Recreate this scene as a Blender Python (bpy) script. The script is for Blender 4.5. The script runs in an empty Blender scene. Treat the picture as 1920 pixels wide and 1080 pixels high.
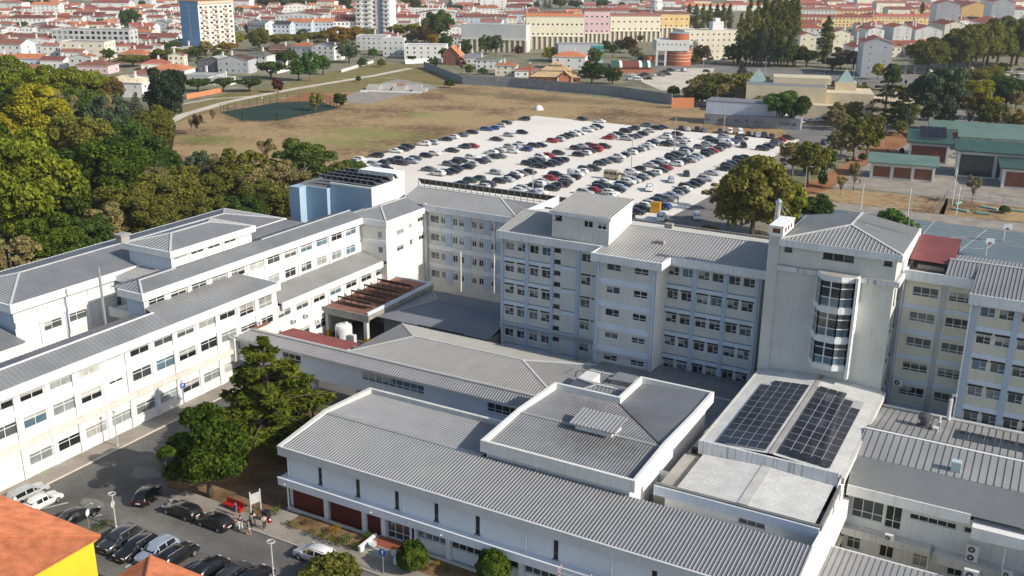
import bpy, bmesh, math, random
import numpy as np
from mathutils import Vector, Matrix
R = math.radians
rng = random.Random(7)
SC = bpy.context.scene
COL = SC.collection
# ------------------------------------------------------------------ camera
H = 57.0
RR = Vector((0.8744871, 0.48497661, 0.0083666)); UU = Vector((-0.15917436, 0.27063658, 0.94943107)); FW = Vector((-0.45818756, 0.83159697, -0.31386404))
FPX = 1869.5
cam = bpy.data.objects.new("camera", bpy.data.cameras.new("camera"))
COL.objects.link(cam)
cam.matrix_world = Matrix(((RR.x, UU.x, -FW.x, 0), (RR.y, UU.y, -FW.y, 0), (RR.z, UU.z, -FW.z, H), (0, 0, 0, 1)))
cam.data.sensor_width = 36; cam.data.lens = FPX / 1920 * 36
cam.data.clip_start = 1; cam.data.clip_end = 12000
SC.camera = cam
# ------------------------------------------------------------------ sky and sun
SUN_EL, SUN_AZ = R(31), R(1.0)          # azimuth measured from +X towards +Y
w = bpy.data.worlds.new("World"); SC.world = w; w.use_nodes = True
nt = w.node_tree; nt.nodes.clear()
sky = nt.nodes.new("ShaderNodeTexSky"); sky.sky_type = 'NISHITA'; sky.sun_disc = False
sky.sun_elevation = SUN_EL; sky.sun_rotation = R(90) - SUN_AZ
sky.air_density = 1.0; sky.dust_density = 1.5; sky.ozone_density = 1.0; sky.altitude = 60
bg = nt.nodes.new("ShaderNodeBackground"); bg.inputs[1].default_value = 0.122
wo = nt.nodes.new("ShaderNodeOutputWorld")
nt.links.new(sky.outputs[0], bg.inputs[0]); nt.links.new(bg.outputs[0], wo.inputs[0])
sl = bpy.data.lights.new("sun", 'SUN'); sl.energy = 4.2; sl.angle = R(0.53); sl.color = (1.0, 0.93, 0.82)
so = bpy.data.objects.new("sun", sl); COL.objects.link(so)
sd = Vector((math.cos(SUN_EL) * math.cos(SUN_AZ), math.cos(SUN_EL) * math.sin(SUN_AZ), math.sin(SUN_EL)))
so.rotation_euler = sd.to_track_quat('Z', 'Y').to_euler(); so.location = (100, 0, 120)
SC.view_settings.view_transform = 'Standard'; SC.view_settings.look = 'None'
SC.view_settings.exposure = 0.22; SC.view_settings.gamma = 1.0
SC.cycles.max_bounces = 6; SC.cycles.diffuse_bounces = 3; SC.cycles.glossy_bounces = 2
SC.cycles.transmission_bounces = 3; SC.cycles.transparent_max_bounces = 6; SC.cycles.caustics_reflective = False
# ------------------------------------------------------------------ survey helpers
def at(px, py, z=0.0):
    d = FW * FPX + RR * (px - 960) + UU * (540 - py)
    t = (z - H) / d.z
    return Vector((d.x * t, d.y * t, z))
def mpp(px, py):
    p = at(px, py); return (p - Vector((0, 0, H))).dot(FW) / FPX
YAW = R(28.85)
# ------------------------------------------------------------------ tagging
def tag(o, label=None, cat=None, group=None, kind=None):
    if label: o['label'] = label
    if cat: o['category'] = cat
    if group: o['group'] = group
    if kind: o['kind'] = kind
    return o
def thing(name, label, cat, loc=(0, 0, 0), rz=0.0, group=None):
    o = bpy.data.objects.new(name, None); COL.objects.link(o); o.empty_display_size = .5
    o.location = loc; o.rotation_euler = (0, 0, rz)
    return tag(o, label, cat, group)
def link(name, me, parent=None, loc=(0, 0, 0), rz=0.0):
    o = bpy.data.objects.new(name, me); COL.objects.link(o)
    if parent is not None: o.parent = parent
    o.location = loc; o.rotation_euler = (0, 0, rz)
    return o
def kids(o): return list(o.children)
def copy_tree(o, parent=None):
    c = o.copy(); COL.objects.link(c)
    if parent is not None: c.parent = parent
    for ch in kids(o): copy_tree(ch, c)
    return c
# ------------------------------------------------------------------ materials
def lin(h):
    if isinstance(h, tuple): return h
    v = [int(h[i:i + 2], 16) / 255 for i in (0, 2, 4)]
    return tuple((x / 12.92 if x <= .04045 else ((x + .055) / 1.055) ** 2.4) for x in v)
MC = {}
def mat(name, col, rough=.8, var=.10, scale=.6, metal=0.0, spec=.3, streak=0.0, streakcol=(.12, .12, .12), bump=0.0, rnd=0.0, scale2=6.0, var2=.06, coat=0.0):
    """principled with large and small noise variation, optional vertical weather streaks"""
    if name in MC: return MC[name]
    col = lin(col)
    m = bpy.data.materials.new(name); m.use_nodes = True; MC[name] = m
    t = m.node_tree; n = t.nodes; L = t.links; b = n["Principled BSDF"]
    b.inputs["Roughness"].default_value = rough; b.inputs["Metallic"].default_value = metal
    b.inputs["Specular IOR Level"].default_value = spec
    if coat: b.inputs["Coat Weight"].default_value = coat; b.inputs["Coat Roughness"].default_value = .05
    geo = n.new("ShaderNodeNewGeometry")
    n1 = n.new("ShaderNodeTexNoise"); n1.inputs["Scale"].default_value = scale; n1.inputs["Detail"].default_value = 5
    n2 = n.new("ShaderNodeTexNoise"); n2.inputs["Scale"].default_value = scale2; n2.inputs["Detail"].default_value = 3
    L.new(geo.outputs["Position"], n1.inputs["Vector"]); L.new(geo.outputs["Position"], n2.inputs["Vector"])
    m1 = n.new("ShaderNodeMapRange"); m1.inputs[1].default_value = .3; m1.inputs[2].default_value = .7; m1.inputs[3].default_value = 1 - var; m1.inputs[4].default_value = 1 + var
    m2 = n.new("ShaderNodeMapRange"); m2.inputs[1].default_value = .3; m2.inputs[2].default_value = .7; m2.inputs[3].default_value = 1 - var2; m2.inputs[4].default_value = 1 + var2
    L.new(n1.outputs[0], m1.inputs[0]); L.new(n2.outputs[0], m2.inputs[0])
    mm = n.new("ShaderNodeMath"); mm.operation = 'MULTIPLY'; L.new(m1.outputs[0], mm.inputs[0]); L.new(m2.outputs[0], mm.inputs[1])
    fac = mm.outputs[0]
    if rnd:
        oi = n.new("ShaderNodeObjectInfo"); mr = n.new("ShaderNodeMapRange"); mr.inputs[3].default_value = 1 - rnd; mr.inputs[4].default_value = 1 + rnd
        L.new(oi.outputs["Random"], mr.inputs[0]); k = n.new("ShaderNodeMath"); k.operation = 'MULTIPLY'; L.new(fac, k.inputs[0]); L.new(mr.outputs[0], k.inputs[1]); fac = k.outputs[0]
    vm = n.new("ShaderNodeVectorMath"); vm.operation = 'SCALE'; vm.inputs[0].default_value = col; L.new(fac, vm.inputs["Scale"])
    out = vm.outputs[0]
    if streak:
        mp = n.new("ShaderNodeMapping"); mp.inputs["Scale"].default_value = (4.2, 4.2, .22); L.new(geo.outputs["Position"], mp.inputs[0])
        n3 = n.new("ShaderNodeTexNoise"); n3.inputs["Scale"].default_value = 1.0; n3.inputs["Detail"].default_value = 6; L.new(mp.outputs[0], n3.inputs["Vector"])
        m3 = n.new("ShaderNodeMapRange"); m3.inputs[1].default_value = .52; m3.inputs[2].default_value = .75; m3.inputs[3].default_value = 0; m3.inputs[4].default_value = streak; L.new(n3.outputs[0], m3.inputs[0])
        mx = n.new("ShaderNodeMix"); mx.data_type = 'RGBA'; L.new(m3.outputs[0], mx.inputs[0]); L.new(out, mx.inputs[6]); mx.inputs[7].default_value = (*streakcol, 1); out = mx.outputs[2]
    L.new(out, b.inputs["Base Color"])
    if bump:
        bp = n.new("ShaderNodeBump"); bp.inputs["Strength"].default_value = bump; bp.inputs["Distance"].default_value = .05; L.new(n2.outputs[0], bp.inputs["Height"]); L.new(bp.outputs[0], b.inputs["Normal"])
    return m
def ground_mat(name, cols, scale=.05, scale2=1.2, rough=.95, mixw=.35, lo=.38, hi=.62):
    """two or three soil colours blended by noise at two sizes"""
    m = bpy.data.materials.new(name); m.use_nodes = True; MC[name] = m
    t = m.node_tree; n = t.nodes; L = t.links; b = n["Principled BSDF"]; b.inputs["Roughness"].default_value = rough; b.inputs["Specular IOR Level"].default_value = .15
    geo = n.new("ShaderNodeNewGeometry")
    a = n.new("ShaderNodeTexNoise"); a.inputs["Scale"].default_value = scale; a.inputs["Detail"].default_value = 8; a.inputs["Roughness"].default_value = .62
    c = n.new("ShaderNodeTexNoise"); c.inputs["Scale"].default_value = scale2; c.inputs["Detail"].default_value = 6; c.inputs["Roughness"].default_value = .7
    L.new(geo.outputs["Position"], a.inputs["Vector"]); L.new(geo.outputs["Position"], c.inputs["Vector"])
    mx = n.new("ShaderNodeMix"); mx.inputs[0].default_value = mixw; L.new(a.outputs[0], mx.inputs[2]); L.new(c.outputs[0], mx.inputs[3])
    r = n.new("ShaderNodeValToRGB"); e = r.color_ramp.elements
    e[0].position = lo; e[0].color = (*lin(cols[0]), 1); e[1].position = hi; e[1].color = (*lin(cols[-1]), 1)
    for i, cc in enumerate(cols[1:-1]):
        k = e.new(lo + (hi - lo) * (i + 1) / (len(cols) - 1)); k.color = (*lin(cc), 1)
    L.new(mx.outputs[0], r.inputs[0]); L.new(r.outputs[0], b.inputs["Base Color"])
    bp = n.new("ShaderNodeBump"); bp.inputs["Strength"].default_value = .35; bp.inputs["Distance"].default_value = .08; L.new(c.outputs[0], bp.inputs["Height"]); L.new(bp.outputs[0], b.inputs["Normal"])
    return m
def blotch(m, spots):
    """stains or growth with ragged edges at fixed places on a surface: (x, y, rx, ry, colour, strength)"""
    t = m.node_tree; n = t.nodes; L = t.links; b = n["Principled BSDF"]; geo = n.new("ShaderNodeNewGeometry")
    for x, y, rx, ry, col, st in spots:
        src = b.inputs["Base Color"].links[0].from_socket
        mp = n.new("ShaderNodeMapping"); mp.inputs["Location"].default_value = (-x / rx, -y / ry, 0); mp.inputs["Scale"].default_value = (1 / rx, 1 / ry, 0); L.new(geo.outputs["Position"], mp.inputs[0])
        ln = n.new("ShaderNodeVectorMath"); ln.operation = 'LENGTH'; L.new(mp.outputs[0], ln.inputs[0])
        nz = n.new("ShaderNodeTexNoise"); nz.inputs["Scale"].default_value = 6 / max(rx, ry); nz.inputs["Detail"].default_value = 8; nz.inputs["Roughness"].default_value = .65; L.new(geo.outputs["Position"], nz.inputs["Vector"])
        ad = n.new("ShaderNodeMath"); ad.operation = 'MULTIPLY_ADD'; ad.inputs[1].default_value = 2.2; L.new(nz.outputs[0], ad.inputs[0]); L.new(ln.outputs["Value"], ad.inputs[2])
        mr = n.new("ShaderNodeMapRange"); mr.inputs[1].default_value = 2.15; mr.inputs[2].default_value = 1.35; mr.inputs[3].default_value = 0; mr.inputs[4].default_value = st; L.new(ad.outputs[0], mr.inputs[0])
        mx = n.new("ShaderNodeMix"); mx.data_type = 'RGBA'; L.new(mr.outputs[0], mx.inputs[0]); L.new(src, mx.inputs[6]); mx.inputs[7].default_value = (*lin(col), 1); L.new(mx.outputs[2], b.inputs["Base Color"])
    return m
def tile_mat(name, col, var=.22, rnd=.14):
    """clay roof tiles: rows along the slope and weathered patches"""
    m = mat(name, col, .85, var, .9, rnd=rnd, scale2=9, var2=.16, spec=.15)
    return m
def leaf_mat(name, c1, c2, c3, trans=.25):
    m = bpy.data.materials.new(name); m.use_nodes = True; MC[name] = m
    t = m.node_tree; n = t.nodes; L = t.links; n.clear()
    o = n.new("ShaderNodeOutputMaterial"); d = n.new("ShaderNodeBsdfDiffuse"); tr = n.new("ShaderNodeBsdfTranslucent"); mx = n.new("ShaderNodeMixShader"); mx.inputs[0].default_value = trans
    geo = n.new("ShaderNodeNewGeometry"); tc = n.new("ShaderNodeTexCoord"); oi = n.new("ShaderNodeObjectInfo")
    nz = n.new("ShaderNodeTexNoise"); nz.inputs["Scale"].default_value = 2.6; nz.inputs["Detail"].default_value = 3; nz.noise_dimensions = '4D'
    L.new(tc.outputs["Object"], nz.inputs["Vector"]); L.new(oi.outputs["Random"], nz.inputs["W"])
    a1 = n.new("ShaderNodeMath"); a1.operation = 'MULTIPLY_ADD'; a1.inputs[1].default_value = .30; L.new(geo.outputs["Random Per Island"], a1.inputs[0]); L.new(nz.outputs[0], a1.inputs[2])
    a2 = n.new("ShaderNodeMath"); a2.operation = 'MULTIPLY_ADD'; a2.inputs[1].default_value = .22; L.new(oi.outputs["Random"], a2.inputs[0]); L.new(a1.outputs[0], a2.inputs[2])
    r = n.new("ShaderNodeValToRGB"); e = r.color_ramp.elements; e[0].position = .48; e[0].color = (*lin(c1), 1); e[1].position = 1.0; e[1].color = (*lin(c3), 1); k = e.new(.74); k.color = (*lin(c2), 1)
    L.new(a2.outputs[0], r.inputs[0]); L.new(r.outputs[0], d.inputs[0]); L.new(r.outputs[0], tr.inputs[0])
    L.new(d.outputs[0], mx.inputs[1]); L.new(tr.outputs[0], mx.inputs[2]); L.new(mx.outputs[0], o.inputs[0])
    return m
def glass_mat(name, col, rough=.08):
    m = mat(name, col, rough, .25, .8, spec=.6, rnd=.35)
    return m
# ------------------------------------------------------------------ mesh builder
class MB:
    def __init__(s): s.v = []; s.f = []; s.m = []
    def poly(s, pts, mi=0):
        k = len(s.v); s.v += [tuple(p) for p in pts]; s.f.append(tuple(range(k, k + len(pts)))); s.m.append(mi); return s
    def box(s, x0, x1, y0, y1, z0, z1, mi=0, skip=''):
        k = len(s.v)
        s.v += [(x0, y0, z0), (x1, y0, z0), (x1, y1, z0), (x0, y1, z0), (x0, y0, z1), (x1, y0, z1), (x1, y1, z1), (x0, y1, z1)]
        for c, q in (('b', (0, 3, 2, 1)), ('t', (4, 5, 6, 7)), ('f', (0, 1, 5, 4)), ('r', (1, 2, 6, 5)), ('k', (2, 3, 7, 6)), ('l', (3, 0, 4, 7))):
            if c not in skip: s.f.append(tuple(k + i for i in q)); s.m.append(mi)
        return s
    def obox(s, c, ax, ay, az, mi=0):
        """box from centre and three half-axis vectors"""
        c, ax, ay, az = Vector(c), Vector(ax), Vector(ay), Vector(az); k = len(s.v)
        for sz in (-1, 1):
            for sx, sy in ((-1, -1), (1, -1), (1, 1), (-1, 1)): s.v.append(tuple(c + ax * sx + ay * sy + az * sz))
        for q in ((0, 3, 2, 1), (4, 5, 6, 7), (0, 1, 5, 4), (1, 2, 6, 5), (2, 3, 7, 6), (3, 0, 4, 7)): s.f.append(tuple(k + i for i in q)); s.m.append(mi)
        return s
    def bar(s, a, b, wd, ht=None, mi=0, up=(0, 0, 1)):
        a, b = Vector(a), Vector(b); d = b - a; L = d.length
        if L < 1e-5: return s
        d /= L; up = Vector(up)
        if abs(d.dot(up)) > .98: up = Vector((1, 0, 0))
        sx = d.cross(up).normalized(); uz = sx.cross(d)
        return s.obox((a + b) / 2, d * L / 2, sx * wd / 2, uz * (ht or wd) / 2, mi)
    def tube(s, pts, rad, n=8, mi=0, cap=True):
        pts = [Vector(p) for p in pts]; rad = rad if isinstance(rad, (list, tuple)) else [rad] * len(pts); k0 = len(s.v)
        for i, p in enumerate(pts):
            d = (pts[min(i + 1, len(pts) - 1)] - pts[max(i - 1, 0)]).normalized()
            a = d.cross(Vector((0, 0, 1)) if abs(d.z) < .95 else Vector((1, 0, 0))).normalized(); b = d.cross(a)
            for j in range(n): t = 2 * math.pi * j / n; s.v.append(tuple(p + (a * math.cos(t) + b * math.sin(t)) * rad[i]))
        for i in range(len(pts) - 1):
            for j in range(n):
                a = k0 + i * n + j; b = k0 + i * n + (j + 1) % n; s.f.append((a, b, b + n, a + n)); s.m.append(mi)
        if cap:
            s.f.append(tuple(k0 + j for j in range(n))[::-1]); s.m.append(mi)
            e = k0 + (len(pts) - 1) * n; s.f.append(tuple(e + j for j in range(n))); s.m.append(mi)
        return s
    def lathe(s, prof, c=(0, 0, 0), n=16, mi=0):
        k0 = len(s.v)
        for r, z in prof:
            for j in range(n): t = 2 * math.pi * j / n; s.v.append((c[0] + r * math.cos(t), c[1] + r * math.sin(t), c[2] + z))
        for i in range(len(prof) - 1):
            for j in range(n):
                a = k0 + i * n + j; b = k0 + i * n + (j + 1) % n; s.f.append((a, b, b + n, a + n)); s.m.append(mi)
        if prof[-1][0] > .001: s.f.append(tuple(k0 + (len(prof) - 1) * n + j for j in range(n))); s.m.append(mi)
        return s
    def mesh(s, name, mats, smooth=False):
        me = bpy.data.meshes.new(name); me.from_pydata(s.v, [], s.f)
        for m in (mats if isinstance(mats, (list, tuple)) else [mats]): me.materials.append(m)
        me.polygons.foreach_set("material_index", s.m)
        if smooth: me.polygons.foreach_set("use_smooth", [True] * len(s.f))
        me.validate(); me.update(); return me
    def build(s, name, mats, parent=None, loc=(0, 0, 0), rz=0.0, smooth=False):
        return link(name, s.mesh(name, mats, smooth), parent, loc, rz)
def flip_out(me):
    bm = bmesh.new(); bm.from_mesh(me); bmesh.ops.recalc_face_normals(bm, faces=bm.faces); bm.to_mesh(me); bm.free()
# ------------------------------------------------------------------ shared materials
M = {}
M['white'] = mat('white_render', (.78, .755, .70), .85, .05, .35, streak=.22, streakcol=(.45, .43, .40))
M['whiteclean'] = mat('white_trim', (.83, .83, .81), .8, .03, .4)
M['fascia'] = mat('white_fascia', (.80, .80, .78), .85, .06, .5, streak=.35, streakcol=(.33, .32, .30))
M['cream'] = mat('cream_render', (.74, .71, .60), .85, .05, .4, streak=.15, streakcol=(.42, .40, .33))
M['greige'] = mat('grey_cream_render', (.60, .61, .57), .85, .07, .3, streak=.3, streakcol=(.36, .35, .31))
M['yellowish'] = mat('yellow_cream_render', (.70, .665, .54), .85, .07, .3, streak=.2, streakcol=(.46, .43, .32))
M['paleblue'] = mat('pale_blue_render', (.60, .655, .72), .85, .05, .4, streak=.2, streakcol=(.36, .42, .5))
M['blue'] = mat('blue_render', (.43, .52, .63), .85, .06, .4, streak=.25, streakcol=(.3, .36, .43))
M['midblue'] = mat('mid_blue_render', (.34, .46, .57), .85, .09, .15, streak=.4, streakcol=(.25, .38, .52))
M['bandwhite'] = mat('weathered_white_band', (.70, .72, .73), .85, .08, .5, streak=.4, streakcol=(.26, .27, .28))
M['hallwall'] = mat('hall_white_render', (.70, .74, .78), .85, .04, .3, streak=.12, streakcol=(.45, .48, .5))
M['parapet'] = mat('grey_white_parapet', (.62, .62, .58), .9, .08, .5, streak=.45, streakcol=(.25, .25, .23))
M['roof'] = mat('grey_sheet_roof', (.25, .255, .265), .5, .13, .25, metal=.25, spec=.4)
M['rooflt'] = mat('light_grey_sheet_roof', (.30, .297, .29), .5, .13, .22, metal=.2, spec=.4)
M['roofshaded'] = mat('shaded_sheet_roof', (.20, .215, .24), .5, .06, .25, metal=.2)  # sheet roof darkened and blued for the ward block's shadow on it
M['ribwarm'] = mat('warm_roof_rib', (.43, .42, .40), .5, .07, .5, metal=.2)
M['band'] = mat('pale_sky_blue_band', (.62, .70, .79), .85, .06, .5, streak=.3, streakcol=(.42, .47, .52))
M['rib'] = mat('roof_rib', (.38, .38, .38), .45, .07, .5, metal=.2)
M['ribdk'] = mat('dark_roof_rib', (.27, .275, .285), .5, .07, .5, metal=.2)
M['gap'] = mat('roof_pan', (.20, .205, .22), .55, .10, .3, metal=.15, streak=.0)
M['ridge'] = mat('ridge_cap', (.55, .55, .55), .5, .07, .5)
M['seam'] = mat('seam_roof', (.36, .36, .355), .5, .10, .25, metal=.2)
M['seamline'] = mat('seam_line', (.16, .16, .16), .6, .1, 1)
M['whitesheet'] = mat('white_corrugated_sheet', (.62, .62, .59), .7, .12, .5, streak=.0, scale2=3, var2=.10)
M['sheetline'] = mat('sheet_lap_line', (.47, .465, .44), .7, .15, .6)
M['shade'] = mat('grey_blue_strip', (.26, .29, .33), .85, .1, .6)
M['concrete'] = mat('concrete', (.36, .34, .31), .95, .15, .5, bump=.2)
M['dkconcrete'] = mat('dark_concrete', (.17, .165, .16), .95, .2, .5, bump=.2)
M['lamp_grey'] = mat('lamp_grey_metal', (.46, .46, .44), .5, .05, 1)
M['frame'] = mat('white_window_frame', (.72, .72, .70), .5, .03, 1)
M['dkframe'] = mat('dark_window_frame', (.09, .09, .10), .5, .05, 1)
M['g0'] = glass_mat('glass_dark', (.018, .021, .025)); M['g1'] = glass_mat('glass_mid', (.07, .085, .09), .12)
M['g2'] = glass_mat('glass_blind', (.36, .36, .34), .5); M['g3'] = glass_mat('glass_sky_reflect', (.09, .15, .19), .1)  # bluish tint paints a sky reflection into the panes
M['g4'] = glass_mat('glass_pale', (.22, .25, .25), .3)
M['black'] = mat('black_rubber', (.015, .015, .016), .8, .1, 2); M['steel'] = mat('galvanised_steel', (.45, .46, .47), .45, .08, 2, metal=.6)
M['dark'] = mat('dark_gap', (.03, .03, .032), .9, .1, 1); M['pv'] = mat('solar_cell', (.022, .025, .038), .12, .12, 1.2, spec=.6); M['pvline'] = mat('solar_frame', (.42, .43, .44), .4, .05, 1)
M['terracotta'] = mat('terracotta_paving', (.235, .12, .085), .9, .2, .6, scale2=4, var2=.14)
M['redroof'] = mat('red_sheet_roof', (.21, .065, .06), .6, .12, .5)
M['maroon'] = mat('maroon_panel', (.10, .016, .012), .55, .15, .3)
M['plastic'] = mat('white_plastic', (.72, .72, .70), .4, .04, 1); M['rust'] = mat('rusty_steel', (.16, .07, .04), .9, .3, 2)

M['gapsoot'] = blotch(mat('roof_pan_sooted', (.185, .195, .215), .55, .10, .3, metal=.15), [(-37.0, 86.0, 6.5, 4.0, (.09, .085, .08), .6), (-41, 92.5, 6, 3.5, (.11, .10, .09), .5)])
M['ribsoot'] = blotch(mat('roof_rib_sooted', (.32, .32, .32), .5, .10, .3, metal=.15), [(-37.0, 86.0, 6.5, 4.0, (.14, .13, .12), .55), (-41, 92.5, 6, 3.5, (.16, .15, .14), .5)])
blotch(M['roof'], [(-98.6, 92, 2.4, 5, (.30, .31, .31), .6), (-99.2, 98, 2.2, 4, (.33, .33, .32), .5)]); blotch(M['gap'], [(-62, 76, 6, 4, (.27, .27, .22), .4), (-50, 75, 7, 3, (.27, .27, .22), .35)])
# ------------------------------------------------------------------ building kit
WIN = {}
def win_mesh(w, h, style):
    k = ('f', round(w, 2), round(h, 2), style)
    if k in WIN: return WIN[k]
    b = MB(); t = .05 if style in ('mw', 'slat') else .07; y0, y1 = .07, .16
    def vb(x): b.box(x - t / 2, x + t / 2, y0, y1, t, h - t)
    def hb(z, xa=t, xb=None): b.box(xa, (w - t if xb is None else xb), y0 + .005, y1 - .005, z - t / 2, z + t / 2)
    b.box(0, w, y0, y1, 0, t); b.box(0, w, y0, y1, h - t, h); b.box(0, t, y0, y1, t, h - t); b.box(w - t, w, y0, y1, t, h - t)
    b.box(-.08, w + .08, -.07, y0 - .005, -.06, .03)
    if style == 'lw': vb(w / 2); hb(h * .70)
    elif style == 'lw2': vb(w / 2); hb(h * .36)
    elif style == 'three':
        vb(w / 3); vb(2 * w / 3); hb(h * .28)
    elif style == 'mw': vb(w * .55); hb(h * .36, w * .55)
    elif style == 'two': vb(w / 2)
    elif style == 'strip':
        for i in range(1, max(2, round(w / .9))): vb(w * i / max(2, round(w / .9)))
    elif style == 'grid':
        n = max(2, round(w / 1.1))
        for i in range(1, n): vb(w * i / n)
        hb(h * .34)
    elif style == 'slat': hb(h * .45)
    dk = style in ('slit', 'slat', 'bay')
    me = b.mesh('window', M['dkframe'] if dk else M['frame']); WIN[k] = me; return me
def pane_mesh(w, h, g):
    k = ('p', round(w, 2), round(h, 2), g)
    if k not in WIN: WIN[k] = []
    v = rng.choice((0, 0, 0, 1, 2, 3)) if w > .8 and h > .8 and g in ('g0', 'g1', 'g3') else 0
    k2 = (*k, v)
    if k2 not in WIN:
        hz = h * (1, .72, .5, 1)[v]; mb = MB(); q = lambda x0, x1, z0, z1, m: mb.poly([(x0, .12, z0), (x1, .12, z0), (x1, .12, z1), (x0, .12, z1)], m)
        if v == 3: q(.03, w * .5, .03, h * .45, 0); q(.03, w * .5, h * .45, h - .03, 1); q(w * .5, w - .03, .03, h - .03, 0)
        else:
            q(.03, w - .03, .03, hz - .03, 0)
            if hz < h: q(.03, w - .03, hz - .03, h - .03, 1)
        WIN[k2] = mb.mesh('pane', [M[g], M['g2']])
    return WIN[k2]
GW = {'dark': ['g0'] * 6 + ['g1'] * 3 + ['g3'], 'mix': ['g0'] * 4 + ['g1'] * 3 + ['g3'] * 2 + ['g2'] + ['g4'], 'pale': ['g4'] * 4 + ['g1'] * 3 + ['g2'] * 3}
class B:
    """one building: an Empty that carries its wall, roof, fascia and window parts"""
    def __init__(s, name, label, cat, loc, group=None):
        s.loc = Vector(loc); s.root = thing(name, label, cat, loc, 0, group); s.wb = MB()
    def add(s, mb, name, mats, smooth=False, parent=None):
        o = mb.build(name, mats, parent or s.root, -s.loc if parent is None else (0, 0, 0), 0, smooth)
        return o
    def window(s, p, n, w, h, style, g):
        f = link('window', win_mesh(w, h, style), s.root, Vector(p) - s.loc, math.atan2(n[1], n[0]) + math.pi / 2)
        link('pane', pane_mesh(w, h, g), f)
        return f
    def facade(s, o, n, L, z0, z1, wins=(), mi=0, depth=.2, gl='mix'):
        """wall with real openings; wins = (u, z, w, h, style[, glass])"""
        ux, uy = -n[1], n[0]; b = s.wb
        P = lambda u, z, d=0: (o[0] + ux * u - n[0] * d, o[1] + uy * u - n[1] * d, z)
        wins = [q for q in wins if q[0] >= .05 and q[0] + q[2] <= L - .05]
        us = sorted({0, L} | {round(q[0], 3) for q in wins} | {round(q[0] + q[2], 3) for q in wins})
        zs = sorted({z0, z1} | {round(q[1], 3) for q in wins} | {round(q[1] + q[3], 3) for q in wins})
        us = [u for u in us if 0 <= u <= L]; zs = [z for z in zs if z0 <= z <= z1]
        for i in range(len(us) - 1):
            run = None
            for j in range(len(zs) - 1):
                uc, zc = (us[i] + us[i + 1]) / 2, (zs[j] + zs[j + 1]) / 2
                hole = any(q[0] < uc < q[0] + q[2] and q[1] < zc < q[1] + q[3] for q in wins)
                if hole:
                    if run is not None: b.poly([P(us[i], run), P(us[i + 1], run), P(us[i + 1], zs[j]), P(us[i], zs[j])], mi); run = None
                elif run is None: run = zs[j]
            if run is not None: b.poly([P(us[i], run), P(us[i + 1], run), P(us[i + 1], z1), P(us[i], z1)], mi)
        for q in wins:
            u, z, w_, h_ = q[:4]; a, c, d, e = (u, z), (u + w_, z), (u + w_, z + h_), (u, z + h_)
            for (p1, p2) in ((a, c), (c, d), (d, e), (e, a)): b.poly([P(*p1), P(*p1, depth), P(*p2, depth), P(*p2)], mi)
            g = q[5] if len(q) > 5 and q[5] else rng.choice(GW[gl])
            s.window(P(u, z), n, w_, h_, q[4], g)
        return P
    def walls(s, mats): 
        o = s.add(s.wb, 'wall', mats); return o
    def fascia(s, x0, x1, y0, y1, z0, z1, m='fascia', t=.25, sides='frkl', name='fascia'):
        b = MB()
        if 'f' in sides: b.box(x0, x1, y0, y0 + t, z0, z1)
        if 'k' in sides: b.box(x0, x1, y1 - t, y1, z0, z1)
        if 'l' in sides: b.box(x0, x0 + t, y0 + t, y1 - t, z0, z1)
        if 'r' in sides: b.box(x1 - t, x1, y0 + t, y1 - t, z0, z1)
        return s.add(b, name, M[m])
    def roof(s, polys, pitch=.45, wd=.1, ht=.07, mats=('roof', 'ribdk'), caps=(), name='roof', capw=.28):
        b = MB()
        for pts, d in polys:
            pts = [Vector(p) for p in pts]; nrm = Vector((0, 0, 0))
            for i in range(len(pts)): nrm += (pts[i] - pts[0]).cross(pts[(i + 1) % len(pts)] - pts[0])
            nrm.normalize()
            if nrm.z < 0: pts.reverse(); nrm = -nrm
            b.poly(pts, 0)
            if not d: continue
            d = Vector((d[0], d[1], 0)); d = (d - nrm * d.dot(nrm)).normalized(); q = nrm.cross(d)
            ts = [p.dot(q) for p in pts]; t = math.floor(min(ts) / pitch) * pitch + pitch * .5
            while t < max(ts):
                hit = []
                for i in range(len(pts)):
                    a, c = pts[i], pts[(i + 1) % len(pts)]; ta, tc = a.dot(q) - t, c.dot(q) - t
                    if ta * tc < 0: hit.append(a + (c - a) * (ta / (ta - tc)))
                if len(hit) >= 2:
                    a, c = hit[0], hit[1]
                    if (c - a).length > .15:
                        dd = (c - a).normalized(); sx = q; k = len(b.v)
                        for e in (a, c):
                            for (o_, h_) in ((-wd / 2, .004), (-wd * .22, ht), (wd * .22, ht), (wd / 2, .004)): b.v.append(tuple(e + sx * o_ + nrm * h_))
                        for i in range(3): b.f.append((k + i, k + i + 1, k + 5 + i, k + 4 + i)); b.m.append(1)
                t += pitch
        for a, c in caps: b.bar(Vector(a) + Vector((0, 0, .05)), Vector(c) + Vector((0, 0, .05)), capw, .10, 2)
        return s.add(b, name, [M[mats[0]], M[mats[1]], M[mats[2] if len(mats) > 2 else 'ridge']])
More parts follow.
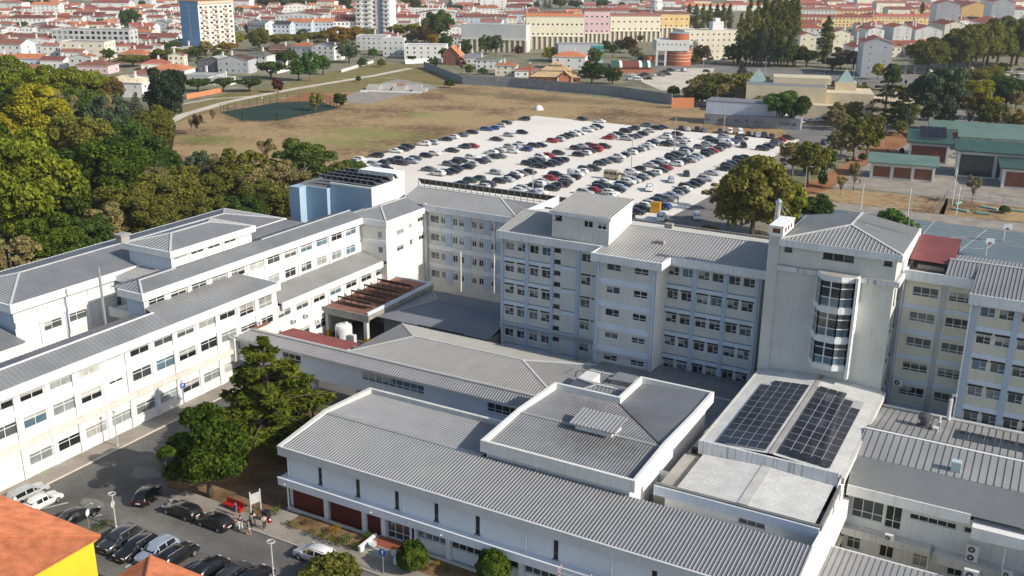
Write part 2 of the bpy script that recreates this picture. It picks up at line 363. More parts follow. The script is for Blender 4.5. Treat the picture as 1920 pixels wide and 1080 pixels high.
def hip(x0, x1, y0, y1, ze, zr, ax, h0=0., h1=0., r=.5):
    """hip or gable roof over a rectangle: faces with rib directions, and ridge and hip lines"""
    if ax == 'x':
        ym = y0 + (y1 - y0) * r; A, Bp = (x0 + h0, ym, zr), (x1 - h1, ym, zr)
        P = [(x0, y0, ze), (x1, y0, ze), (x1, y1, ze), (x0, y1, ze)]
        F = [([P[0], P[1], Bp, A], (0, 1)), ([P[2], P[3], A, Bp], (0, 1))]
        c = [(A, Bp)]
        if h0: F.append(([P[3], P[0], A], (1, 0))); c += [(P[0], A), (P[3], A)]
        if h1: F.append(([P[1], P[2], Bp], (1, 0))); c += [(P[1], Bp), (P[2], Bp)]
    else:
        xm = x0 + (x1 - x0) * r; A, Bp = (xm, y0 + h0, zr), (xm, y1 - h1, zr)
        P = [(x0, y0, ze), (x1, y0, ze), (x1, y1, ze), (x0, y1, ze)]
        F = [([P[3], P[0], A, Bp], (1, 0)), ([P[1], P[2], Bp, A], (1, 0))]
        c = [(A, Bp)]
        if h0: F.append(([P[0], P[1], A], (0, 1))); c += [(P[0], A), (P[1], A)]
        if h1: F.append(([P[2], P[3], Bp], (0, 1))); c += [(P[2], Bp), (P[3], Bp)]
    return F, c
def frame_y(u0, us, z, w_, h_, st, g=None): return [(u - u0, z, w_, h_, st, g) for u in us]
S_, E_, N_, W_ = (0, -1), (1, 0), (0, 1), (-1, 0)
# ================================================================== LEFT WING
b = B('hospital_wing', 'long white three storey hospital wing with grey ridged roof beside the street', 'building', (-100.5, 72, 0))
ys = [62.6 + 3.83 * k for k in range(-6, 11)]
wins = []
for k, y in enumerate(ys):
    kk = k - 6
    if kk >= 0 and y < 99: wins.append((y - 38, 1.4, 3.05, 1.45, 'lw', 'g4' if kk in (0, 3, 4, 5) else None))
    if kk == 3 or kk == -2:
        wins += [(y - 38 + .3, 6.95, 2.1, .4, 'two', 'g0'), (y - 38 + .3, 10.15, 2.1, .4, 'two', 'g0')]
    elif y < 96:
        wins += [(y - 38, 6.0, 3.0, 1.5, 'lw'), (y - 38, 9.3, 3.0, 1.25, 'lw')]
    else:
        wins += [(y - 38, 8.5, 2.8, 2.0, 'lw2')]
        wins += [(y - 38, 6.0, 2.8, 1.2, 'lw', 'g0')]
b.facade((-97.1, 38), E_, 66.6, 0, 11.3, wins)
b.facade((-104, 104.6), W_ if 0 else N_, 0.01, 0, 1) if 0 else None
b.wb.poly([(-97.1, 104.6, 0), (-104, 104.6, 0), (-104, 104.6, 11.3), (-97.1, 104.6, 11.3)])
b.wb.poly([(-104, 104.6, 0), (-104, 38, 0), (-104, 38, 11.3), (-104, 104.6, 11.3)])
b.wb.poly([(-104, 38, 0), (-97.1, 38, 0), (-97.1, 38, 11.3), (-104, 38, 11.3)])
b.walls(M['white'])
for y in ys:
    b.add(MB().box(-97.09, -97.0, y - .72, y - .12, 0, 4.2).box(-97.09, -97.0, y - .72, y - .12, 4.8, 10.6), 'pilaster', M['paleblue'])
for i, y in enumerate(ys):
    if i % 2 == 0:
        b.add(MB().tube([(-96.93, y - .9, 0.1), (-96.93, y - .9, 4.15)], .07, 6).tube([(-96.93, y - .9, 4.85), (-96.93, y - .9, 10.7)], .07, 6), 'drainpipe', M['whiteclean'])
b.add(MB().box(-97.1, -96.45, 38, 98.2, 4.2, 4.8), 'ledge', mat('stained_ledge', (.66, .62, .55), .9, .1, .5, streak=.6, streakcol=(.30, .24, .18)))
b.add(MB().box(-97.1, -96.98, 38, 104.6, 8.0, 8.75), 'floor_band', M['whiteclean'])
b.fascia(-104.2, -96.35, 37.8, 104.8, 10.7, 11.8, sides='frk')
b.roof([([(-96.6, 38.1, 11.75), (-96.6, 84, 11.75), (-99.3, 84, 13.0), (-99.3, 38.1, 13.0)], (1, 0)),
        ([(-104, 38.1, 11.75), (-99.3, 38.1, 13.0), (-99.3, 84, 13.0), (-104, 84, 11.75)], (1, 0)),
        ([(-96.6, 84.0, 11.76), (-96.6, 104.55, 11.76), (-101.2, 101.0, 13.5), (-101.2, 84, 13.5)], (1, 0)),
        ([(-96.6, 104.56, 11.77), (-101.2, 104.56, 11.77), (-101.2, 101.0, 13.5)], (0, 1))], .62, .07, .05, caps=[((-99.3, 38.1, 13.0), (-99.3, 84, 13.0))], mats=('roof', 'ribdk', 'whiteclean'))
LW = b
# ------------------------------------------------------------------ two storey link
b = B('hospital_link', 'low white two storey hospital link with flat grey roof behind the cedar', 'building', (-99, 117.5, 0))
wins = [(104.75 + 4.02 * k - 104.65, 6.0, 2.8, 1.05, 'lw') for k in range(0, 7)] + [(104.9 + 4.02 * k - 104.65, 1.6, 2.6, 1.4, 'lw') for k in range(0, 3)] + [(1.6 + 26, 5.2, 1.4, 1.2, 'two'), (32.5, 5.6, 1.0, 1.2, 'two'), (35.6, 5.6, 1.5, 1.0, 'two'), (32.0, 2.2, 1.0, 1.4, 'two', 'g1')]
b.facade((-97.1, 104.65), E_, 37.3, 0, 8.0, wins, gl='dark')
b.wb.poly([(-102, 104.65, 0), (-97.1, 104.65, 0), (-97.1, 104.65, 8), (-102, 104.65, 8)])
b.walls(M['white'])
for k in range(7): b.add(MB().box(-97.09, -97.0, 104.1 + 4.02 * (k + 1), 104.6 + 4.02 * (k + 1), 4.4, 7.6), 'pilaster', M['paleblue'])
b.add(MB().box(-97.1, -96.7, 104.7, 131, 4.1, 4.4), 'ledge', M['fascia'])
b.fascia(-102, -96.4, 104.8, 130.3, 7.5, 8.5, sides='r')
b.roof([([(-96.6, 104.8, 8.45), (-96.6, 130.3, 8.45), (-101.1, 130.3, 9.6), (-101.1, 104.8, 9.6)], (1, 0))], .62, .06, .04, mats=('rooflt', 'rooflt'))
# ------------------------------------------------------------------ upper wing
b = B('hospital_upper_storeys', 'white upper storeys with a long row of windows rising behind the front wing roof', 'building', (-104, 107, 0))
wins = [(84.9 + 3.76 * k - 84, 13.0, 2.75, 1.2, 'lw') for k in range(12)] + [(107.2 + 3.76 * k - 84, 9.85, 2.65, 1.4, 'lw') for k in range(6)]
b.facade((-101, 84), E_, 46.6, 8, 15.2, wins)
b.wb.poly([(-104, 84, 8), (-101, 84, 8), (-101, 84, 15.2), (-104, 84, 15.2)], 1)
b.wb.poly([(-104, 130.6, 8), (-104, 84, 8), (-104, 84, 15.2), (-104, 130.6, 15.2)], 1)
b.walls([M['white'], M['blue']])
for k in range(12):
    y = 84.9 + 3.76 * k - .72
    b.add(MB().box(-100.99, -100.9, y, y + .5, 12.4 if k < 6 else 8.6, 14.6), 'pilaster', M['paleblue'])
    if k % 2 == 0: b.add(MB().tube([(-100.82, y - .15, 12.6 if k < 6 else 8.8), (-100.82, y - .15, 14.6)], .07, 6), 'drainpipe', M['whiteclean'])
b.add(MB().box(-101, -100.88, 105, 130.5, 11.5, 12.4), 'floor_band', M['whiteclean'])
b.fascia(-105, -100.3, 83.4, 130.7, 14.5, 15.5, sides='fr')
b.roof([([(-100.5, 83.6, 15.45), (-100.5, 130.5, 15.45), (-103.4, 130.5, 16.3), (-103.4, 85.8, 16.3)], (1, 0)),
        ([(-103.4, 85.8, 16.3), (-103.4, 130.5, 16.3), (-106.5, 130.5, 15.5), (-106.5, 83.6, 15.5)], (1, 0)),
        ([(-106.5, 83.6, 15.5), (-100.5, 83.6, 15.45), (-103.4, 85.8, 16.3)], (0, 1))], .62, .07, .05, caps=[((-103.4, 85.8, 16.3), (-103.4, 92, 16.3)), ((-103.4, 109, 16.3), (-103.4, 130.5, 16.3)), ((-100.5, 83.6, 15.5), (-103.4, 85.8, 16.3))])
# ------------------------------------------------------------------ back wing with clerestory
b = B('hospital_back_wing', 'white rear hospital wing under a broad hipped grey roof by the wood', 'building', (-118, 98, 0))
wins = [(73.3 + 3.85 * k - 72.4 + .2, 14.05, 3.1, .38, 'two', 'g0') for k in (0, 1, 3, 4)] + [(71.0 + 3.85 * k - 72.4 + 1.2, 10.4, 3.1, 1.25, 'lw') for k in (0, 1, 2, 4)]
b.facade((-111.6, 72.8), E_, 50.0, 0, 15.0, wins)
b.facade((-124.5, 72.8), S_, 12.9, 0, 15.0, [], 1)
b.wb.poly([(-111.6, 122.8, 0), (-124.5, 122.8, 0), (-124.5, 122.8, 15), (-111.6, 122.8, 15)])
b.wb.poly([(-124.5, 122.8, 0), (-124.5, 72.8, 0), (-124.5, 72.8, 15), (-124.5, 122.8, 15)])
b.walls([M['white'], M['blue']])
for k in (1, 2, 3, 4): b.add(MB().box(-111.59, -111.45, 72.3 + 3.85 * k, 72.9 + 3.85 * k, 9, 14.3), 'pilaster', M['paleblue'])
b.add(MB().box(-111.6, -111.35, 72.8, 89, 12.2, 12.9), 'ledge', M['fascia'])
b.fascia(-125, -111, 72.2, 123.3, 14.4, 15.5)
F, c = hip(-124.9, -111.1, 72.3, 123.2, 15.45, 16.9, 'y', 6.5, 7)
b.roof(F, .62, .07, .05, caps=c, mats=('roof', 'ribdk', 'ridge'))
b.add(MB().box(-118.9, -117.7, 95.3, 96.8, 16.6, 18.0).box(-119.1, -117.5, 95.1, 97.0, 18.0, 18.2), 'chimney', M['concrete'])
b = B('roof_lantern_storey', 'raised white roof storey with its own hipped roof and strip windows', 'building', (-108.7, 100.2, 15))
wins = [(.5 + 3.2 * k, 16.95, 2.4, .42, 'two', 'g0' if k else 'g2') for k in range(5)]
b.facade((-104.5, 92.4), E_, 15.7, 15.2, 17.6, wins)
b.facade((-112.8, 92.4), S_, 8.3, 14.6, 17.6, [], 1)
b.wb.poly([(-104.5, 108.1, 15), (-112.8, 108.1, 15), (-112.8, 108.1, 17.6), (-104.5, 108.1, 17.6)])
b.wb.poly([(-112.8, 108.1, 15), (-112.8, 92.4, 15), (-112.8, 92.4, 17.6), (-112.8, 108.1, 17.6)])
b.walls([M['white'], M['paleblue']])
for k in range(1, 5): b.add(MB().tube([(-104.4, 92.5 + 3.2 * k, 15.9), (-104.4, 92.5 + 3.2 * k, 17.5)], .08, 6), 'drainpipe', M['whiteclean'])
b.fascia(-113.3, -104.0, 91.9, 108.6, 17.6, 18.5)
F, c = hip(-113.2, -104.1, 92.0, 108.5, 18.45, 19.5, 'y', 4.6, 4.6)
b.roof(F, .62, .07, .05, caps=c, mats=('roof', 'rib', 'ridge'))
b = B('connecting_block', 'narrow connecting block with rust stained pale roof in the roof recess', 'building', (-108, 99, 0))
b.wb.box(-111.5, -104.1, 89, 123, 0, 14.9, 0, 'tb'); b.walls(M['cream'])
b.fascia(-111.4, -103.9, 88.2, 123.2, 14.3, 15.0, sides='fk')
b.roof([([(-111.3, 88.2, 15.0), (-104.0, 88.2, 15.0), (-105.4, 92.3, 15.4), (-111.3, 92.3, 15.4)], (0, 1)), ([(-111.3, 92.3, 15.4), (-104, 92.3, 15.4), (-104, 123, 15.4), (-111.3, 123, 15.4)], (1, 0))], .5, .1, .06, mats=('rust_roof', 'rib') if 0 else ('rooflt', 'rib'))
b.add(MB().box(-108.5, -104.1, 84.5, 89, 10.8, 11.6).box(-108.5, -104.1, 84.5, 84.7, 11.6, 12.1), 'balcony', M['parapet'])
b = B('lower_annex', 'low annex with dull grey roof at the end of the rear wing', 'building', (-118, 64, 0))
b.wb.box(-125, -109, 52, 72.1, 0, 11.2, 0, 'tb'); b.walls(M['white'])
b.roof([([(-108.6, 51.8, 11.2), (-108.6, 72.1, 11.2), (-117, 72.1, 12.6), (-117, 51.8, 12.6)], (1, 0)), ([(-125, 51.8, 11.2), (-117, 51.8, 12.6), (-117, 72.1, 12.6), (-125, 72.1, 11.2)], (1, 0))], .62, .07, .05)
p = thing('flue_pole', 'tall thin grey flue pole standing in the roof recess', 'pole', (-104.2, 80.4, 9))
MB().tube([(0, 0, 0), (0, 0, 10.4)], .17, 10).lathe([(.3, 0), (.3, .3), (.17, .3)]).build('pole', M['steel'], p)
# ------------------------------------------------------------------ cross block
b = B('corner_block', 'white corner block with hipped roof where the long wing meets the blue slab', 'building', (-99, 136.3, 0))
b.facade((-104, 130.4), S_, 8.1, 8, 15.0, [(6.4, 12.3, .85, 1.15, 'mw', 'g2'), (6.4, 9.7, .9, 1.1, 'two', 'g1')])
b.facade((-95.9, 130.4), E_, 11.6, 8.4, 15.0, [(3.0, 12.2, 2.2, .9, 'two', 'g2'), (6.6, 12.6, 1.0, .9, 'two', 'g2'), (9.4, 13.1, 1.6, .8, 'two', 'g0'), (3.0, 9.4, 2.0, .95, 'two', 'g0'), (6.8, 9.6, .9, 1.0, 'two', 'g1'), (9.6, 9.8, 1.6, .8, 'two', 'g0')])
b.wb.poly([(-104, 142, 8), (-104, 130.4, 8), (-104, 130.4, 15), (-104, 142, 15)])
b.wb.box(-97.1, -95.9, 130.4, 142, 0, 8.4, 0, 'kb')
b.walls(M['cream'] if 0 else [M['white']])
b.add(MB().box(-104, -95.8, 130.28, 130.4, 11.2, 11.9).box(-95.9, -95.78, 130.4, 142, 11.2, 12.0), 'floor_band', M['whiteclean'])
b.fascia(-104.3, -95.4, 129.9, 142, 14.5, 15.5, sides='frl')
F, c = hip(-104.2, -95.5, 130.0, 141.8, 15.45, 16.7, 'y', 4.5, 0)
b.roof(F, .5, .08, .05, caps=c, mats=('roof', 'rib'))
# ------------------------------------------------------------------ blue slab
b = B('blue_slab_block', 'tall slab block with blue and cream bays facing the small inner courtyard', 'building', (-81, 147, 0))
cols = [(-94.7, 1.7, 'mw'), (-92.5, .85, 'two'), (-90.1, .95, 'two'), (-88.8, .95, 'two'), (-86.2, .9, 'two'), (-84.8, .9, 'two'), (-82.4, .95, 'two'), (-80.0, .9, 'two'), (-77.4, .9, 'two'), (-75.0, .9, 'two')]
wins = [(x + 95.9, z, w_, 1.25, st) for z in (2.9, 6.25, 9.6, 12.9) for x, w_, st in cols]
b.facade((-95.9, 142), S_, 26.5, 0, 15.2, wins, gl='dark')
b.wb.box(-95.9, -69.4, 142.3, 152, 0, 15.2, 0, 'ftb')
b.walls(M['greige'])
for x0, x1 in ((-91.6, -90.3), (-87.7, -86.4), (-83.8, -82.6), (-81.2, -80.2)):
    mb = MB()
    for z0, z1 in ((2.0, 4.75), (5.55, 8.05), (8.85, 11.35), (12.15, 14.9)): mb.box(x0, x1, 141.93, 141.99, z0, z1)
    b.add(mb, 'blue_panel', M['blue'])
for z in (4.75, 8.05, 11.35): b.add(MB().box(-95.9, -69.4, 141.9, 142.0, z, z + .8), 'floor_band', M['bandwhite'])
b.add(MB().box(-95.9, -95.3, 141.5, 142.0, 0, 16.2), 'corner_post', M['parapet'])
b.add(MB().tube([(-81.6, 141.75, 2), (-81.6, 141.75, 15)], .12, 8), 'drainpipe', M['plastic'])
b.fascia(-95.9, -69.4, 141.3, 152.3, 14.9, 16.0, m='bandwhite', sides='fk')
b.roof([([(-95.6, 141.4, 15.95), (-77, 141.4, 15.95), (-83.5, 147.2, 17.5), (-101, 147.2, 17.5), (-101, 141.4, 15.95)], (0, 1)), ([(-77, 141.4, 15.95), (-70, 141.4, 15.95), (-70, 152.2, 15.95), (-77, 152.2, 15.95), (-83.5, 147.2, 17.5)], (1, 0)), ([(-101, 147.2, 17.5), (-83.5, 147.2, 17.5), (-77, 152.2, 15.95), (-101, 152.2, 15.95)], (0, 1))], .5, .1, .07, mats=('rooflt', 'rib'), caps=[((-101, 147.2, 17.5), (-83.5, 147.2, 17.5)), ((-83.5, 147.2, 17.5), (-77, 141.4, 15.95))])
b.add(MB().box(-75.0, -74.6, 140.0, 152.2, 14, 17.9), 'end_parapet', M['whiteclean'])
p = thing('solar_panel_row', 'long row of tilted black solar panels on the roof edge by the car park', 'solar panels', (-88, 152.6, 16))
fr = MB()
for i in range(24):
    x = -15.3 + i * 1.28; MB().obox((x, 0, 1.2), (.6, 0, 0), (0, .5, -.55), (0, .02, .018)).build('panel', M['pv'], p)
    fr.bar((x - .64, .62, .55), (x - .64, -.55, 1.85), .09); fr.bar((x - .64, -.55, 0), (x - .64, -.55, 1.8), .09)
fr.bar((-16, -.62, .5), (15.4, -.62, .5), .07); fr.bar((-16, -.58, 1.84), (15.4, -.58, 1.84), .1); fr.build('rack', M['steel'], p)
# ------------------------------------------------------------------ plain blue block
b = B('blue_service_block', 'windowless mid blue rooftop block with a white end wall', 'building', (-109, 141, 0))
b.wb.box(-111.5, -102.5, 135.6, 143.5, 0, 19.0, 0, 'rb').poly([(-102.5, 135.6, 0), (-102.5, 143.5, 0), (-102.5, 143.5, 19), (-102.5, 135.6, 19)], 1)
b.wb.box(-116.2, -111.5, 134.6, 146, 0, 18.3, 0, 'b').box(-118.5, -116.2, 132.8, 146, 0, 18.3, 0, 'b').box(-111.4, -103.6, 143.5, 147.0, 0, 20.2, 1, 'b')
b.walls([M['midblue'], M['whiteclean']])
b.add(MB().box(-111.3, -102.7, 135.8, 143.3, 19.005, 19.02).box(-118.2, -111.6, 135, 145.8, 18.305, 18.32), 'roof', M['dkconcrete'])
b.add(MB().box(-111.5, -102.4, 135.5, 135.8, 19, 19.3).box(-102.7, -102.4, 135.8, 143.5, 19, 19.3), 'parapet', M['whiteclean'])
for yy in (137.2, 139.4, 141.6, 144.0):
    p = thing('solar_panel_rack', 'tilted rack of black solar panels on the blue block roof, ' + {137.2: 'nearest the front edge', 139.4: 'second from the front edge', 141.6: 'third from the front edge', 144.0: 'farthest at the back'}[yy], 'solar panels', (-108, yy, 18.4), 0, 'solar racks on the blue block')
    fr = MB()
    for i in range(9):
        x = -6.0 + i * 1.3; MB().obox((x, 0, 1.3), (.6, 0, 0), (0, .45, -.45), (0, .02, .02)).build('panel', M['pv'], p); fr.bar((x - .64, .5, .75), (x - .64, -.5, 1.8), .08); fr.bar((x - .64, -.5, 0), (x - .64, -.5, 1.75), .08)
    fr.bar((-6.7, -.5, 1.8), (5.2, -.5, 1.8), .1); fr.build('rack', M['steel'], p)
# ================================================================== MAIN BLOCK
b = B('main_ward_block', 'tall grey cream ward block with pale blue pilasters and long sheet roof', 'building', (-49, 127, 0))
pw = [(-67.3, 1.45), (-65.3, 1.35), (-63.3, 1.4), (-61.35, 1.4)]
wins = [(x + 67.9, 17.42 - 3.3 * r, w_, 1.15, 'mw') for r in range(5) for x, w_ in pw + [(-55.2, 1.4), (-53.45, 1.2)]]
wins += [(-59.4 + 67.9, 18.15 - 1.65 * r, 1.0, .6, 'slat', 'g0') for r in range(9)]
b.facade((-67.9, 120), S_, 15.3, 2, 19.6, wins, gl='dark')
wins = [(-49.9 + 51.4, 18.0 - 3.2 * r, 2.0, 1.0, 'two' if r % 2 else 'mw') for r in range(5)] + [(-46.0 + 51.4, 18.0 - 3.2 * r, 2.0, 1.0, 'lw2', 'g0') for r in range(5)]
b.facade((-51.4, 116.5), S_, 8.5, 2, 19.6, wins, gl='dark')
wins = [(x + 42.9, 17.55 - 3.3 * r, 1.5, 1.15, 'mw') for r in range(5) for x in (-42.6, -40.65, -38.5, -36.6, -34.4, -32.5)]
b.facade((-42.9, 120), S_, 12.7, 2, 19.6, wins, gl='dark')
wb = b.wb
wb.poly([(-42.9, 116.5, 2), (-42.9, 120, 2), (-42.9, 120, 19.6), (-42.9, 116.5, 19.6)], 1)
wb.poly([(-51.4, 120, 2), (-51.4, 116.5, 2), (-51.4, 116.5, 19.6), (-51.4, 120, 19.6)])
wb.poly([(-52.6, 120, 2), (-51.4, 120, 2), (-51.4, 120, 19.6), (-52.6, 120, 19.6)])
wb.poly([(-67.9, 134, 0), (-67.9, 120, 0), (-67.9, 120, 19.6), (-67.9, 134, 19.6)], 2)
wb.poly([(-30.2, 120, 0), (-30.2, 134, 0), (-30.2, 134, 19.6), (-30.2, 120, 19.6)])
wb.poly([(-30.2, 134, 0), (-67.9, 134, 0), (-67.9, 134, 19.6), (-30.2, 134, 19.6)])
wb.poly([(-30.2, 124, 2), (-27.6, 124, 2), (-27.6, 124, 19.6), (-30.2, 124, 19.6)])
b.walls([M['greige'], M['white'], M['blue']])
for x0, x1, y in ((-67.95, -67.5, 120), (-64.0, -63.45, 120), (-59.95, -59.5, 120), (-56.0, -55.4, 120), (-51.45, -50.9, 116.5), (-43.4, -42.85, 116.5), (-39.2, -38.65, 120), (-35.05, -34.5, 120), (-30.75, -30.15, 120)):
    b.add(MB().box(x0, x1, y - .12, y - .001, 2, 19.1), 'pilaster', M['blue'])
for r in range(5):
    z = 15.75 - 3.3 * r
    for (xa, xb, y, dz, hh) in ((-67.5, -59.95, 120, 0, .5), (-58.2, -56.0, 120, 0, .5), (-50.9, -43.4, 116.5, .3 + .1 * r, .8), (-42.8, -30.75, 120, 0, .5)):
        b.add(MB().box(xa, xb, y - .07, y - .001, z + dz, z + dz + hh), 'floor_band', M['band'])
        if dz == 0: b.add(MB().box(xa, xb, y - .03, y - .001, z + hh + .002, z + hh + .17), 'dark_strip', M['shade'])  # thin grey-blue strip above the floor band
    if z > 3:
        mb = MB()
        for x, w_ in pw + [(-55.2, 1.4), (-53.45, 1.0), (-42.6, 1.5), (-40.65, 1.5), (-38.5, 1.5), (-36.6, 1.5), (-34.4, 1.5), (-32.5, 1.5)]: mb.box(x - .05, x + w_ + .05, 119.96, 119.999, z - .28, z - .06)
        b.add(mb, 'shutter_box', M['dark'])
for x, y in ((-67.7, 119.8), (-51.0, 116.3), (-43.2, 116.3), (-30.5, 119.8)): b.add(MB().tube([(x, y, 2), (x, y, 19)], .09, 6), 'drainpipe', M['paleblue'])
b.add(MB().tube([(-68, 119.6, 6.2), (-53, 119.6, 6.2), (-51.6, 116.2, 6.2), (-43, 116.2, 6.2)], .09, 6).tube([(-68, 119.55, 5.8), (-53, 119.55, 5.8)], .09, 6), 'service_pipe', M['steel'])
mb = MB().box(-68.4, -52.0, 119.3, 119.6, 19.1, 20.2).box(-51.9, -42.3, 115.8, 116.1, 19.1, 20.2).box(-42.0, -29.5, 119.3, 119.6, 19.1, 20.2)
mb.box(-52.0, -51.9, 115.8, 119.6, 19.1, 20.2).box(-42.3, -42.0, 115.8, 119.6, 19.1, 20.2).box(-29.8, -29.5, 119.6, 127, 19.1, 20.2).box(-68.4, -68.1, 119.6, 134, 19.1, 20.2)
b.add(mb, 'fascia', M['bandwhite'])
z1 = 21.5
b.roof([([(-68.3, 119.4, 20.17), (-59.9, 119.4, 20.17), (-59.9, 127.4, z1), (-68.3, 127.4, z1)], (0, 1)),
        ([(-51.4, 119.4, 20.17), (-42.1, 119.4, 20.17), (-29.6, 119.4, 20.17), (-29.6, 127.4, z1), (-51.4, 127.4, z1)], (0, 1)),
        ([(-51.9, 115.9, 19.9), (-42.1, 115.9, 19.9), (-42.1, 119.4, 20.17), (-51.9, 119.4, 20.17)], (0, 1)),
        ([(-59.9, 119.4, 20.17), (-51.4, 119.4, 20.17), (-51.4, 120.1, 20.2), (-59.9, 120.1, 20.2)], None),
        ([(-68.3, 127.4, z1), (-27.6, 127.4, z1), (-27.6, 134.4, 20.2), (-68.3, 134.4, 20.2)], (0, 1))], .45, .12, .08, mats=('rooflt', 'ribwarm'), caps=[((-51.3, 127.4, z1), (-27.6, 127.4, z1)), ((-68.3, 127.4, z1), (-60, 127.4, z1))])
b.add(MB().box(-68.3, -27.6, 134.1, 134.6, 20.0, 20.5), 'gutter', M['dkconcrete'])
for x, y in ((-46.8, 129.1), (-45.5, 122.5)): b.add(MB().box(x, x + 1.1, y, y + .8, 20.4, 21.9 if y > 125 else 21.2), 'roof_vent', M['concrete'])
b.add(MB().box(-41.2, -40.9, 116.9, 119.5, 18, 19), 'soffit', M['white']) if 0 else None
b = B('rooftop_stair_house', 'square rooftop stair house with shed roof and sunlit white side wall', 'building', (-55.6, 124, 20))
b.facade((-59.9, 120.06), S_, 8.6, 20.0, 24.0, [(.5, 22.7, 1.0, .95, 'slat', 'g0'), (4.8, 22.3, 1.4, .95, 'two', 'g0'), (6.85, 22.3, 1.35, .95, 'two', 'g0')])
b.wb.poly([(-51.3, 120.06, 20), (-51.3, 128, 20), (-51.3, 128, 25.0), (-51.3, 120.06, 24)], 1)
b.wb.poly([(-59.9, 128, 20), (-59.9, 120.06, 20), (-59.9, 120.06, 24), (-59.9, 128, 25)])
b.wb.poly([(-51.3, 128, 20), (-59.9, 128, 20), (-59.9, 128, 25), (-51.3, 128, 25)])
b.walls([M['greige'], M['whiteclean']])  # whiter material on the right side paints in the sun on it
b.fascia(-60.2, -51.0, 119.75, 128.2, 23.55, 24.05, m='bandwhite', sides='f')
b.roof([([(-60.2, 119.8, 24.05), (-51.1, 119.8, 24.05), (-51.1, 128.2, 25.05), (-60.2, 128.2, 25.05)], (0, 1))], 0.45, .12, .08, mats=('rooflt', 'ribwarm'))
# ================================================================== TOWER
b = B('lift_tower', 'tall grey cream tower with a three storey glazed bay and hipped metal roof', 'tower', (-21, 121.5, 0))
b.facade((-27.6, 115.5), S_, 13.6, 0, 25.4, [(5.4, 24.0, 1.15, .8, 'slit', 'g0'), (6.6, 24.0, 1.15, .8, 'slit', 'g0'), (7.8, 24.0, 1.1, .8, 'slit', 'g1'), (.9, 24.2, .9, .6, 'slat', 'g1'), (12.2, 24.2, .9, .6, 'slat', 'g1')])
wins = [(1.2 + 2.3 * k, z, .9, 2.0, 'slat', 'g1') for k in range(5) for z in (8.5, 12.2, 15.9, 19.2)]
b.facade((-14.0, 115.5), E_, 12.5, 0, 25.4, wins)
b.wb.poly([(-27.6, 128, 0), (-27.6, 115.5, 0), (-27.6, 115.5, 25.4), (-27.6, 128, 25.4)]).poly([(-14, 128, 0), (-27.6, 128, 0), (-27.6, 128, 25.4), (-14, 128, 25.4)])
b.wb.box(-28.6, -27.3, 115.3, 120.0, 0, 26.0, 0, 'b')
b.walls(M['greige'])
b.add(MB().box(-27.3, -13.4, 115.1, 115.5, 21.9, 22.5).box(-14.0, -13.4, 115.5, 128, 21.9, 22.5), 'ledge', mat('peeling_ledge', (.62, .63, .64), .9, .1, .8, streak=.85, streakcol=(.13, .13, .14)))
b.add(MB().box(-27.3, -13.7, 115.1, 128, 22.5, 22.53), 'ledge_top', M['concrete'])
b.fascia(-27.3, -13.4, 114.9, 128.3, 24.95, 25.8, m='bandwhite')
F = [([(-27.2, 115, 25.8), (-13.5, 115, 25.8), (-20.4, 121.2, 27.0)], (0, 1)), ([(-13.5, 115, 25.8), (-13.5, 128.2, 25.8), (-20.4, 128.2, 27.0), (-20.4, 121.2, 27.0)], (1, 0)), ([(-27.2, 128.2, 25.8), (-27.2, 115, 25.8), (-20.4, 121.2, 27.0), (-20.4, 128.2, 27.0)], (1, 0))]
b.roof(F, .45, .09, .08, mats=('rooflt', 'ribwarm', 'ridge'), caps=[((-27.2, 115, 25.8), (-20.4, 121.2, 27)), ((-13.5, 115, 25.8), (-20.4, 121.2, 27)), ((-20.4, 128.2, 27), (-20.4, 121.2, 27))])
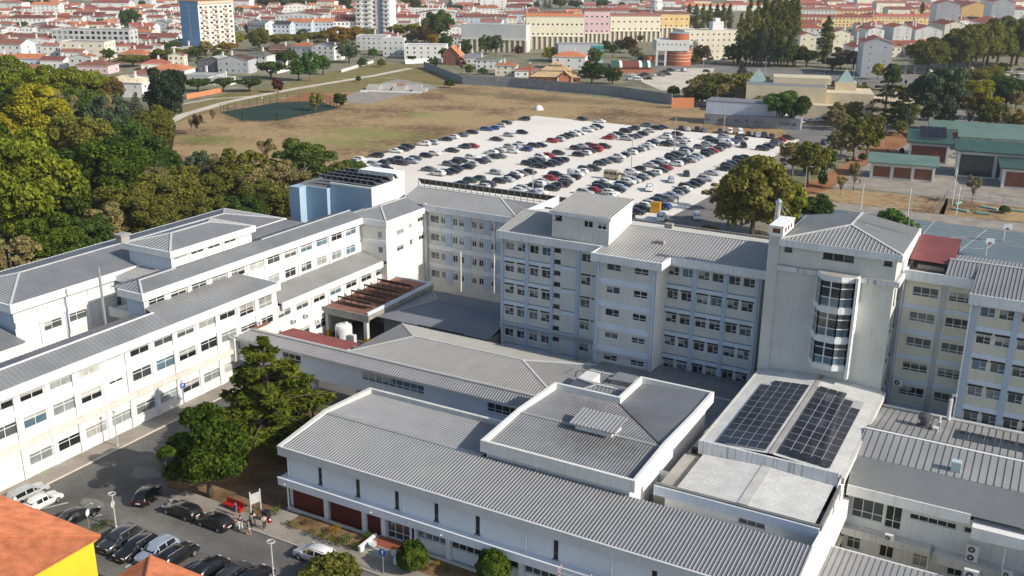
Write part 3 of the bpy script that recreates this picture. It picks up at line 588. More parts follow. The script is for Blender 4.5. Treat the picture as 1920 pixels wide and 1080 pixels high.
# glazed bay
pl = [(-22.7, 115.5), (-21.7, 113.5), (-19.4, 113.3), (-18.0, 114.1), (-17.9, 115.5)]
for z0, z1, nm in ((22.1, 22.7, 0), (18.25, 18.9, 1), (14.6, 15.25, 1), (11.1, 11.75, 1)):
    mb = MB(); mb.poly([(x, y, z1) for x, y in pl], 0 if nm else 1); mb.poly([(x, y, z0) for x, y in pl][::-1])
    for i in range(4): (xa, ya), (xb, yb) = pl[i], pl[i + 1]; mb.poly([(xa, ya, z0), (xb, yb, z0), (xb, yb, z1), (xa, ya, z1)])
    b.add(mb, 'bay_spandrel', [M['bandwhite'], M['concrete']])
for z0, z1 in ((18.9, 22.1), (15.25, 18.25), (11.75, 14.6)):
    fr, gl = MB(), MB()
    for i in range(4):
        a, c = Vector((*pl[i], 0)), Vector((*pl[i + 1], 0)); c0 = Vector((-20.2, 115.4, 0)); a = a + (c0 - a) * .05; c = c + (c0 - c) * .05
        ga, gc = a + (c0 - a) * .012, c + (c0 - c) * .012; n_ = 2 if i == 1 else 1
        gl.poly([(ga.x, ga.y, z0), (gc.x, gc.y, z0), (gc.x, gc.y, z0 + (z1 - z0) * .36), (ga.x, ga.y, z0 + (z1 - z0) * .36)], 1 if i == 0 else 2).poly([(ga.x, ga.y, z0 + (z1 - z0) * .36), (gc.x, gc.y, z0 + (z1 - z0) * .36), (gc.x, gc.y, z1), (ga.x, ga.y, z1)], (1, 0, 3, 1)[i])
        for k in range(n_ + 1): p = a + (c - a) * (k / n_); fr.box(p.x - .07, p.x + .07, p.y - .07, p.y + .07, z0, z1)
        for zz in (z0 + .07, z0 + (z1 - z0) * .36, z0 + (z1 - z0) * .74, z1 - .07): fr.bar((a.x, a.y, zz), (c.x, c.y, zz), .11, .10)
    f = b.add(fr, 'bay_window', M['frame']); b.add(gl, 'pane', [M['g0'], M['g4'], M['g3'], M['g1']], parent=f)  # paler pane colours stand in for reflections on the bay glass
    b.add(MB().box(-22.2, -18.2, 115.0, 115.05, z0, z0 + .9).box(-20.9, -19.6, 114.6, 115, z0, z0 + .75), 'bay_interior', M['g3'] if z0 > 12 else mat('red_chairs', (.35, .03, .03), .6))
b.add(MB().box(-17.9, -17.6, 113.7, 115.5, 10.2, 22.7), 'bay_fin', M['whiteclean'])
p = thing('vent_box', 'white louvred vent box on the tower roof beside the steel flue', 'vent', (-27.7, 117, 26.0))
MB().box(-.85, .75, -1.9, 3.2, 0, 1.15).box(-.95, .85, -2.0, 3.3, 1.15, 1.28).build('housing', M['whiteclean'], p)
MB().box(-.5, .4, -1.93, -1.9, .4, .95).box(.75, .78, -1.2, -.4, .35, .9).box(.75, .78, .2, .9, .35, .9).box(.75, .78, 1.5, 2.2, .35, .9).build('louvre', M['rust'], p)
p = thing('steel_flue', 'round stainless steel flue pipe on the corner of the tower roof', 'chimney', (-28.9, 119.6, 26))
MB().tube([(0, 0, -1), (0, 0, 3.0)], .33, 12).lathe([(.38, 3.0), (.38, 3.15), (.46, 3.15), (.1, 3.5), (0.0, 3.5)], n=12).build('pipe', M['steel'], p)
MB().bar((.1, 0, 3.2), (1.6, .3, 1.6), .05).bar((.1, 0, 3.2), (1.4, -1.5, 1.6), .05).build('brace', M['steel'], p)
p = thing('radio_mast', 'thin radio mast on the right edge of the tower roof', 'antenna', (-14.3, 124.0, 25.8))
MB().tube([(0, 0, 0), (0, 0, 6.5)], .05, 6).tube([(.5, 1, 0), (.5, 1, 5)], .04, 6).tube([(-.3, 0, 4), (.3, 0, 4)], .03, 6).build('mast', M['steel'], p)
# ================================================================== RIGHT BLOCKS
b = B('right_ward_block', 'yellowish cream ward block with triple windows right of the tower', 'building', (-9.6, 126, 0))
wins = [(x + 14, 19.8 - 3.15 * r, w_, 1.2, 'three', 'g0' if rng.random() < .7 else 'g1') for r in range(5) for x, w_ in ((-12.45, 2.85), (-8.5, 2.65))]
b.facade((-14.0, 120), S_, 8.4, 0, 22.2, wins)
b.wb.box(-14, -5.6, 120.1, 130, 0, 22.2, 0, 'fb'); b.walls(M['yellowish'])
b.add(MB().box(-9.35, -8.8, 119.9, 119.999, 3, 21.8).box(-13.95, -13.3, 119.85, 119.999, 3, 21.8), 'pilaster', mat('grey_blue_pilaster', (.46, .50, .52), .85, .06, .4, streak=.3))
for r in range(5): b.add(MB().box(-13.3, -9.35, 119.92, 119.999, 18.2 - 3.15 * r, 18.8 - 3.15 * r).box(-8.8, -5.6, 119.92, 119.999, 18.2 - 3.15 * r, 18.8 - 3.15 * r), 'floor_band', M['band'])
b.add(MB().tube([(-13.5, 119.7, 3), (-13.5, 119.7, 22)], .09, 6), 'drainpipe', M['paleblue'])
b.fascia(-13.6, -5.2, 119.4, 130.2, 21.75, 22.95, m='bandwhite', sides='f')
b.add(MB().box(-14, -9, 119.7, 132, 22.2, 22.3), 'terrace', M['dkconcrete'])
b.add(MB().box(-14.0, -13.7, 119.7, 132, 22.3, 25.0), 'side_wall', M['whiteclean'])
p = thing('roof_shed', 'open rooftop shed with a brick red sloping sheet roof', 'shed', (-11, 127, 22.3))
MB().poly([(-2.5, -4.4, 1.15), (2.3, -4.7, 1.15), (2.2, 4.5, 2.1), (-2.6, 4.7, 2.1)]).poly([(-2.6, 4.7, 2.05), (2.2, 4.5, 2.05), (2.3, -4.7, 1.1), (-2.5, -4.4, 1.1)]).build('roof', M['redroof'], p)
for x, y in ((-2.2, -4.2), (2, -4.2), (-2.2, 4.2), (2, 4.2)): MB().box(x - .08, x + .08, y - .08, y + .08, 0, 1.15 if y < 0 else 2.0).build('post', M['dkframe'], p)
MB().box(-1.6, 1.4, -4, -2.8, 0, .5).box(-1.2, 1.6, -2.2, -.8, 0, .7).box(-1.8, .4, .2, 1.8, 0, .6).build('stored_boxes', M['concrete'], p)
b = B('far_right_ward_block', 'cream ward block with paired windows projecting at the right edge', 'building', (5, 122, 0))
wins = [(x + 4.1 * k + 5.6, 20.05 - 3.15 * r, 1.5, 1.12, 'mw') for r in range(5) for k in range(5) for x in (-4.8, -2.9)]
b.facade((-5.6, 115.4), S_, 21.6, 0, 22.0, wins)
b.wb.box(-5.6, 16, 115.6, 130, 0, 22, 0, 'fb'); b.walls(mat('pale_cream_render', (.64, .61, .50), .85, .07, .3, streak=.35, streakcol=(.4, .38, .31)))
for x in [-5.65] + [-1.45 + 4.1 * k for k in range(5)]: b.add(MB().box(x, x + .62, 115.28, 115.399, 2, 21.4), 'pilaster', M['blue'])
for r in range(6):
    b.add(MB().box(-5.0, 16, 115.33, 115.399, 18.35 - 3.15 * r, 18.9 - 3.15 * r), 'floor_band', M['band'])
    mb = MB()
    for k in range(5):
        for x in (-4.8, -2.9): mb.box(x + 4.1 * k - .05, x + 4.1 * k + 1.55, 115.34, 115.399, 18.05 - 3.15 * r, 18.27 - 3.15 * r)
    b.add(mb, 'shutter_box', M['dark'])
b.add(MB().tube([(-5.75, 115.1, 3), (-5.75, 115.1, 21.5)], .1, 6), 'drainpipe', M['plastic'])
b.fascia(-6.1, 16, 114.8, 130.2, 21.4, 22.6, m='bandwhite', sides='fl')
b.roof([([(-6.0, 114.9, 22.58), (16, 114.9, 22.58), (16, 123.2, 23.9), (-6.0, 123.2, 23.9)], (0, 1)), ([(-9.2, 119.5, 22.98), (-6.0, 119.5, 23.0), (-6.0, 123.2, 23.9), (-9.2, 123.2, 23.9)], (0, 1)), ([(-9.2, 123.2, 23.9), (16, 123.2, 23.9), (16, 130.5, 22.6), (-9.2, 130.5, 22.6)], (0, 1))], .42, .09, .08, mats=('rooflt', 'ribdk'), caps=[((-9.2, 123.2, 23.9), (16, 123.2, 23.9))])
# ================================================================== FRONT HALL
b = B('front_hall', 'long low pale hall with a ribbed roof, slit windows and maroon panels facing the street', 'building', (-41, 79.5, 0))
sl_ = [-63.0, -58.05, -53.15, -48.4, -43.65, -38.9 if 0 else -35.2, -25.5, -20.2]
wins = [(x + 67.1, 3.95, .5, 2.6, 'slit', 'g0') for x in sl_]
b.facade((-67.1, 72.3), S_, 53.5, 3.9, 7.0, wins, depth=.3)
gf = [(-50.4, 1.55, 3.4, 1.0), (-46.4, 1.55, 3.4, 1.0), (-42.3, 1.55, 3.4, 1.0), (-38.2, 1.55, 3.4, 1.0), (-34.1, 1.55, 3.4, 1.0), (-30, 1.55, 3.4, 1.0), (-26, 1.55, 3.4, 1.0), (-22, 1.55, 3.4, 1.0), (-18, 1.55, 3.2, 1.0)]
b.facade((-67.1, 72.3), S_, 53.5, 0, 3.9, [(-54.2 + 67.1, .35, 2.9, 2.3, 'grid', 'g1')] + [(x + 67.1, z, w_, h_, 'strip', None) for x, z, w_, h_ in gf])
b.wb.poly([(-67.1, 88, 0), (-67.1, 72.3, 0), (-67.1, 72.3, 7), (-67.1, 79.6, 7.9), (-67.1, 88, 7)]).poly([(-13.6, 72.3, 0), (-13.6, 88, 0), (-13.6, 88, 7), (-13.6, 79.6, 7.9), (-13.6, 72.3, 7)]).poly([(-13.6, 88, 0), (-67.1, 88, 0), (-67.1, 88, 7), (-13.6, 88, 7)])
b.walls(M['hallwall'])
for x0, x1 in ((-66.6, -62.2), (-61.5, -57.2), (-56.6, -54.75)): b.add(MB().box(x0, x1, 72.2, 72.29, .15, 2.75), 'maroon_panel', M['maroon'])
for x in (-62.2, -57.2, -54.75, -51.2, -50.9, -46.9, -42.8, -38.7, -34.6, -30.5, -26.5, -22.5, -18.5): b.add(MB().box(x, x + .55, 71.95, 72.19, 0, 2.95), 'pier', M['hallwall'])
b.add(MB().box(-67.9, -13.4, 71.4, 72.3, 2.95, 3.75).box(-67.9, -67.1, 72.3, 74, 2.95, 3.75).box(-67.95, -13.4, 71.35, 71.55, 3.75, 3.87), 'canopy', [M['hallwall']])
mb = MB()
for x in (-67.0, -51.9, -38.0, -29.2): mb.tube([(x, 72.15, 3.9), (x, 72.15, 7)], .07, 6)
mb.tube([(-66.85, 71.7, 0), (-66.85, 71.7, 3)], .09, 6)
b.add(mb, 'drainpipe', M['whiteclean'])
b.add(MB().box(-68.0, -13.3, 71.75, 72.0, 6.35, 7.38).box(-68.0, -13.3, 71.7, 71.75, 7.3, 7.42), 'fascia', mat('hall_fascia', (.60, .62, .61), .85, .05, .4, streak=.25, streakcol=(.4, .41, .4)))
mb = MB()
for (ya, za, yb, zb) in ((71.75, 7.45, 79.6, 8.45), (79.6, 8.45, 88.2, 7.9)):
    mb.poly([(-68.0, ya, za), (-67.5, ya, za), (-67.5, yb, zb), (-68.0, yb, zb)]).poly([(-68.0, ya, 6.4), (-68.0, ya, za), (-68.0, yb, zb), (-68.0, yb, 6.4)]).poly([(-67.5, ya, 6.9), (-67.5, yb, 7.3), (-67.5, yb, zb), (-67.5, ya, za)])
mb.box(-67.5, -47.2, 87.8, 88.2, 6.4, 7.9)
b.add(mb, 'parapet', M['parapet'])
b.roof([([(-67.5, 72.0, 7.36), (-13.4, 72.0, 7.36), (-13.4, 79.6, 8.1), (-67.5, 79.6, 8.1)], (0, 1)), ([(-67.5, 79.6, 8.1), (-47.2, 79.6, 8.1), (-47.2, 87.8, 7.3), (-67.5, 87.8, 7.3)], (0, 1))], .36, .12, .07, mats=('gap', 'rib', 'seam'), caps=[((-67.5, 79.6, 8.1), (-47.2, 79.6, 8.1))], capw=.5)
for x in (-47.0, -41.5, -55.5, -66.9): b.add(MB().lathe([(.09, 0), (.12, .06), (.0, .14)], (x, 71.3, 3.25), 8), 'wall_lamp', M['plastic'])
b.add(MB().box(-30.9, -13.7, 79.75, 83.55, 5.3, 5.5), 'box_gutter', M['whiteclean'])  # floor coloured white to bounce light onto the wall behind
# steps, landing
p = thing('entrance_steps', 'grey entrance steps with a red tiled landing and low white side walls', 'steps', (-53, 70.2, 0))
mb = MB()
for i in range(4): mb.box(-1.9, 1.9, -1.2 + i * .35, -.85 + i * .35 if i < 3 else 1.7, 0, .13 * (i + 1))
mb.build('steps', M['concrete'], p); MB().box(-1.7, 1.7, .0, 1.7, .521, .54).build('landing', mat('red_tile_landing', (.30, .09, .05), .7, .08, 1), p)
MB().box(-2.3, -2.0, -1.4, 1.4, 0, .8).build('side_wall', M['whiteclean'], p); MB().box(2.0, 2.3, -1.4, 1.4, 0, .8).build('side_wall', M['whiteclean'], p)
# ------------------------------------------------------------------ raised hall block
b = B('raised_hall_block', 'raised white block with a grey ribbed roof and parapet standing on the front hall', 'building', (-38.5, 91, 0))
wb = b.wb
wb.poly([(-46.8, 79.85, 4), (-30.9, 79.85, 4), (-30.9, 79.85, 9.2), (-46.8, 79.85, 9.2)]).poly([(-30.9, 79.85, 0), (-30.9, 102.6, 0), (-30.9, 102.6, 9.2), (-30.9, 79.85, 9.2)], 1).poly([(-46.8, 96.2, 0), (-46.8, 79.85, 0), (-46.8, 79.85, 9.2), (-46.8, 96.2, 9.2)]).poly([(-39, 96.2, 0), (-46.8, 96.2, 0), (-46.8, 96.2, 9.2), (-39, 96.2, 9.2)]).poly([(-39, 102.6, 0), (-39, 96.2, 0), (-39, 96.2, 9.2), (-39, 102.6, 9.2)]).poly([(-30.9, 102.6, 0), (-39, 102.6, 0), (-39, 102.6, 9.2), (-30.9, 102.6, 9.2)])
b.walls([M['hallwall'], M['whiteclean']])  # sunlit right wall painted brighter white than the bluish shaded walls
t = .35; mb = MB()
mb.box(-47.3, -30.2, 79.35, 79.7, 8.7, 10.0)
for (ya, za, yb, zb) in ((79.7, 10.0, 87.5, 10.35), (87.5, 10.35, 96.5, 10.0)):
    for x0, x1 in ((-47.3, -46.95), (-30.55, -30.2)):
        k = len(mb.v); mb.v += [(x0, ya, 8.7), (x1, ya, 8.7), (x1, yb, 8.7), (x0, yb, 8.7), (x0, ya, za), (x1, ya, za), (x1, yb, zb), (x0, yb, zb)]
        for q in ((0, 3, 2, 1), (4, 5, 6, 7), (0, 1, 5, 4), (1, 2, 6, 5), (2, 3, 7, 6), (3, 0, 4, 7)): mb.f.append(tuple(k + i for i in q)); mb.m.append(0)
mb.box(-30.55, -30.2, 96.5, 103.1, 8.7, 10.0).box(-46.95, -38.9, 96.15, 96.5, 8.7, 10.0).box(-39.25, -38.9, 96.5, 103.1, 8.7, 10.0).box(-38.9, -30.55, 102.75, 103.1, 8.7, 10.0)
b.add(mb, 'parapet', mat('bright_parapet', (.72, .72, .68), .9, .07, .5, streak=.3, streakcol=(.32, .32, .29)))
b.roof([([(-46.95, 79.7, 9.3), (-30.55, 79.7, 9.3), (-30.55, 87.5, 9.85), (-46.95, 87.5, 9.85)], (0, 1)), ([(-46.95, 87.5, 9.85), (-30.55, 87.5, 9.85), (-39.1, 96.15, 9.25), (-46.95, 96.15, 9.25)], (0, 1)), ([(-30.55, 87.5, 9.85), (-30.55, 102.75, 9.75), (-38.9, 102.75, 9.2), (-38.9, 96.2, 9.24), (-39.1, 96.1, 9.25)], (1, 0))], .335, .10, .06, mats=('gapsoot', 'ribsoot', 'seam'), caps=[((-46.95, 87.5, 9.85), (-30.55, 87.5, 9.85))], capw=.45)
b.add(MB().bar((-30.6, 87.5, 9.9), (-39.05, 96.1, 9.3), .14, .05), 'valley_gutter', M['dark'])
for x in (-46.6, -40.8): b.add(MB().tube([(x, 79.7, 8.1), (x, 79.7, 8.75)], .08, 6), 'drainpipe', M['whiteclean'])
p = thing('roof_skylight', 'raised skylight box with ribbed lid and soot stain on the raised hall roof', 'skylight', (-38.0, 88.2, 9.6))
mb = MB().box(-2.1, 2.1, -1.3, 1.2, 0, .9); mb.build('curb', M['whiteclean'], p)
mb = MB().poly([(-2.6, -1.8, 1.0), (2.6, -1.8, 1.0), (2.6, 1.7, 1.35), (-2.6, 1.7, 1.35)])
mb.poly([(-2.6, 1.7, 1.25), (2.6, 1.7, 1.25), (2.6, -1.8, 0.9), (-2.6, -1.8, 0.9)]).poly([(-2.6, -1.8, 0.9), (2.6, -1.8, 0.9), (2.6, -1.8, 1.0), (-2.6, -1.8, 1.0)])
for i in range(13): mb.bar((-2.5 + i * .417, -1.8, 1.04), (-2.5 + i * .417, 1.7, 1.39), .16, .08)
mb.build('lid', M['rib'], p)
b.add(MB().box(-30.9, -13.6, 79.7, 83.55, 5.3, 5.5), 'box_gutter', M['roof']) if 0 else None
b = B('hall_rear_annex', 'small hipped grey roof annex tucked behind the raised hall block', 'building', (-43, 99.5, 0))
b.wb.box(-47.5, -39.3, 96.6, 103.5, 0, 7.4, 0, 'tb'); b.walls(M['hallwall'])
F, c = hip(-48, -39.1, 96.6, 104.2, 7.4, 8.9, 'x', 4.2, 0); b.roof(F, .5, .1, .07, caps=c, mats=('rooflt', 'ribdk'))
b = B('rear_service_roof', 'shaded dark sheet roof between the raised hall and the ward block', 'building', (-36, 112, 0))
b.wb.box(-50, -27.8, 104.5, 119.9, 0, 4.3, 0, 'tb'); b.walls(M['hallwall'])
b.roof([([(-50, 104.4, 4.4), (-27.8, 104.4, 4.4), (-27.8, 112, 5.2), (-50, 112, 5.2)], (0, 1)), ([(-50, 112, 5.2), (-27.8, 112, 5.2), (-27.8, 119.95, 4.6), (-50, 119.95, 4.6)], (0, 1))], .5, .1, .07, mats=('roof', 'ribdk'), caps=[((-50, 112, 5.2), (-27.8, 112, 5.2))])
b = B('side_passage_roof', 'narrow flat passage roof between the raised hall and the solar roof', 'building', (-29.2, 93, 0))
b.wb.box(-30.15, -27.75, 84.4, 104.3, 0, 6.2, 0, 'b'); b.walls(M['concrete'])
b.add(MB().box(-29.7, -28.0, 94.5, 95.0, 6.2, 6.8), 'kerb', M['dark'])
mb = MB()
for i in range(22): mb.box(-28.9, -27.9, 95.2 + i * .42, 95.4 + i * .42, 6.2, 6.34)
b.add(mb, 'corrugated_strip', M['roof'])
# ------------------------------------------------------------------ solar roof building
b = B('solar_roof_building', 'white building with a worn flat white roof carrying two black solar arrays', 'building', (-20.7, 99, 0))
b.facade((-28.6, 83.6), S_, 14.7, 5.2, 7.95, [(7.4, 6.05, 2.6, .75, 'strip', 'g0')])
wins = [(1.2 + k * 3.1, 4.6, 1.2, 1.4, 'two') for k in range(9)]
b.facade((-13.9, 83.6), E_, 31.8, -2.5, 7.2, wins)
b.wb.poly([(-28.0, 115.4, 0), (-28.0, 84, 0), (-28.0, 84, 7.2), (-28.0, 115.4, 7.2)]).box(-28.0, -13.9, 83.62, 115.4, 7.2, 7.25, 0, 'tb')
b.wb.poly([(-28.0, 92, 7.2), (-28.0, 115.4, 7.2), (-28.0, 115.4, 8.8), (-28.0, 92, 8.8)][::-1]).poly([(-13.9, 92, 7.2), (-13.9, 115.4, 7.2), (-13.9, 115.4, 8.8), (-13.9, 92, 8.8)])
b.walls([M['whiteclean']])
zs = lambda x: 9.5 - .075 * abs(x + 20.7)
b.roof([([(-27.9, 92.3, zs(-27.9)), (-20.7, 92.3, 9.5), (-20.7, 115.4, 9.5), (-27.9, 115.4, zs(-27.9))], (1, 0)), ([(-20.7, 92.3, 9.5), (-13.6, 92.3, zs(-13.6)), (-13.6, 115.4, zs(-13.6)), (-20.7, 115.4, 9.5)], (1, 0))], .45, .06, .02, mats=('whitesheet', 'sheetline', 'whitesheet'))
b.add(MB().box(-20.95, -20.45, 92.3, 115.4, 9.5, 9.56), 'ridge_strip', M['concrete'])
b.add(MB().box(-28.2, -13.9, 92.0, 92.3, 7.7, 9.25), 'end_parapet', mat('streaked_parapet', (.64, .65, .66), .9, .08, .5, streak=.8, streakcol=(.2, .2, .2)))
b.add(MB().box(-28.3, -27.95, 92.3, 115.4, 8.3, 9.0), 'side_gutter', M['parapet']); b.add(MB().box(-13.6, -13.3, 92, 115.4, 8.2, 8.9), 'side_gutter', M['parapet'])
zl = lambda x: 8.15 - .05 * abs(x + 20.9)
b.roof([([(-27.6, 83.5, zl(-27.6)), (-20.9, 83.5, 8.15), (-20.9, 92.0, 8.15), (-27.6, 92.0, zl(-27.6))], (1, 0)), ([(-20.9, 83.5, 8.15), (-14.2, 83.5, zl(-14.2)), (-14.2, 92.0, zl(-14.2)), (-20.9, 92.0, 8.15)], (1, 0))], .45, .06, .02, mats=('whitesheet', 'sheetline', 'whitesheet'), name='lower_roof')
b.add(MB().box(-21.4, -20.4, 83.5, 92, 8.152, 8.19), 'ridge_strip', mat('light_concrete', (.50, .49, .46), .9, .12, .6))
b.add(MB().box(-29.6, -13.6, 83.1, 83.5, 7.75, 8.15).box(-13.75, -13.5, 83.5, 92.0, 7.5, 8.1), 'gutter', M['dkconcrete'])
b.add(MB().box(-29.6, -13.6, 82.9, 83.1, 7.0, 8.0), 'fascia', mat('pale_blue_fascia', (.60, .67, .75), .8, .05, .4, streak=.15))
b.add(MB().box(-29.6, -27.7, 83.5, 92, 7.0, 7.35), 'ledge', M['concrete'])
for nm, x0, x1, y0, y1, cut in (('left', -26.5, -21.3, 92.7, 111.5, 1), ('right', -20.2, -14.9, 92.7, 111.8, 2)):
    p = thing('solar_array', 'large black solar array on the ' + ('left slope of the white roof' if nm == 'left' else 'right slope of the white roof'), 'solar panels', ((x0 + x1) / 2, (y0 + y1) / 2, 9.2), 0, 'solar arrays on the white roof')
    pv, fr = MB(), MB(); nx = 5; ny = 11; dx = (x1 - x0) / nx; dy = (y1 - y0) / ny; s = .075 if nm == 'left' else -.075
    for i in range(nx):
        for j in range(ny):
            if cut == 1 and i == 0 and j > 9: continue
            if cut == 2 and i == nx - 1 and j > 8: continue
            if cut == 2 and i == nx - 2 and j > 9: continue
            cx = x0 + dx * (i + .5); cy = y0 + dy * (j + .5); z = zs(cx) + .17
            MB().obox((cx - p.location.x, cy - p.location.y, z - 9.2), (dx / 2 - .045, 0, s * (dx / 2 - .045)), (0, dy / 2 - .06, 0), (0, 0, .02)).build('panel', M['pv'], p)
    for i in range(nx): 
        cx = x0 + dx * (i + .5); fr.obox((cx - p.location.x, 0, zs(cx) + .14 - 9.2), (dx / 2, 0, s * dx / 2), (0, (y1 - y0) / 2 - (0 if cut == 1 and i else 1.2), 0), (0, 0, .02))
    fr.build('frame', M['pvline'], p)
# ------------------------------------------------------------------ low rear block, right
b = B('seam_roof_block', 'low block with a standing seam roof over cluttered air conditioner balconies', 'building', (4, 103, 0))
wins = [(.6, 1.9, 3.1, 2.3, 'grid', 'g1'), (3.9, 1.6, 1.6, 2.6, 'grid', 'g0')] + [(6.2 + 5.1 * k, 3.25, 4.4, .65, 'strip', 'g0') for k in range(5)] + [(.5 + 3.3 * k, -1.9, 1.4, 1.4, 'two' if k % 2 else 'lw', ['g1', 'g0', 'g2', 'g0'][k % 4]) for k in range(9)]
b.facade((-13.6, 97.6), S_, 31, -2.5, 4.8, wins)
b.wb.box(-13.6, 17.4, 97.9, 114.8, -2.5, 6.6, 0, 'ftb'); b.walls(mat('dull_white_render', (.68, .69, .67), .9, .07, .4, streak=.35, streakcol=(.3, .31, .3)))
b.add(MB().box(-13.6, -1.9, 96.5, 97.6, 4.75, 5.9).box(-1.6, 17, 95.6, 97.6, 3.9, 5.1), 'fascia', M['fascia'])
b.add(MB().box(-13.6, -5.0, 96.4, 97.6, .2, 1.0).box(-4.6, 1.6, 96.1, 97.6, -.2, .75).box(1.8, 17, 95.4, 97.6, -.7, .4), 'balcony', mat('stained_balcony', (.58, .58, .56), .9, .1, .5, streak=.7, streakcol=(.22, .22, .21)))
b.add(MB().tube([(-5.0, 96.7, -2.5), (-5.0, 96.7, 1.0)], .08, 6).tube([(1.6, 96.5, -2.5), (1.6, 96.5, 4)], .1, 6), 'drainpipe', M['plastic'])
rp = [([(-13.6, 98.5, 8.5), (17, 98.5, 8.5), (17, 103.9, 9.2), (-13.6, 103.9, 9.2)], (0, 1)), ([(-13.6, 103.9, 9.15), (17, 103.9, 9.15), (17, 114.8, 7.4), (-13.6, 114.8, 7.4)], (0, 1))]
b.roof(rp, .72, .05, .07, mats=('seam', 'seamline', 'whiteclean'), caps=[((-13.6, 103.9, 9.2), (17, 103.9, 9.2))])
b.add(MB().box(-13.6, 17, 104.1, 105.0, 8.95, 9.02), 'walkway_strip', M['roof'])
mb = MB()
for i in range(24): z0 = 5.75 + i * .115; y = 96.55 + i * .083; mb.poly([(-13.6, y, z0), (17, y, z0), (17, y + .03, z0 + .08), (-13.6, y + .03, z0 + .08)]).poly([(-13.6, y + .03, z0 + .08), (17, y + .03, z0 + .08), (17, y + .083, z0 + .115), (-13.6, y + .083, z0 + .115)], 1)
b.add(mb, 'corrugated_cladding', [M['rooflt'], M['roof']])
b.add(MB().tube([(-13.4, 114.9, 7.5), (17, 114.9, 7.5)], .22, 8), 'gutter_pipe', M['parapet'])
p = thing('solar_panel_row', 'low solar panel row lying on the standing seam roof at the right edge', 'solar panels', (2, 109.3, 8.3))
mb, fr = MB(), MB()
for i in range(10):
    for j in range(3): MB().obox((-6.4 + i * 1.55, -1.2 + j * 1.2, .22 - j * .19), (.72, 0, 0), (0, .56, -.09), (0, 0, .02)).build('panel', M['pv'], p)
fr.obox((.6, 0, -.03), (7.9, 0, 0), (0, 1.85, -.29), (0, 0, .02)); fr.build('frame', M['pvline'], p)
p = thing('roof_extractor', 'dark round roof extractor with pale fan boxes on the seam roof', 'extractor', (-8.2, 109.6, 8.2))
MB().lathe([(.75, 0), (.75, .25), (.5, .3), (.5, .9), (.8, 1.0), (.7, 1.5), (.2, 1.7), (0, 1.7)], n=14).build('cowl', M['dkframe'], p); MB().box(.9, 1.5, -.9, -.2, 0, .5).box(1.2, 1.6, .1, .6, 0, .9).tube([(1.4, .35, .9), (1.4, .35, 1.5)], .15).build('fan_box', M['parapet'], p)
p = thing('flue_cowl', 'pale bluish square flue box on the seam roof', 'vent', (-4.0, 99.7, 8.6)); MB().box(-.45, .45, -.4, .4, 0, 1.1).build('casing', mat('pale_teal_metal', (.45, .55, .56), .5), p)
p = thing('vent_pipe', 'white bent vent pipe standing against the ward block', 'pipe', (-6.2, 114.5, 7.5)); MB().tube([(0, 0, 0), (0, 0, 2.6), (.1, 0, 3.0), (.5, 0, 3.2)], .22, 8).build('pipe', M['plastic'], p)
def ac_unit(x, y, z, label, n=S_, wd=.9, fans=1, h=.65):
    p = thing('air_conditioner', label, 'air conditioner', (x, y, z), math.atan2(n[1], n[0]) + math.pi / 2, 'outdoor air conditioner units')
    hh = h * fans; MB().box(-wd / 2, wd / 2, -.17, .17, .1, hh + .1).box(-wd / 2 - .02, wd / 2 + .02, -.19, .19, hh + .1, hh + .13).build('casing', M['plastic'], p)
    mb = MB()
    for i in range(fans):
        mb.tube([(-.1, -.171, .1 + h * (i + .5)), (-.1, -.19, .1 + h * (i + .5))], h * .38, 14)
    mb.build('fan_grille', M['dkframe'], p); mb2 = MB()
    for i in range(fans): mb2.tube([(-.1, -.19, .1 + h * (i + .5)), (-.1, -.2, .1 + h * (i + .5))], h * .11, 8)
    mb2.build('hub', M['plastic'], p)
    for s in (-wd / 2 + .08, wd / 2 - .08): MB().box(s - .035, s + .035, -.15, .15, 0, .1).build('foot', M['steel'], p)
ac_unit(-8.9, 96.0, 1.0, 'square boxed air conditioner on the balcony by the big dark window', wd=.8)
ac_unit(-1.2, 96.6, .75, 'tall air conditioner with two fans under the strip windows', wd=1.1, fans=2, h=.9)
ac_unit(2.1, 96.0, .4, 'small air conditioner on the stained balcony near the downpipe', wd=1.0)
ac_unit(5.6, 95.7, .4, 'big air conditioner on the balcony at the right edge', wd=1.15, h=.9)
ac_unit(-12.6, 119.6, 8.3, 'air conditioner fixed below the triple window beside the tower', wd=1.2, h=.85)
ac_unit(-.9, 89.0, 3.3, 'white air conditioner standing on the front seam roof edge', wd=1.2, h=.95)
ac_unit(-96.7, 100.2, 6.55, 'air conditioner on the stub roof where the bridge meets the long wing', E_, wd=.9)
ac_unit(-96.6, 110.4, 4.45, 'air conditioner on the ledge of the two storey link', E_, wd=.8)
ac_unit(-96.6, 107.6, 4.45, 'air conditioner on the link ledge nearest the bridge', E_, wd=.8)
ac_unit(-96.9, 113.2, 2.6, 'wall air conditioner beside the carport opening', E_, wd=1.0)
ac_unit(-29.5, 99.0, 6.2, 'grey air conditioner on the passage roof against the raised hall wall', W_, wd=1.0)
b = B('front_seam_roof_shed', 'low building with a beige grey standing seam roof in the bottom right corner', 'building', (3, 80, 0))
b.wb.box(-13.1, 17, 64, 88.5, -2.5, 2.9, 0, 'tb'); b.walls(M['parapet'])
b.roof([([(-13.2, 63, 3.6), (17, 63, 3.6), (17, 88.8, 3.0), (-13.2, 88.8, 3.0)], (0, 1))], .55, .05, .06, mats=('seam', 'seamline'))
b.add(MB().tube([(-13.2, 88.9, 2.95), (17, 88.9, 2.95)], .16, 8), 'gutter', M['parapet'])
b.add(MB().box(-13.9, -13.25, 63, 97, 2.2, 4.2), 'side_parapet', M['white'])
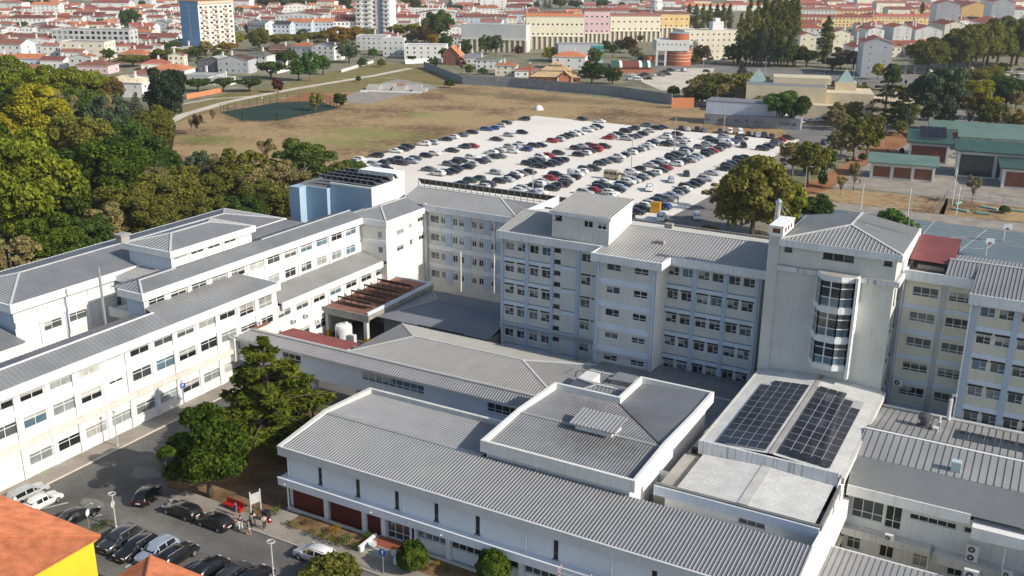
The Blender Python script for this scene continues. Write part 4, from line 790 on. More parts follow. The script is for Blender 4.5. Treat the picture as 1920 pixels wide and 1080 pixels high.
for i, (x, y) in enumerate(((-8.2, 92), (-6.0, 90.5))):
    pass
# ------------------------------------------------------------------ bridge corridor
b = B('bridge_corridor', 'raised covered corridor with ribbed metal roof bridging from the long wing to the halls', 'bridge', (-73, 97, 0))
gw = [(-97.0, 4.6), (-88.1, 3.2), (-74.7, 9.7), (-55.8, 5.2)]
b.facade((-97.05, 95.3), S_, 47.5, 3.1, 6.2, [(x + 97.05 + (.1 if i == 0 else 0), 4.75, w_, 1.25, 'grid', None) for i, (x, w_) in enumerate(gw)], gl='mix')
b.wb.box(-97.05, -49.6, 95.5, 98.5, 3.1, 6.2, 0, 'f'); b.walls(M['hallwall'])
b.add(MB().box(-97, -49.6, 95.19, 95.29, 3.1, 4.3), 'floor_band', M['paleblue']) if 0 else None
b.fascia(-97.05, -49.6, 94.9, 98.9, 6.15, 6.5, m='parapet', sides='fk')
b.roof([([(-96.2, 94.9, 6.52), (-49.6, 94.9, 6.52), (-49.6, 96.9, 7.3), (-95.0, 96.9, 7.3)], (0, 1)), ([(-95.0, 96.9, 7.3), (-49.6, 96.9, 7.3), (-49.6, 98.95, 6.52), (-96.2, 98.95, 6.52)], (0, 1)), ([(-96.2, 98.95, 6.52), (-96.2, 94.9, 6.52), (-95, 96.9, 7.3)], (1, 0))], .36, .11, .07, mats=('gap', 'rib', 'seam'), caps=[((-95, 96.9, 7.3), (-49.6, 96.9, 7.3))], capw=.4)
b.add(MB().box(-97.1, -96.2, 94.6, 101.5, 3.0, 6.5), 'abutment', M['parapet']); b.add(MB().box(-97.0, -96.0, 99.0, 102.0, 6.5, 6.56), 'stub_roof', M['terracotta'])
for x in (-93.5, -84.0, -76.5, -66): b.add(MB().tube([(x, 96.9, 0), (x, 96.9, 3.1)], .45, 14), 'column', M['paleblue'])
b.add(MB().box(-76, -60, 98.0, 98.3, 0, 2.9), 'back_panel', M['maroon'])
b = B('red_sheet_lean_to', 'brick red sheet roof lean-to behind the bridge corridor', 'shed', (-91, 105.5, 0))
b.wb.box(-96.8, -85.2, 104.6, 106.2, 0, 3.2, 0, 'b'); b.walls(M['cream'])
b.roof([([(-97.0, 104.0, 4.0), (-84.2, 104.0, 4.0), (-84.2, 107.6, 3.7), (-97.0, 107.6, 3.7)], (0, 1))], .3, .06, .04, mats=('redroof', 'redroof'))
# ------------------------------------------------------------------ kitchen
b = B('kitchen_building', 'low wide building with a long hipped ribbed roof in the inner yard', 'building', (-66, 109, 0))
b.wb.box(-82, -50.4, 103.2, 115.2, 0, 4.5, 0, 'tb'); b.walls(M['hallwall'])
F, c = hip(-82.5, -49.9, 102.7, 115.6, 4.6, 5.9, 'x', 6.5, 8.5)
b.roof(F, .40, .12, .07, caps=c, mats=('rooflt', 'ribwarm'))
b = B('shaded_hip_roof_building', 'dark hipped roof building in the shade of the ward block', 'building', (-77, 123.5, 0))
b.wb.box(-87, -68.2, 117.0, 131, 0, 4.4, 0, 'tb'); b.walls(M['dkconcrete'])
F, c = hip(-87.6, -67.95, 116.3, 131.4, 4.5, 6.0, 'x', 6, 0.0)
b.roof(F, .4, .07, .05, caps=c, mats=('roofshaded', 'roof', 'roof'))
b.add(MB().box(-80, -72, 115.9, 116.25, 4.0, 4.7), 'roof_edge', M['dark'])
b = B('carport_block', 'terracotta topped carport with concrete edge and rows of solar racks', 'building', (-92.4, 124, 0))
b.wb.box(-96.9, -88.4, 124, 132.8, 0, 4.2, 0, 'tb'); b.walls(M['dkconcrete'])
b.add(MB().box(-96.9, -88.2, 114.7, 132.8, 4.2, 4.98).box(-97.0, -88.0, 114.5, 114.7, 3.95, 5.1), 'slab', mat('carport_concrete', (.30, .285, .26), .95, .2, .7, streak=.5, streakcol=(.12, .11, .1)))
b.add(MB().box(-96.8, -88.3, 114.8, 132.7, 4.981, 5.02), 'roof', M['terracotta'])
b.add(MB().box(-88.5, -88.2, 114.7, 132.8, 5.02, 5.5).box(-96.8, -88.5, 132.5, 132.8, 5.02, 5.3), 'parapet', M['paleblue'])
for x in (-96.5, -89.0): b.add(MB().box(x - .3, x + .3, 114.9, 115.5, 0, 4.2).box(x - .32, x + .32, 114.88, 115.52, 0, 1.1, 1), 'column', [M['parapet'], mat('yellow_paint', (.65, .36, .02), .6)])
for i, y in enumerate((117.2, 120.6, 124.0, 127.6)):
    p = thing('solar_panel_rack', 'dark solar rack on the terracotta carport roof, ' + ['nearest the open front', 'second from the open front', 'third from the open front', 'farthest from the open front'][i], 'solar panels', (-92.4, y, 5.02), 0, 'solar racks on the carport')
    mb, fr = MB(), MB()
    for k in range(5): MB().obox((-2.6 + k * 1.3, .35, .85), (.62, 0, 0), (0, .62, -.42), (0, .02, .025)).build('panel', mat('panel_back', (.055, .04, .035), .5, .2, 1), p); fr.bar((-3.25 + k * 1.3, -.3, 0), (-3.25 + k * 1.3, -.3, 1.25), .09)
    fr.bar((-3.3, -.32, 1.3), (3.3, -.32, 1.3), .16); fr.bar((3.25, -.3, 0), (3.25, -.3, 1.3), .12); fr.bar((3.25, -.3, 1.2), (3.25, 1.2, 0), .08); fr.bar((-3.25, -.3, 1.2), (-3.25, 1.2, 0), .08)
    fr.build('rack', mat('rusty_brown_rack', (.12, .075, .055), .8, .2, 1), p)
p = thing('storage_tank', 'round white storage tank with a dark blue emblem in the yard', 'tank', (-92.0, 113.4, 0))
MB().lathe([(1.3, 0), (1.3, 3.0), (1.2, 3.3), (.5, 3.5), (0, 3.55)], n=28).lathe([(.25, 3.45), (.25, 3.75), (0, 3.8)], (0.4, .2, 0), 10).build('shell', M['plastic'], p, smooth=False)
mb = MB()
for (a0, a1, za, zb, zc, zd) in ((-112, -98, .5, .5, 3.0, 2.5), (-98, -84, .5, .5, 2.5, 1.6), (-84, -70, .5, .5, 1.6, .9)):
    P = [(1.32 * math.cos(R(a)), 1.32 * math.sin(R(a)), z * .9) for a, z in ((a0, za), (a1, zb), (a1, zd), (a0, zc))]; mb.poly(P)
mb.build('emblem', mat('navy_paint', (.02, .03, .14), .5), p)
MB().box(1.45, 2.5, -.8, -.1, 0, 2.2).build('side_cabinet', M['parapet'], p)
p = thing('air_handling_unit', 'white rooftop air handling unit with ducts beside the ward block', 'air handler', (-48.0, 107.6, 4.7))
MB().box(-.95, .95, -1.5, 1.5, .2, 1.75).build('casing', M['plastic'], p); MB().box(-.6, .1, -1.53, -1.5, .5, 1.3).build('intake', M['dark'], p)
MB().tube([(2.0, 1.0, .6), (5.8, 1.2, .6), (6.2, 2, .6), (6.2, 4, .3)], .22, 8).tube([(2.0, 1.8, 1.2), (5.6, 2.0, 1.2), (5.9, 3, .8)], .18, 8).box(2.2, 5, 2.2, 4.6, 0, 1.1).build('duct', M['steel'], p); MB().bar((-1, 2.5, 0), (-1, 2.5, 2.6), .06).bar((-1, 2.5, 1.3), (-3.4, 4, .3), .1).bar((-2.4, 4.4, 1.4), (-1, 2.5, 2.4), .07).build('frame', M['steel'], p)
p = thing('flag_pole', 'thin pale pole standing in the sunlit inner courtyard', 'pole', (-87.0, 139.6, 2.0)); MB().tube([(0, 0, 0), (0, 0, 7.2)], .11, 8).build('pole', M['plastic'], p)
# ------------------------------------------------------------------ near roofs, bottom left
TER = tile_mat('orange_tile_new', (.50, .175, .085), .24, .02)
TERD = tile_mat('orange_tile_edge', (.48, .17, .08), .1, .02)
b = B('yellow_house', 'bright yellow house with an orange tiled hip roof in the bottom left corner', 'house', (-81, 44, 0))
b.wb.box(-92, -72.3, 30, 51.5, 0, 5.8, 0, 'tb'); b.walls(mat('yellow_paint_wall', (.75, .52, .03), .8, .04, .4))
b.roof([([(-71.8, 30, 6.0), (-71.8, 52, 6.0), (-82, 42, 8.4), (-82, 30, 8.4)], None), ([(-71.8, 52, 6.0), (-93, 52, 6.0), (-82, 42, 8.4)], None), ([(-93, 52, 6.0), (-93, 30, 6.0), (-82, 30, 8.4), (-82, 42, 8.4)], None)], mats=(TER.name,) if 0 else ('roof',)) if 0 else None
def tiled(b, polys, m1, m2, pitch=.24):
    """tile courses: many low rounded rows running up the slope"""
    mb = MB()
    for pts, d in polys:
        pts = [Vector(p) for p in pts]; nrm = (pts[1] - pts[0]).cross(pts[2] - pts[0]).normalized()
        if nrm.z < 0: pts.reverse(); nrm = -nrm
        mb.poly(pts, 0); d = Vector((*d, 0)); d = (d - nrm * d.dot(nrm)).normalized(); q = nrm.cross(d); ts = [p.dot(q) for p in pts]; t = min(ts) + pitch / 2
        while t < max(ts):
            hit = []
            for i in range(len(pts)):
                a, c = pts[i], pts[(i + 1) % len(pts)]; ta, tc = a.dot(q) - t, c.dot(q) - t
                if ta * tc < 0: hit.append(a + (c - a) * (ta / (ta - tc)))
            if len(hit) >= 2 and (hit[1] - hit[0]).length > .2:
                k = len(mb.v)
                for e in hit[:2]:
                    for (o_, h_) in ((-.10, .003), (-.05, .05), (.05, .05), (.10, .003)): mb.v.append(tuple(e + q * o_ + nrm * h_))
                for i in range(3): mb.f.append((k + i, k + i + 1, k + 5 + i, k + 4 + i)); mb.m.append(0)
                e = hit[0] if hit[0].z < hit[1].z else hit[1]; dn = -d if d.z > 0 else d
                mb.tube([e - dn * .1, e + dn * .12], .085, 6, 1)
            t += pitch
    return mb
MC[TER.name] = TER
polys = [([(-71.8, 30, 6.0), (-71.8, 52, 6.0), (-82, 41.8, 8.3), (-82, 30, 8.3)], (1, 0)), ([(-71.8, 52, 6.0), (-93, 52, 6.0), (-82, 41.8, 8.3)], (0, 1))]
mb = tiled(b, polys, TER, TERD); 
for i in range(34):
    a = Vector((-71.8, 52, 6.05)); c = Vector((-82, 41.8, 8.35)); p0 = a + (c - a) * (i / 34); p1 = a + (c - a) * ((i + 1.15) / 34); mb.tube([p0, p1], [.17, .13], 8, 1)
b.add(mb, 'roof', [TER, TERD])
b.add(MB().box(-92.4, -72.05, 51.5, 51.8, 5.6, 5.9).box(-72.3, -72.0, 30, 51.5, 5.6, 5.9), 'eaves', mat('yellow_eaves', (.6, .4, .05), .8))
b = B('orange_roof_house', 'second house with an orange tiled hip roof peeking in at the bottom edge', 'house', (-60, 45, 0))
b.wb.box(-66.6, -50, 30, 52.9, 0, 4.1, 0, 'tb'); b.walls(M['cream'])
polys = [([(-67.2, 53.5, 4.5), (-67.2, 30, 4.5), (-58, 30, 7.2), (-58, 44.3, 7.2)], (1, 0)), ([(-49, 53.5, 4.5), (-67.2, 53.5, 4.5), (-58, 44.3, 7.2)], (0, 1))]
mb = tiled(b, polys, TER, TERD)
for i in range(30):
    a = Vector((-67.2, 53.5, 4.55)); c = Vector((-58, 44.3, 7.25)); mb.tube([a + (c - a) * (i / 30), a + (c - a) * ((i + 1.15) / 30)], [.17, .13], 8, 1)
b.add(mb, 'roof', [TER, TERD])
# ================================================================== GROUND
M['asphalt'] = ground_mat('asphalt', ['575553', '676562', '767470'], .12, 3.0, .95, .35)
M['asphalt2'] = ground_mat('old_asphalt', ['6b6966', '7b7976', '8a8783'], .06, 1.5)
M['pave'] = ground_mat('pavement', ['837c72', '958e84', 'a39c92'], .25, 3.5)
M['soil'] = ground_mat('dry_soil', ['5b4630', '7a6248', '937b5d'], .3, 2.5)
M['lot'] = ground_mat('white_gravel', ['cdc5ba', 'e0d9cf', 'eae5dd'], .035, .9, mixw=.45, lo=.3, hi=.65)
M['field'] = ground_mat('dry_field', ['705b43', '92795a', 'a98f6a', '9a8a60'], .03, .45, mixw=.42, lo=.42, hi=.6)
_s = lambda x, y, w_, h_, c, k: (at(x, y).x, at(x, y).y, w_, h_, c, k)
blotch(M['field'], [_s(700, 250, 28, 15, '7d8246', .75), _s(640, 268, 24, 9, '80844a', .7), _s(388, 262, 16, 10, '6f7a3c', .7), _s(790, 215, 8, 7, '6c8a3a', .6), _s(900, 175, 50, 10, '6f6248', .6), _s(1100, 190, 40, 10, '6b5f47', .6)])
M['grass'] = ground_mat('green_field', ['727341', '66723a', '8b7f50'], .04, .8)
M['town'] = ground_mat('town_ground', ['5f6244', '77735f', '8d8674', '6b6c49', '989080'], .02, .25)
M['hill'] = ground_mat('hill_grass', ['6d6a3c', '8b7b55', '6f6f3e', 'a08d68'], .04, .5, lo=.42, hi=.6)
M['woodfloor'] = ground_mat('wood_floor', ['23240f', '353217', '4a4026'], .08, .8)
M['redsoil'] = ground_mat('red_soil', ['7f5538', '966a48', 'a37a58'], .08, 1.0)
M['bluecourt'] = ground_mat('blue_court', ['5a6870', '647279', '6e7c82'], .03, .6)
M['greencourt'] = ground_mat('green_court', ['28372f', '2f3f36', '384a3f'], .05, .8)
M['sand'] = ground_mat('sand_path', ['b8ad9c', 'c9bfaf', 'd3cabb'], .1, 1.0)
M['line'] = mat('road_paint', (.62, .62, .60), .8, .15, 2)
M['yline'] = mat('yellow_kerb_paint', (.55, .38, .10), .8, .2, 2)
g = MB(); X0, X1, Y0, Y1 = -13.3, 20, 62, 98; BIG = 9000
for (a, b_, c, d) in ((-3000, X0, -500, 4500), (X1, 2500, -500, 4500), (X0, X1, -500, Y0), (X0, X1, Y1, 4500)): g.poly([(a, c, 0), (b_, c, 0), (b_, d, 0), (a, d, 0)])
g.poly([(X0, Y0, -2.5), (X1, Y0, -2.5), (X1, Y1, -2.5), (X0, Y1, -2.5)])
tag(g.build('ground', M['town']), kind='structure')
def sheet(name, pts, z, m, px=True):
    pts = [tuple(at(x, y, z)) for x, y in pts] if px else [(x, y, z) for x, y in pts]
    bm = bmesh.new(); f = bm.faces.new([bm.verts.new(p) for p in pts]); bmesh.ops.recalc_face_normals(bm, faces=[f])
    if f.normal.z < 0: f.normal_flip()
    bmesh.ops.triangulate(bm, faces=[f]); me = bpy.data.meshes.new(name); bm.to_mesh(me); bm.free(); me.materials.append(m if not isinstance(m, str) else M[m])
    return tag(link(name, me), kind='structure')
def strip(name, pts, wd, z, m):
    P = [at(x, y, z) for x, y in pts]; L, Rr = [], []
    for i, p in enumerate(P):
        d = (P[min(i + 1, len(P) - 1)] - P[max(i - 1, 0)]); d.z = 0; d.normalize(); n_ = Vector((-d.y, d.x, 0)) * wd / 2; L.append(p + n_); Rr.append(p - n_)
    mb = MB()
    for i in range(len(P) - 1): mb.poly([Rr[i], Rr[i + 1], L[i + 1], L[i]])
    return tag(mb.build(name, M[m]), kind='structure')
sheet('hospital_road', [(-97.1, 20), (-13.4, 20), (-13.4, 140), (-68, 142), (-97.1, 142)], .02, 'asphalt', False)
mb = MB().box(-97.1, -94.25, 38, 94.8, 0, .13).build('pavement', [M['pave']]); tag(mb, kind='structure')
tag(MB().box(-94.25, -94.05, 38, 94.8, 0, .135).build('kerb', M['sand']), kind='structure')
# island with trees and the front pavement
sheet('garden_soil', [(-84.5, 70.5), (-82, 68.6), (-67.6, 68.6), (-67.6, 95), (-80, 95), (-83.5, 84)], .05, 'soil', False)
tag(MB().box(-79.5, -13.4, 66.75, 69.0, 0, .14).box(-67.6, -65, 69.0, 71.2, 0, .14).build('front_pavement', M['pave']), kind='structure')
tag(MB().box(-79.6, -13.4, 66.55, 66.75, 0, .15).build('front_kerb', M['concrete']), kind='structure')
sheet('planting_bed', [(-65, 69.0), (-55.4, 69.0), (-55.4, 71.9), (-65, 71.9)], .16, 'soil', False)
sheet('planting_bed', [(-50.8, 69.0), (-13.4, 69.0), (-13.4, 71.9), (-50.8, 71.9)], .16, 'soil', False)
tag(MB().box(-55.4, -50.8, 69.0, 72.2, 0, .12).build('entrance_pavement', M['pave']), kind='structure')
tag(MB().box(-67.0, -55.4, 71.6, 71.9, 0, .3).box(-50.8, -20, 71.6, 71.9, 0, .3).build('bed_edging', M['parapet']), kind='structure')
mb = MB()
for x0, y0, x1, y1 in ((75, 955, 128, 942), (128, 977, 191, 965), (205, 1050, 222, 1040), (235, 1064, 262, 1048), (352, 1064, 388, 1046), (372, 1076, 412, 1054)):
    a, c = at(x0, y0, .03), at(x1, y1, .03); mb.bar(a, c, .14, .01)
tag(mb.build('bay_markings', M['line']), kind='structure')
tag(MB().bar(at(452, 996, .15), at(468, 1002, .15), .18, .015).build('kerb_paint', M['yline']), kind='structure')
mb = MB()
for x, y in ((150, 912), (128, 926), (203, 967), (322, 783)): p = at(x, y, .03); mb.box(p.x - .35, p.x + .35, p.y - .3, p.y + .3, .03, .035)
tag(mb.build('drain_covers', M['dkframe']), kind='structure')
mb = MB()
for x, y, s in ((272, 887, 1.6), (170, 945, 1.3)): 
    p = at(x, y, .03); mb.poly([(p.x + s * math.cos(t) * (1.2 + .3 * math.sin(3 * t)), p.y + s * .8 * math.sin(t), .028) for t in [k * math.pi / 8 for k in range(16)]])
tag(mb.build('road_patch', M['asphalt2']), kind='structure')
# car park, field
sheet('dry_field', [(270, 300), (322, 233), (420, 200), (560, 178), (700, 170), (850, 158), (960, 165), (1260, 198), (1310, 212), (1330, 250), (1240, 252), (1005, 218), (640, 320), (560, 400), (380, 345)], .03, 'field')
sheet('hillside_grass', [(300, 240), (330, 205), (420, 176), (520, 160), (600, 140), (700, 118), (770, 120), (800, 128), (870, 155), (850, 165), (700, 175), (560, 185), (420, 205), (335, 240)], .025, 'hill')
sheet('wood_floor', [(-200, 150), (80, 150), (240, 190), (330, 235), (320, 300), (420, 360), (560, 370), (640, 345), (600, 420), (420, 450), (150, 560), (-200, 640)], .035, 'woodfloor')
sheet('car_park', [(1003, 217), (1125, 229), (1240, 241), (1400, 256), (1500, 262), (1465, 285), (1400, 325), (1370, 345), (1340, 385), (1330, 420), (1230, 430), (1000, 420), (740, 365), (640, 330), (652, 306), (700, 293), (800, 268), (900, 244), (985, 221)], .05, 'lot')
sheet('asphalt_drive', [(1220, 425), (1300, 385), (1345, 360), (1420, 330), (1470, 290), (1500, 300), (1420, 380), (1400, 470), (1200, 450)], .07, 'asphalt2')
strip('sand_path', [(310, 232), (345, 215), (420, 193), (470, 182), (560, 165), (640, 152), (700, 142), (770, 128)], 4.5, .06, 'sand')
strip('sand_path', [(330, 197), (400, 185), (480, 180)], 2.2, .07, 'sand')
strip('gravel_lane', [(770, 128), (700, 100), (600, 130), (640, 118)], 3.5, .06, 'sand') if 0 else None
sheet('green_court', [(414, 210), (455, 226), (520, 226), (632, 203), (600, 190), (520, 192)], .07, 'greencourt')
sheet('red_court', [(520, 190), (580, 172), (690, 178), (640, 194)], .06, 'redsoil')
sheet('skate_park', [(628, 188), (700, 160), (745, 148), (790, 155), (830, 165), (760, 178), (690, 195)], .08, 'pave')
# right hand side
sheet('brown_verge', [(1210, 225), (1310, 205), (1480, 240), (1500, 262), (1330, 250)], .06, 'field')
sheet('avenue', [(1180, 128), (1300, 130), (1420, 140), (1600, 160), (1920, 185), (1980, 200), (1980, 185), (1700, 140), (1480, 128), (1330, 120), (1200, 118)], .06, 'asphalt2')
sheet('restaurant_car_park', [(1195, 150), (1290, 128), (1340, 128), (1330, 150), (1300, 168), (1240, 170)], .08, 'sand')
sheet('west_car_park', [(1280, 180), (1420, 165), (1600, 190), (1700, 200), (1960, 240), (1960, 262), (1720, 238), (1600, 280), (1560, 300), (1500, 262), (1450, 235), (1310, 200)], .07, 'asphalt2')
sheet('red_soil', [(1500, 345), (1545, 330), (1610, 290), (1660, 252), (1712, 238), (1780, 242), (1720, 262), (1640, 300), (1590, 330), (1560, 352), (1560, 372), (1505, 380)], .08, 'redsoil')
sheet('school_yard', [(1560, 352), (1600, 310), (1700, 262), (1740, 250), (1990, 300), (1990, 400), (1780, 372), (1600, 352)], .07, 'pave')
sheet('dry_lawn', [(1500, 372), (1560, 354), (1780, 372), (1770, 402), (1640, 388), (1540, 376)], .09, 'field')
sheet('garden_plot', [(1775, 372), (1990, 398), (1990, 425), (1760, 402)], .09, 'field')
sheet('court_path', [(1480, 382), (1540, 376), (1760, 402), (1990, 427), (1990, 445), (1560, 392)], .08, 'pave')
sheet('blue_court', [(1500, 388), (1560, 390), (1760, 415), (1990, 445), (1990, 520), (1500, 470)], .06, 'bluecourt')
mb = MB()
for i in range(7): 
    a, c = at(1590 + i * 4, 398 + i * 4.0, .09), at(1990, 446 + i * 4.6, .09); mb.bar(a, c, .12, .01)
for x0, y0, x1, y1 in ((1560, 412, 1640, 396), (1730, 440, 1752, 415), (1800, 470, 1850, 430)): mb.bar(at(x0, y0, .1), at(x1, y1, .1), .12, .01)
c0 = at(1815, 455, .1)
for k in range(20):
    t0, t1 = k * math.pi / 10, (k + 1) * math.pi / 10; mb.bar(c0 + Vector((math.cos(t0), math.sin(t0), 0)) * 4.5, c0 + Vector((math.cos(t1), math.sin(t1), 0)) * 4.5, .12, .01)
tag(mb.build('court_lines', M['line']), kind='structure')
blotch(M['asphalt'], [(-78, 62, 9, 1.4, '8a8884', .5), (-60, 64, 14, 1.2, '5a5856', .5), (-88, 75, 2.5, 9, '7f7d79', .4)])
blotch(M['asphalt2'], [(at(x, y).x, at(x, y).y, rx, ry, '7d6a4c', .8) for x, y, rx, ry in ((1330, 192, 18, 9), (1400, 200, 16, 8), (1560, 235, 22, 8), (1640, 205, 25, 9), (1500, 215, 14, 7))])
# ================================================================== VEHICLES
PAINT = {}
for nm, c in dict(black=(.012, .012, .014), charcoal=(.035, .037, .042), grey=(.13, .135, .14), silver=(.40, .41, .42), white=(.72, .72, .70), red=(.30, .012, .015), blue=(.03, .06, .20), green=(.04, .07, .06), beige=(.45, .38, .22), paleblue=(.28, .33, .42), yellow=(.65, .50, .04), brown=(.06, .04, .035)).items():
    PAINT[nm] = mat('car_paint_' + nm, c, .28, .03, 1, spec=.5, coat=.6)
M['carglass'] = mat('car_glass', (.014, .017, .02), .06, .1, 1, spec=.7); M['lampw'] = mat('headlamp', (.6, .62, .64), .1, .05, 1, spec=.7); M['lampr'] = mat('tail_lamp', (.35, .012, .01), .2, .05, 1); M['rim'] = mat('alloy_rim', (.42, .43, .44), .3, .05, 1, metal=.7); M['plate'] = mat('number_plate', (.75, .75, .72), .5, .03, 1)
KIND = {
 'hatchback': (4.1, 1.76, [(-.5, .34, .66, .68, .8), (-.485, .24, .84, .90, .82), (-.45, .2, .92, 1.08, .80), (-.36, .2, .94, 1.42, .72), (-.12, .2, .93, 1.48, .74), (.10, .2, .91, 1.42, .72), (.27, .2, .90, .96, .84), (.42, .2, .80, .84, .80), (.485, .24, .64, .68, .74), (.5, .32, .52, .54, .70)]),
 'saloon': (4.6, 1.8, [(-.5, .36, .66, .70, .8), (-.48, .24, .84, .90, .82), (-.40, .2, .90, .97, .84), (-.33, .2, .92, 1.02, .82), (-.22, .2, .92, 1.38, .72), (-.05, .2, .91, 1.43, .74), (.09, .2, .90, 1.37, .72), (.24, .2, .88, .94, .84), (.42, .2, .78, .82, .80), (.485, .24, .62, .66, .74), (.5, .32, .5, .52, .70)]),
 'estate': (4.65, 1.8, [(-.5, .36, .68, .72, .82), (-.485, .24, .88, .95, .84), (-.455, .2, .92, 1.12, .80), (-.40, .2, .94, 1.42, .74), (-.12, .2, .92, 1.48, .75), (.08, .2, .90, 1.41, .72), (.23, .2, .88, .95, .84), (.42, .2, .78, .83, .80), (.485, .24, .62, .66, .74), (.5, .32, .5, .52, .70)]),
 'suv': (4.5, 1.86, [(-.5, .42, .78, .82, .84), (-.485, .30, 1.0, 1.06, .86), (-.45, .26, 1.06, 1.25, .82), (-.38, .26, 1.08, 1.60, .76), (-.12, .26, 1.07, 1.67, .78), (.09, .26, 1.05, 1.60, .75), (.25, .26, 1.03, 1.09, .86), (.42, .26, .94, .99, .84), (.485, .3, .74, .80, .78), (.5, .38, .6, .62, .74)]),
 'van': (4.8, 1.9, [(-.5, .34, 1.0, 1.78, .84), (-.495, .26, 1.06, 1.86, .86), (-.3, .24, 1.1, 1.95, .88), (.0, .24, 1.1, 1.96, .88), (.16, .24, 1.1, 1.90, .84), (.34, .24, 1.06, 1.16, .86), (.44, .24, .94, 1.0, .84), (.49, .28, .7, .76, .8), (.5, .36, .56, .58, .76)]),
}
CARM = {}
def car_meshes(kind):
    if kind in CARM: return CARM[kind]
    L, W, st = KIND[kind]; rings = []
    for xn, zb, zl, zr, wr in st:
        x = xn * L; tap = 1 - .10 * max(0, (abs(xn) - .36) / .14) ** 2
        y = W / 2 * tap
        rings.append([(x, -y * .92, zb), (x, -y, zb + (zl - zb) * .45), (x, -y * .97, zl), (x, -W / 2 * wr * tap, zr - (.05 if zr - zl > .2 else .015)), (x, -W / 4 * wr * tap, zr), (x, W / 4 * wr * tap, zr), (x, W / 2 * wr * tap, zr - (.05 if zr - zl > .2 else .015)), (x, y * .97, zl), (x, y, zb + (zl - zb) * .45), (x, y * .92, zb)])
    mb = MB(); k = 10
    for r in rings: mb.v += r
    for i in range(len(rings) - 1):
        for j in range(9): a = i * k + j; mb.f.append((a, a + k, a + k + 1, a + 1)); mb.m.append(0)
        mb.f.append((i * k + 9, i * k + 19, i * k + 10, i * k)); mb.m.append(1)
    mb.f.append(tuple(range(9, -1, -1))[::-1]); mb.m.append(0); e = (len(rings) - 1) * k; mb.f.append(tuple(e + i for i in range(10))[::-1]); mb.m.append(0)
    # wheel arch shadows: dark discs a little proud of the sides
    R_ = .36 if kind in ('suv', 'van') else .33; xs = (.315 * L, -.29 * L)
    for x in xs:
        for s in (-1, 1): mb.lathe([(R_ + .05, 0), (0, 0)], (0, 0, 0), 2) if 0 else None
    # glass
    gl = MB(); cab = [i for i, s in enumerate(st) if s[3] - s[2] > .3]; i0, i1 = cab[0], cab[-1]
    def inset(q, f=.86, off=.012):
        q = [Vector(p) for p in q]; c = sum(q, Vector()) / len(q); n_ = (q[1] - q[0]).cross(q[-1] - q[0]).normalized()
        if n_.dot(c - Vector((0, 0, .6))) < 0: n_ = -n_
        gl.poly([c + (p - c) * f + n_ * off for p in q])
    if kind != 'van':
        for i in range(i0, i1):
            for j in (2, 6): inset([rings[i][j], rings[i + 1][j], rings[i + 1][j + 1], rings[i][j + 1]], .87)
        for j in (2, 6): inset([rings[i1][j], rings[i1 + 1][j], rings[i1][j + 1]] if j == 2 else [rings[i1][j], rings[i1 + 1][j + 1], rings[i1][j + 1]], .72)
    else:
        for j in (2, 6): inset([rings[i1 - 1][j], rings[i1][j], rings[i1][j + 1], rings[i1 - 1][j + 1]], .8); inset([rings[i1][j], rings[i1 + 1][j], rings[i1][j + 1]] if j == 2 else [rings[i1][j], rings[i1 + 1][j + 1], rings[i1][j + 1]], .7)
    a, c = rings[i1], rings[i1 + 1]; inset([a[3], a[6], c[6], c[3]], .88, .02)
    a, c = rings[i0], rings[max(i0 - 2, 0)] if kind != 'van' else rings[0]
    if kind != 'van': inset([a[3], a[6], rings[i0 - 1][6], rings[i0 - 1][3]], .86, .02)
    else: inset([(-.503 * L, -.7, 1.15), (-.503 * L, .7, 1.15), (-.498 * L, .65, 1.7), (-.498 * L, -.65, 1.7)], .9, .01)
    wh = MB(); wh.tube([(0, -.11, 0), (0, .11, 0)], R_, 14, 0); wh.tube([(0, -.116, 0), (0, .116, 0)], R_ * .66, 10, 1)
    hl = MB().box(-.1, .05, -.17, .17, -.06, .07); tl = MB().box(-.05, .07, -.13, .13, -.08, .1)
    bm_ = mb; sw = {}
    CARM[kind] = dict(L=L, W=W, R=R_, xs=xs, body=bm_, glass=gl.mesh('window', M['carglass']), wheel=wh.mesh('wheel', [M['black'], M['rim']]), head=hl.mesh('headlight', M['lampw']), tail=tl.mesh('tail_light', M['lampr']), st=st, bm={})
    return CARM[kind]
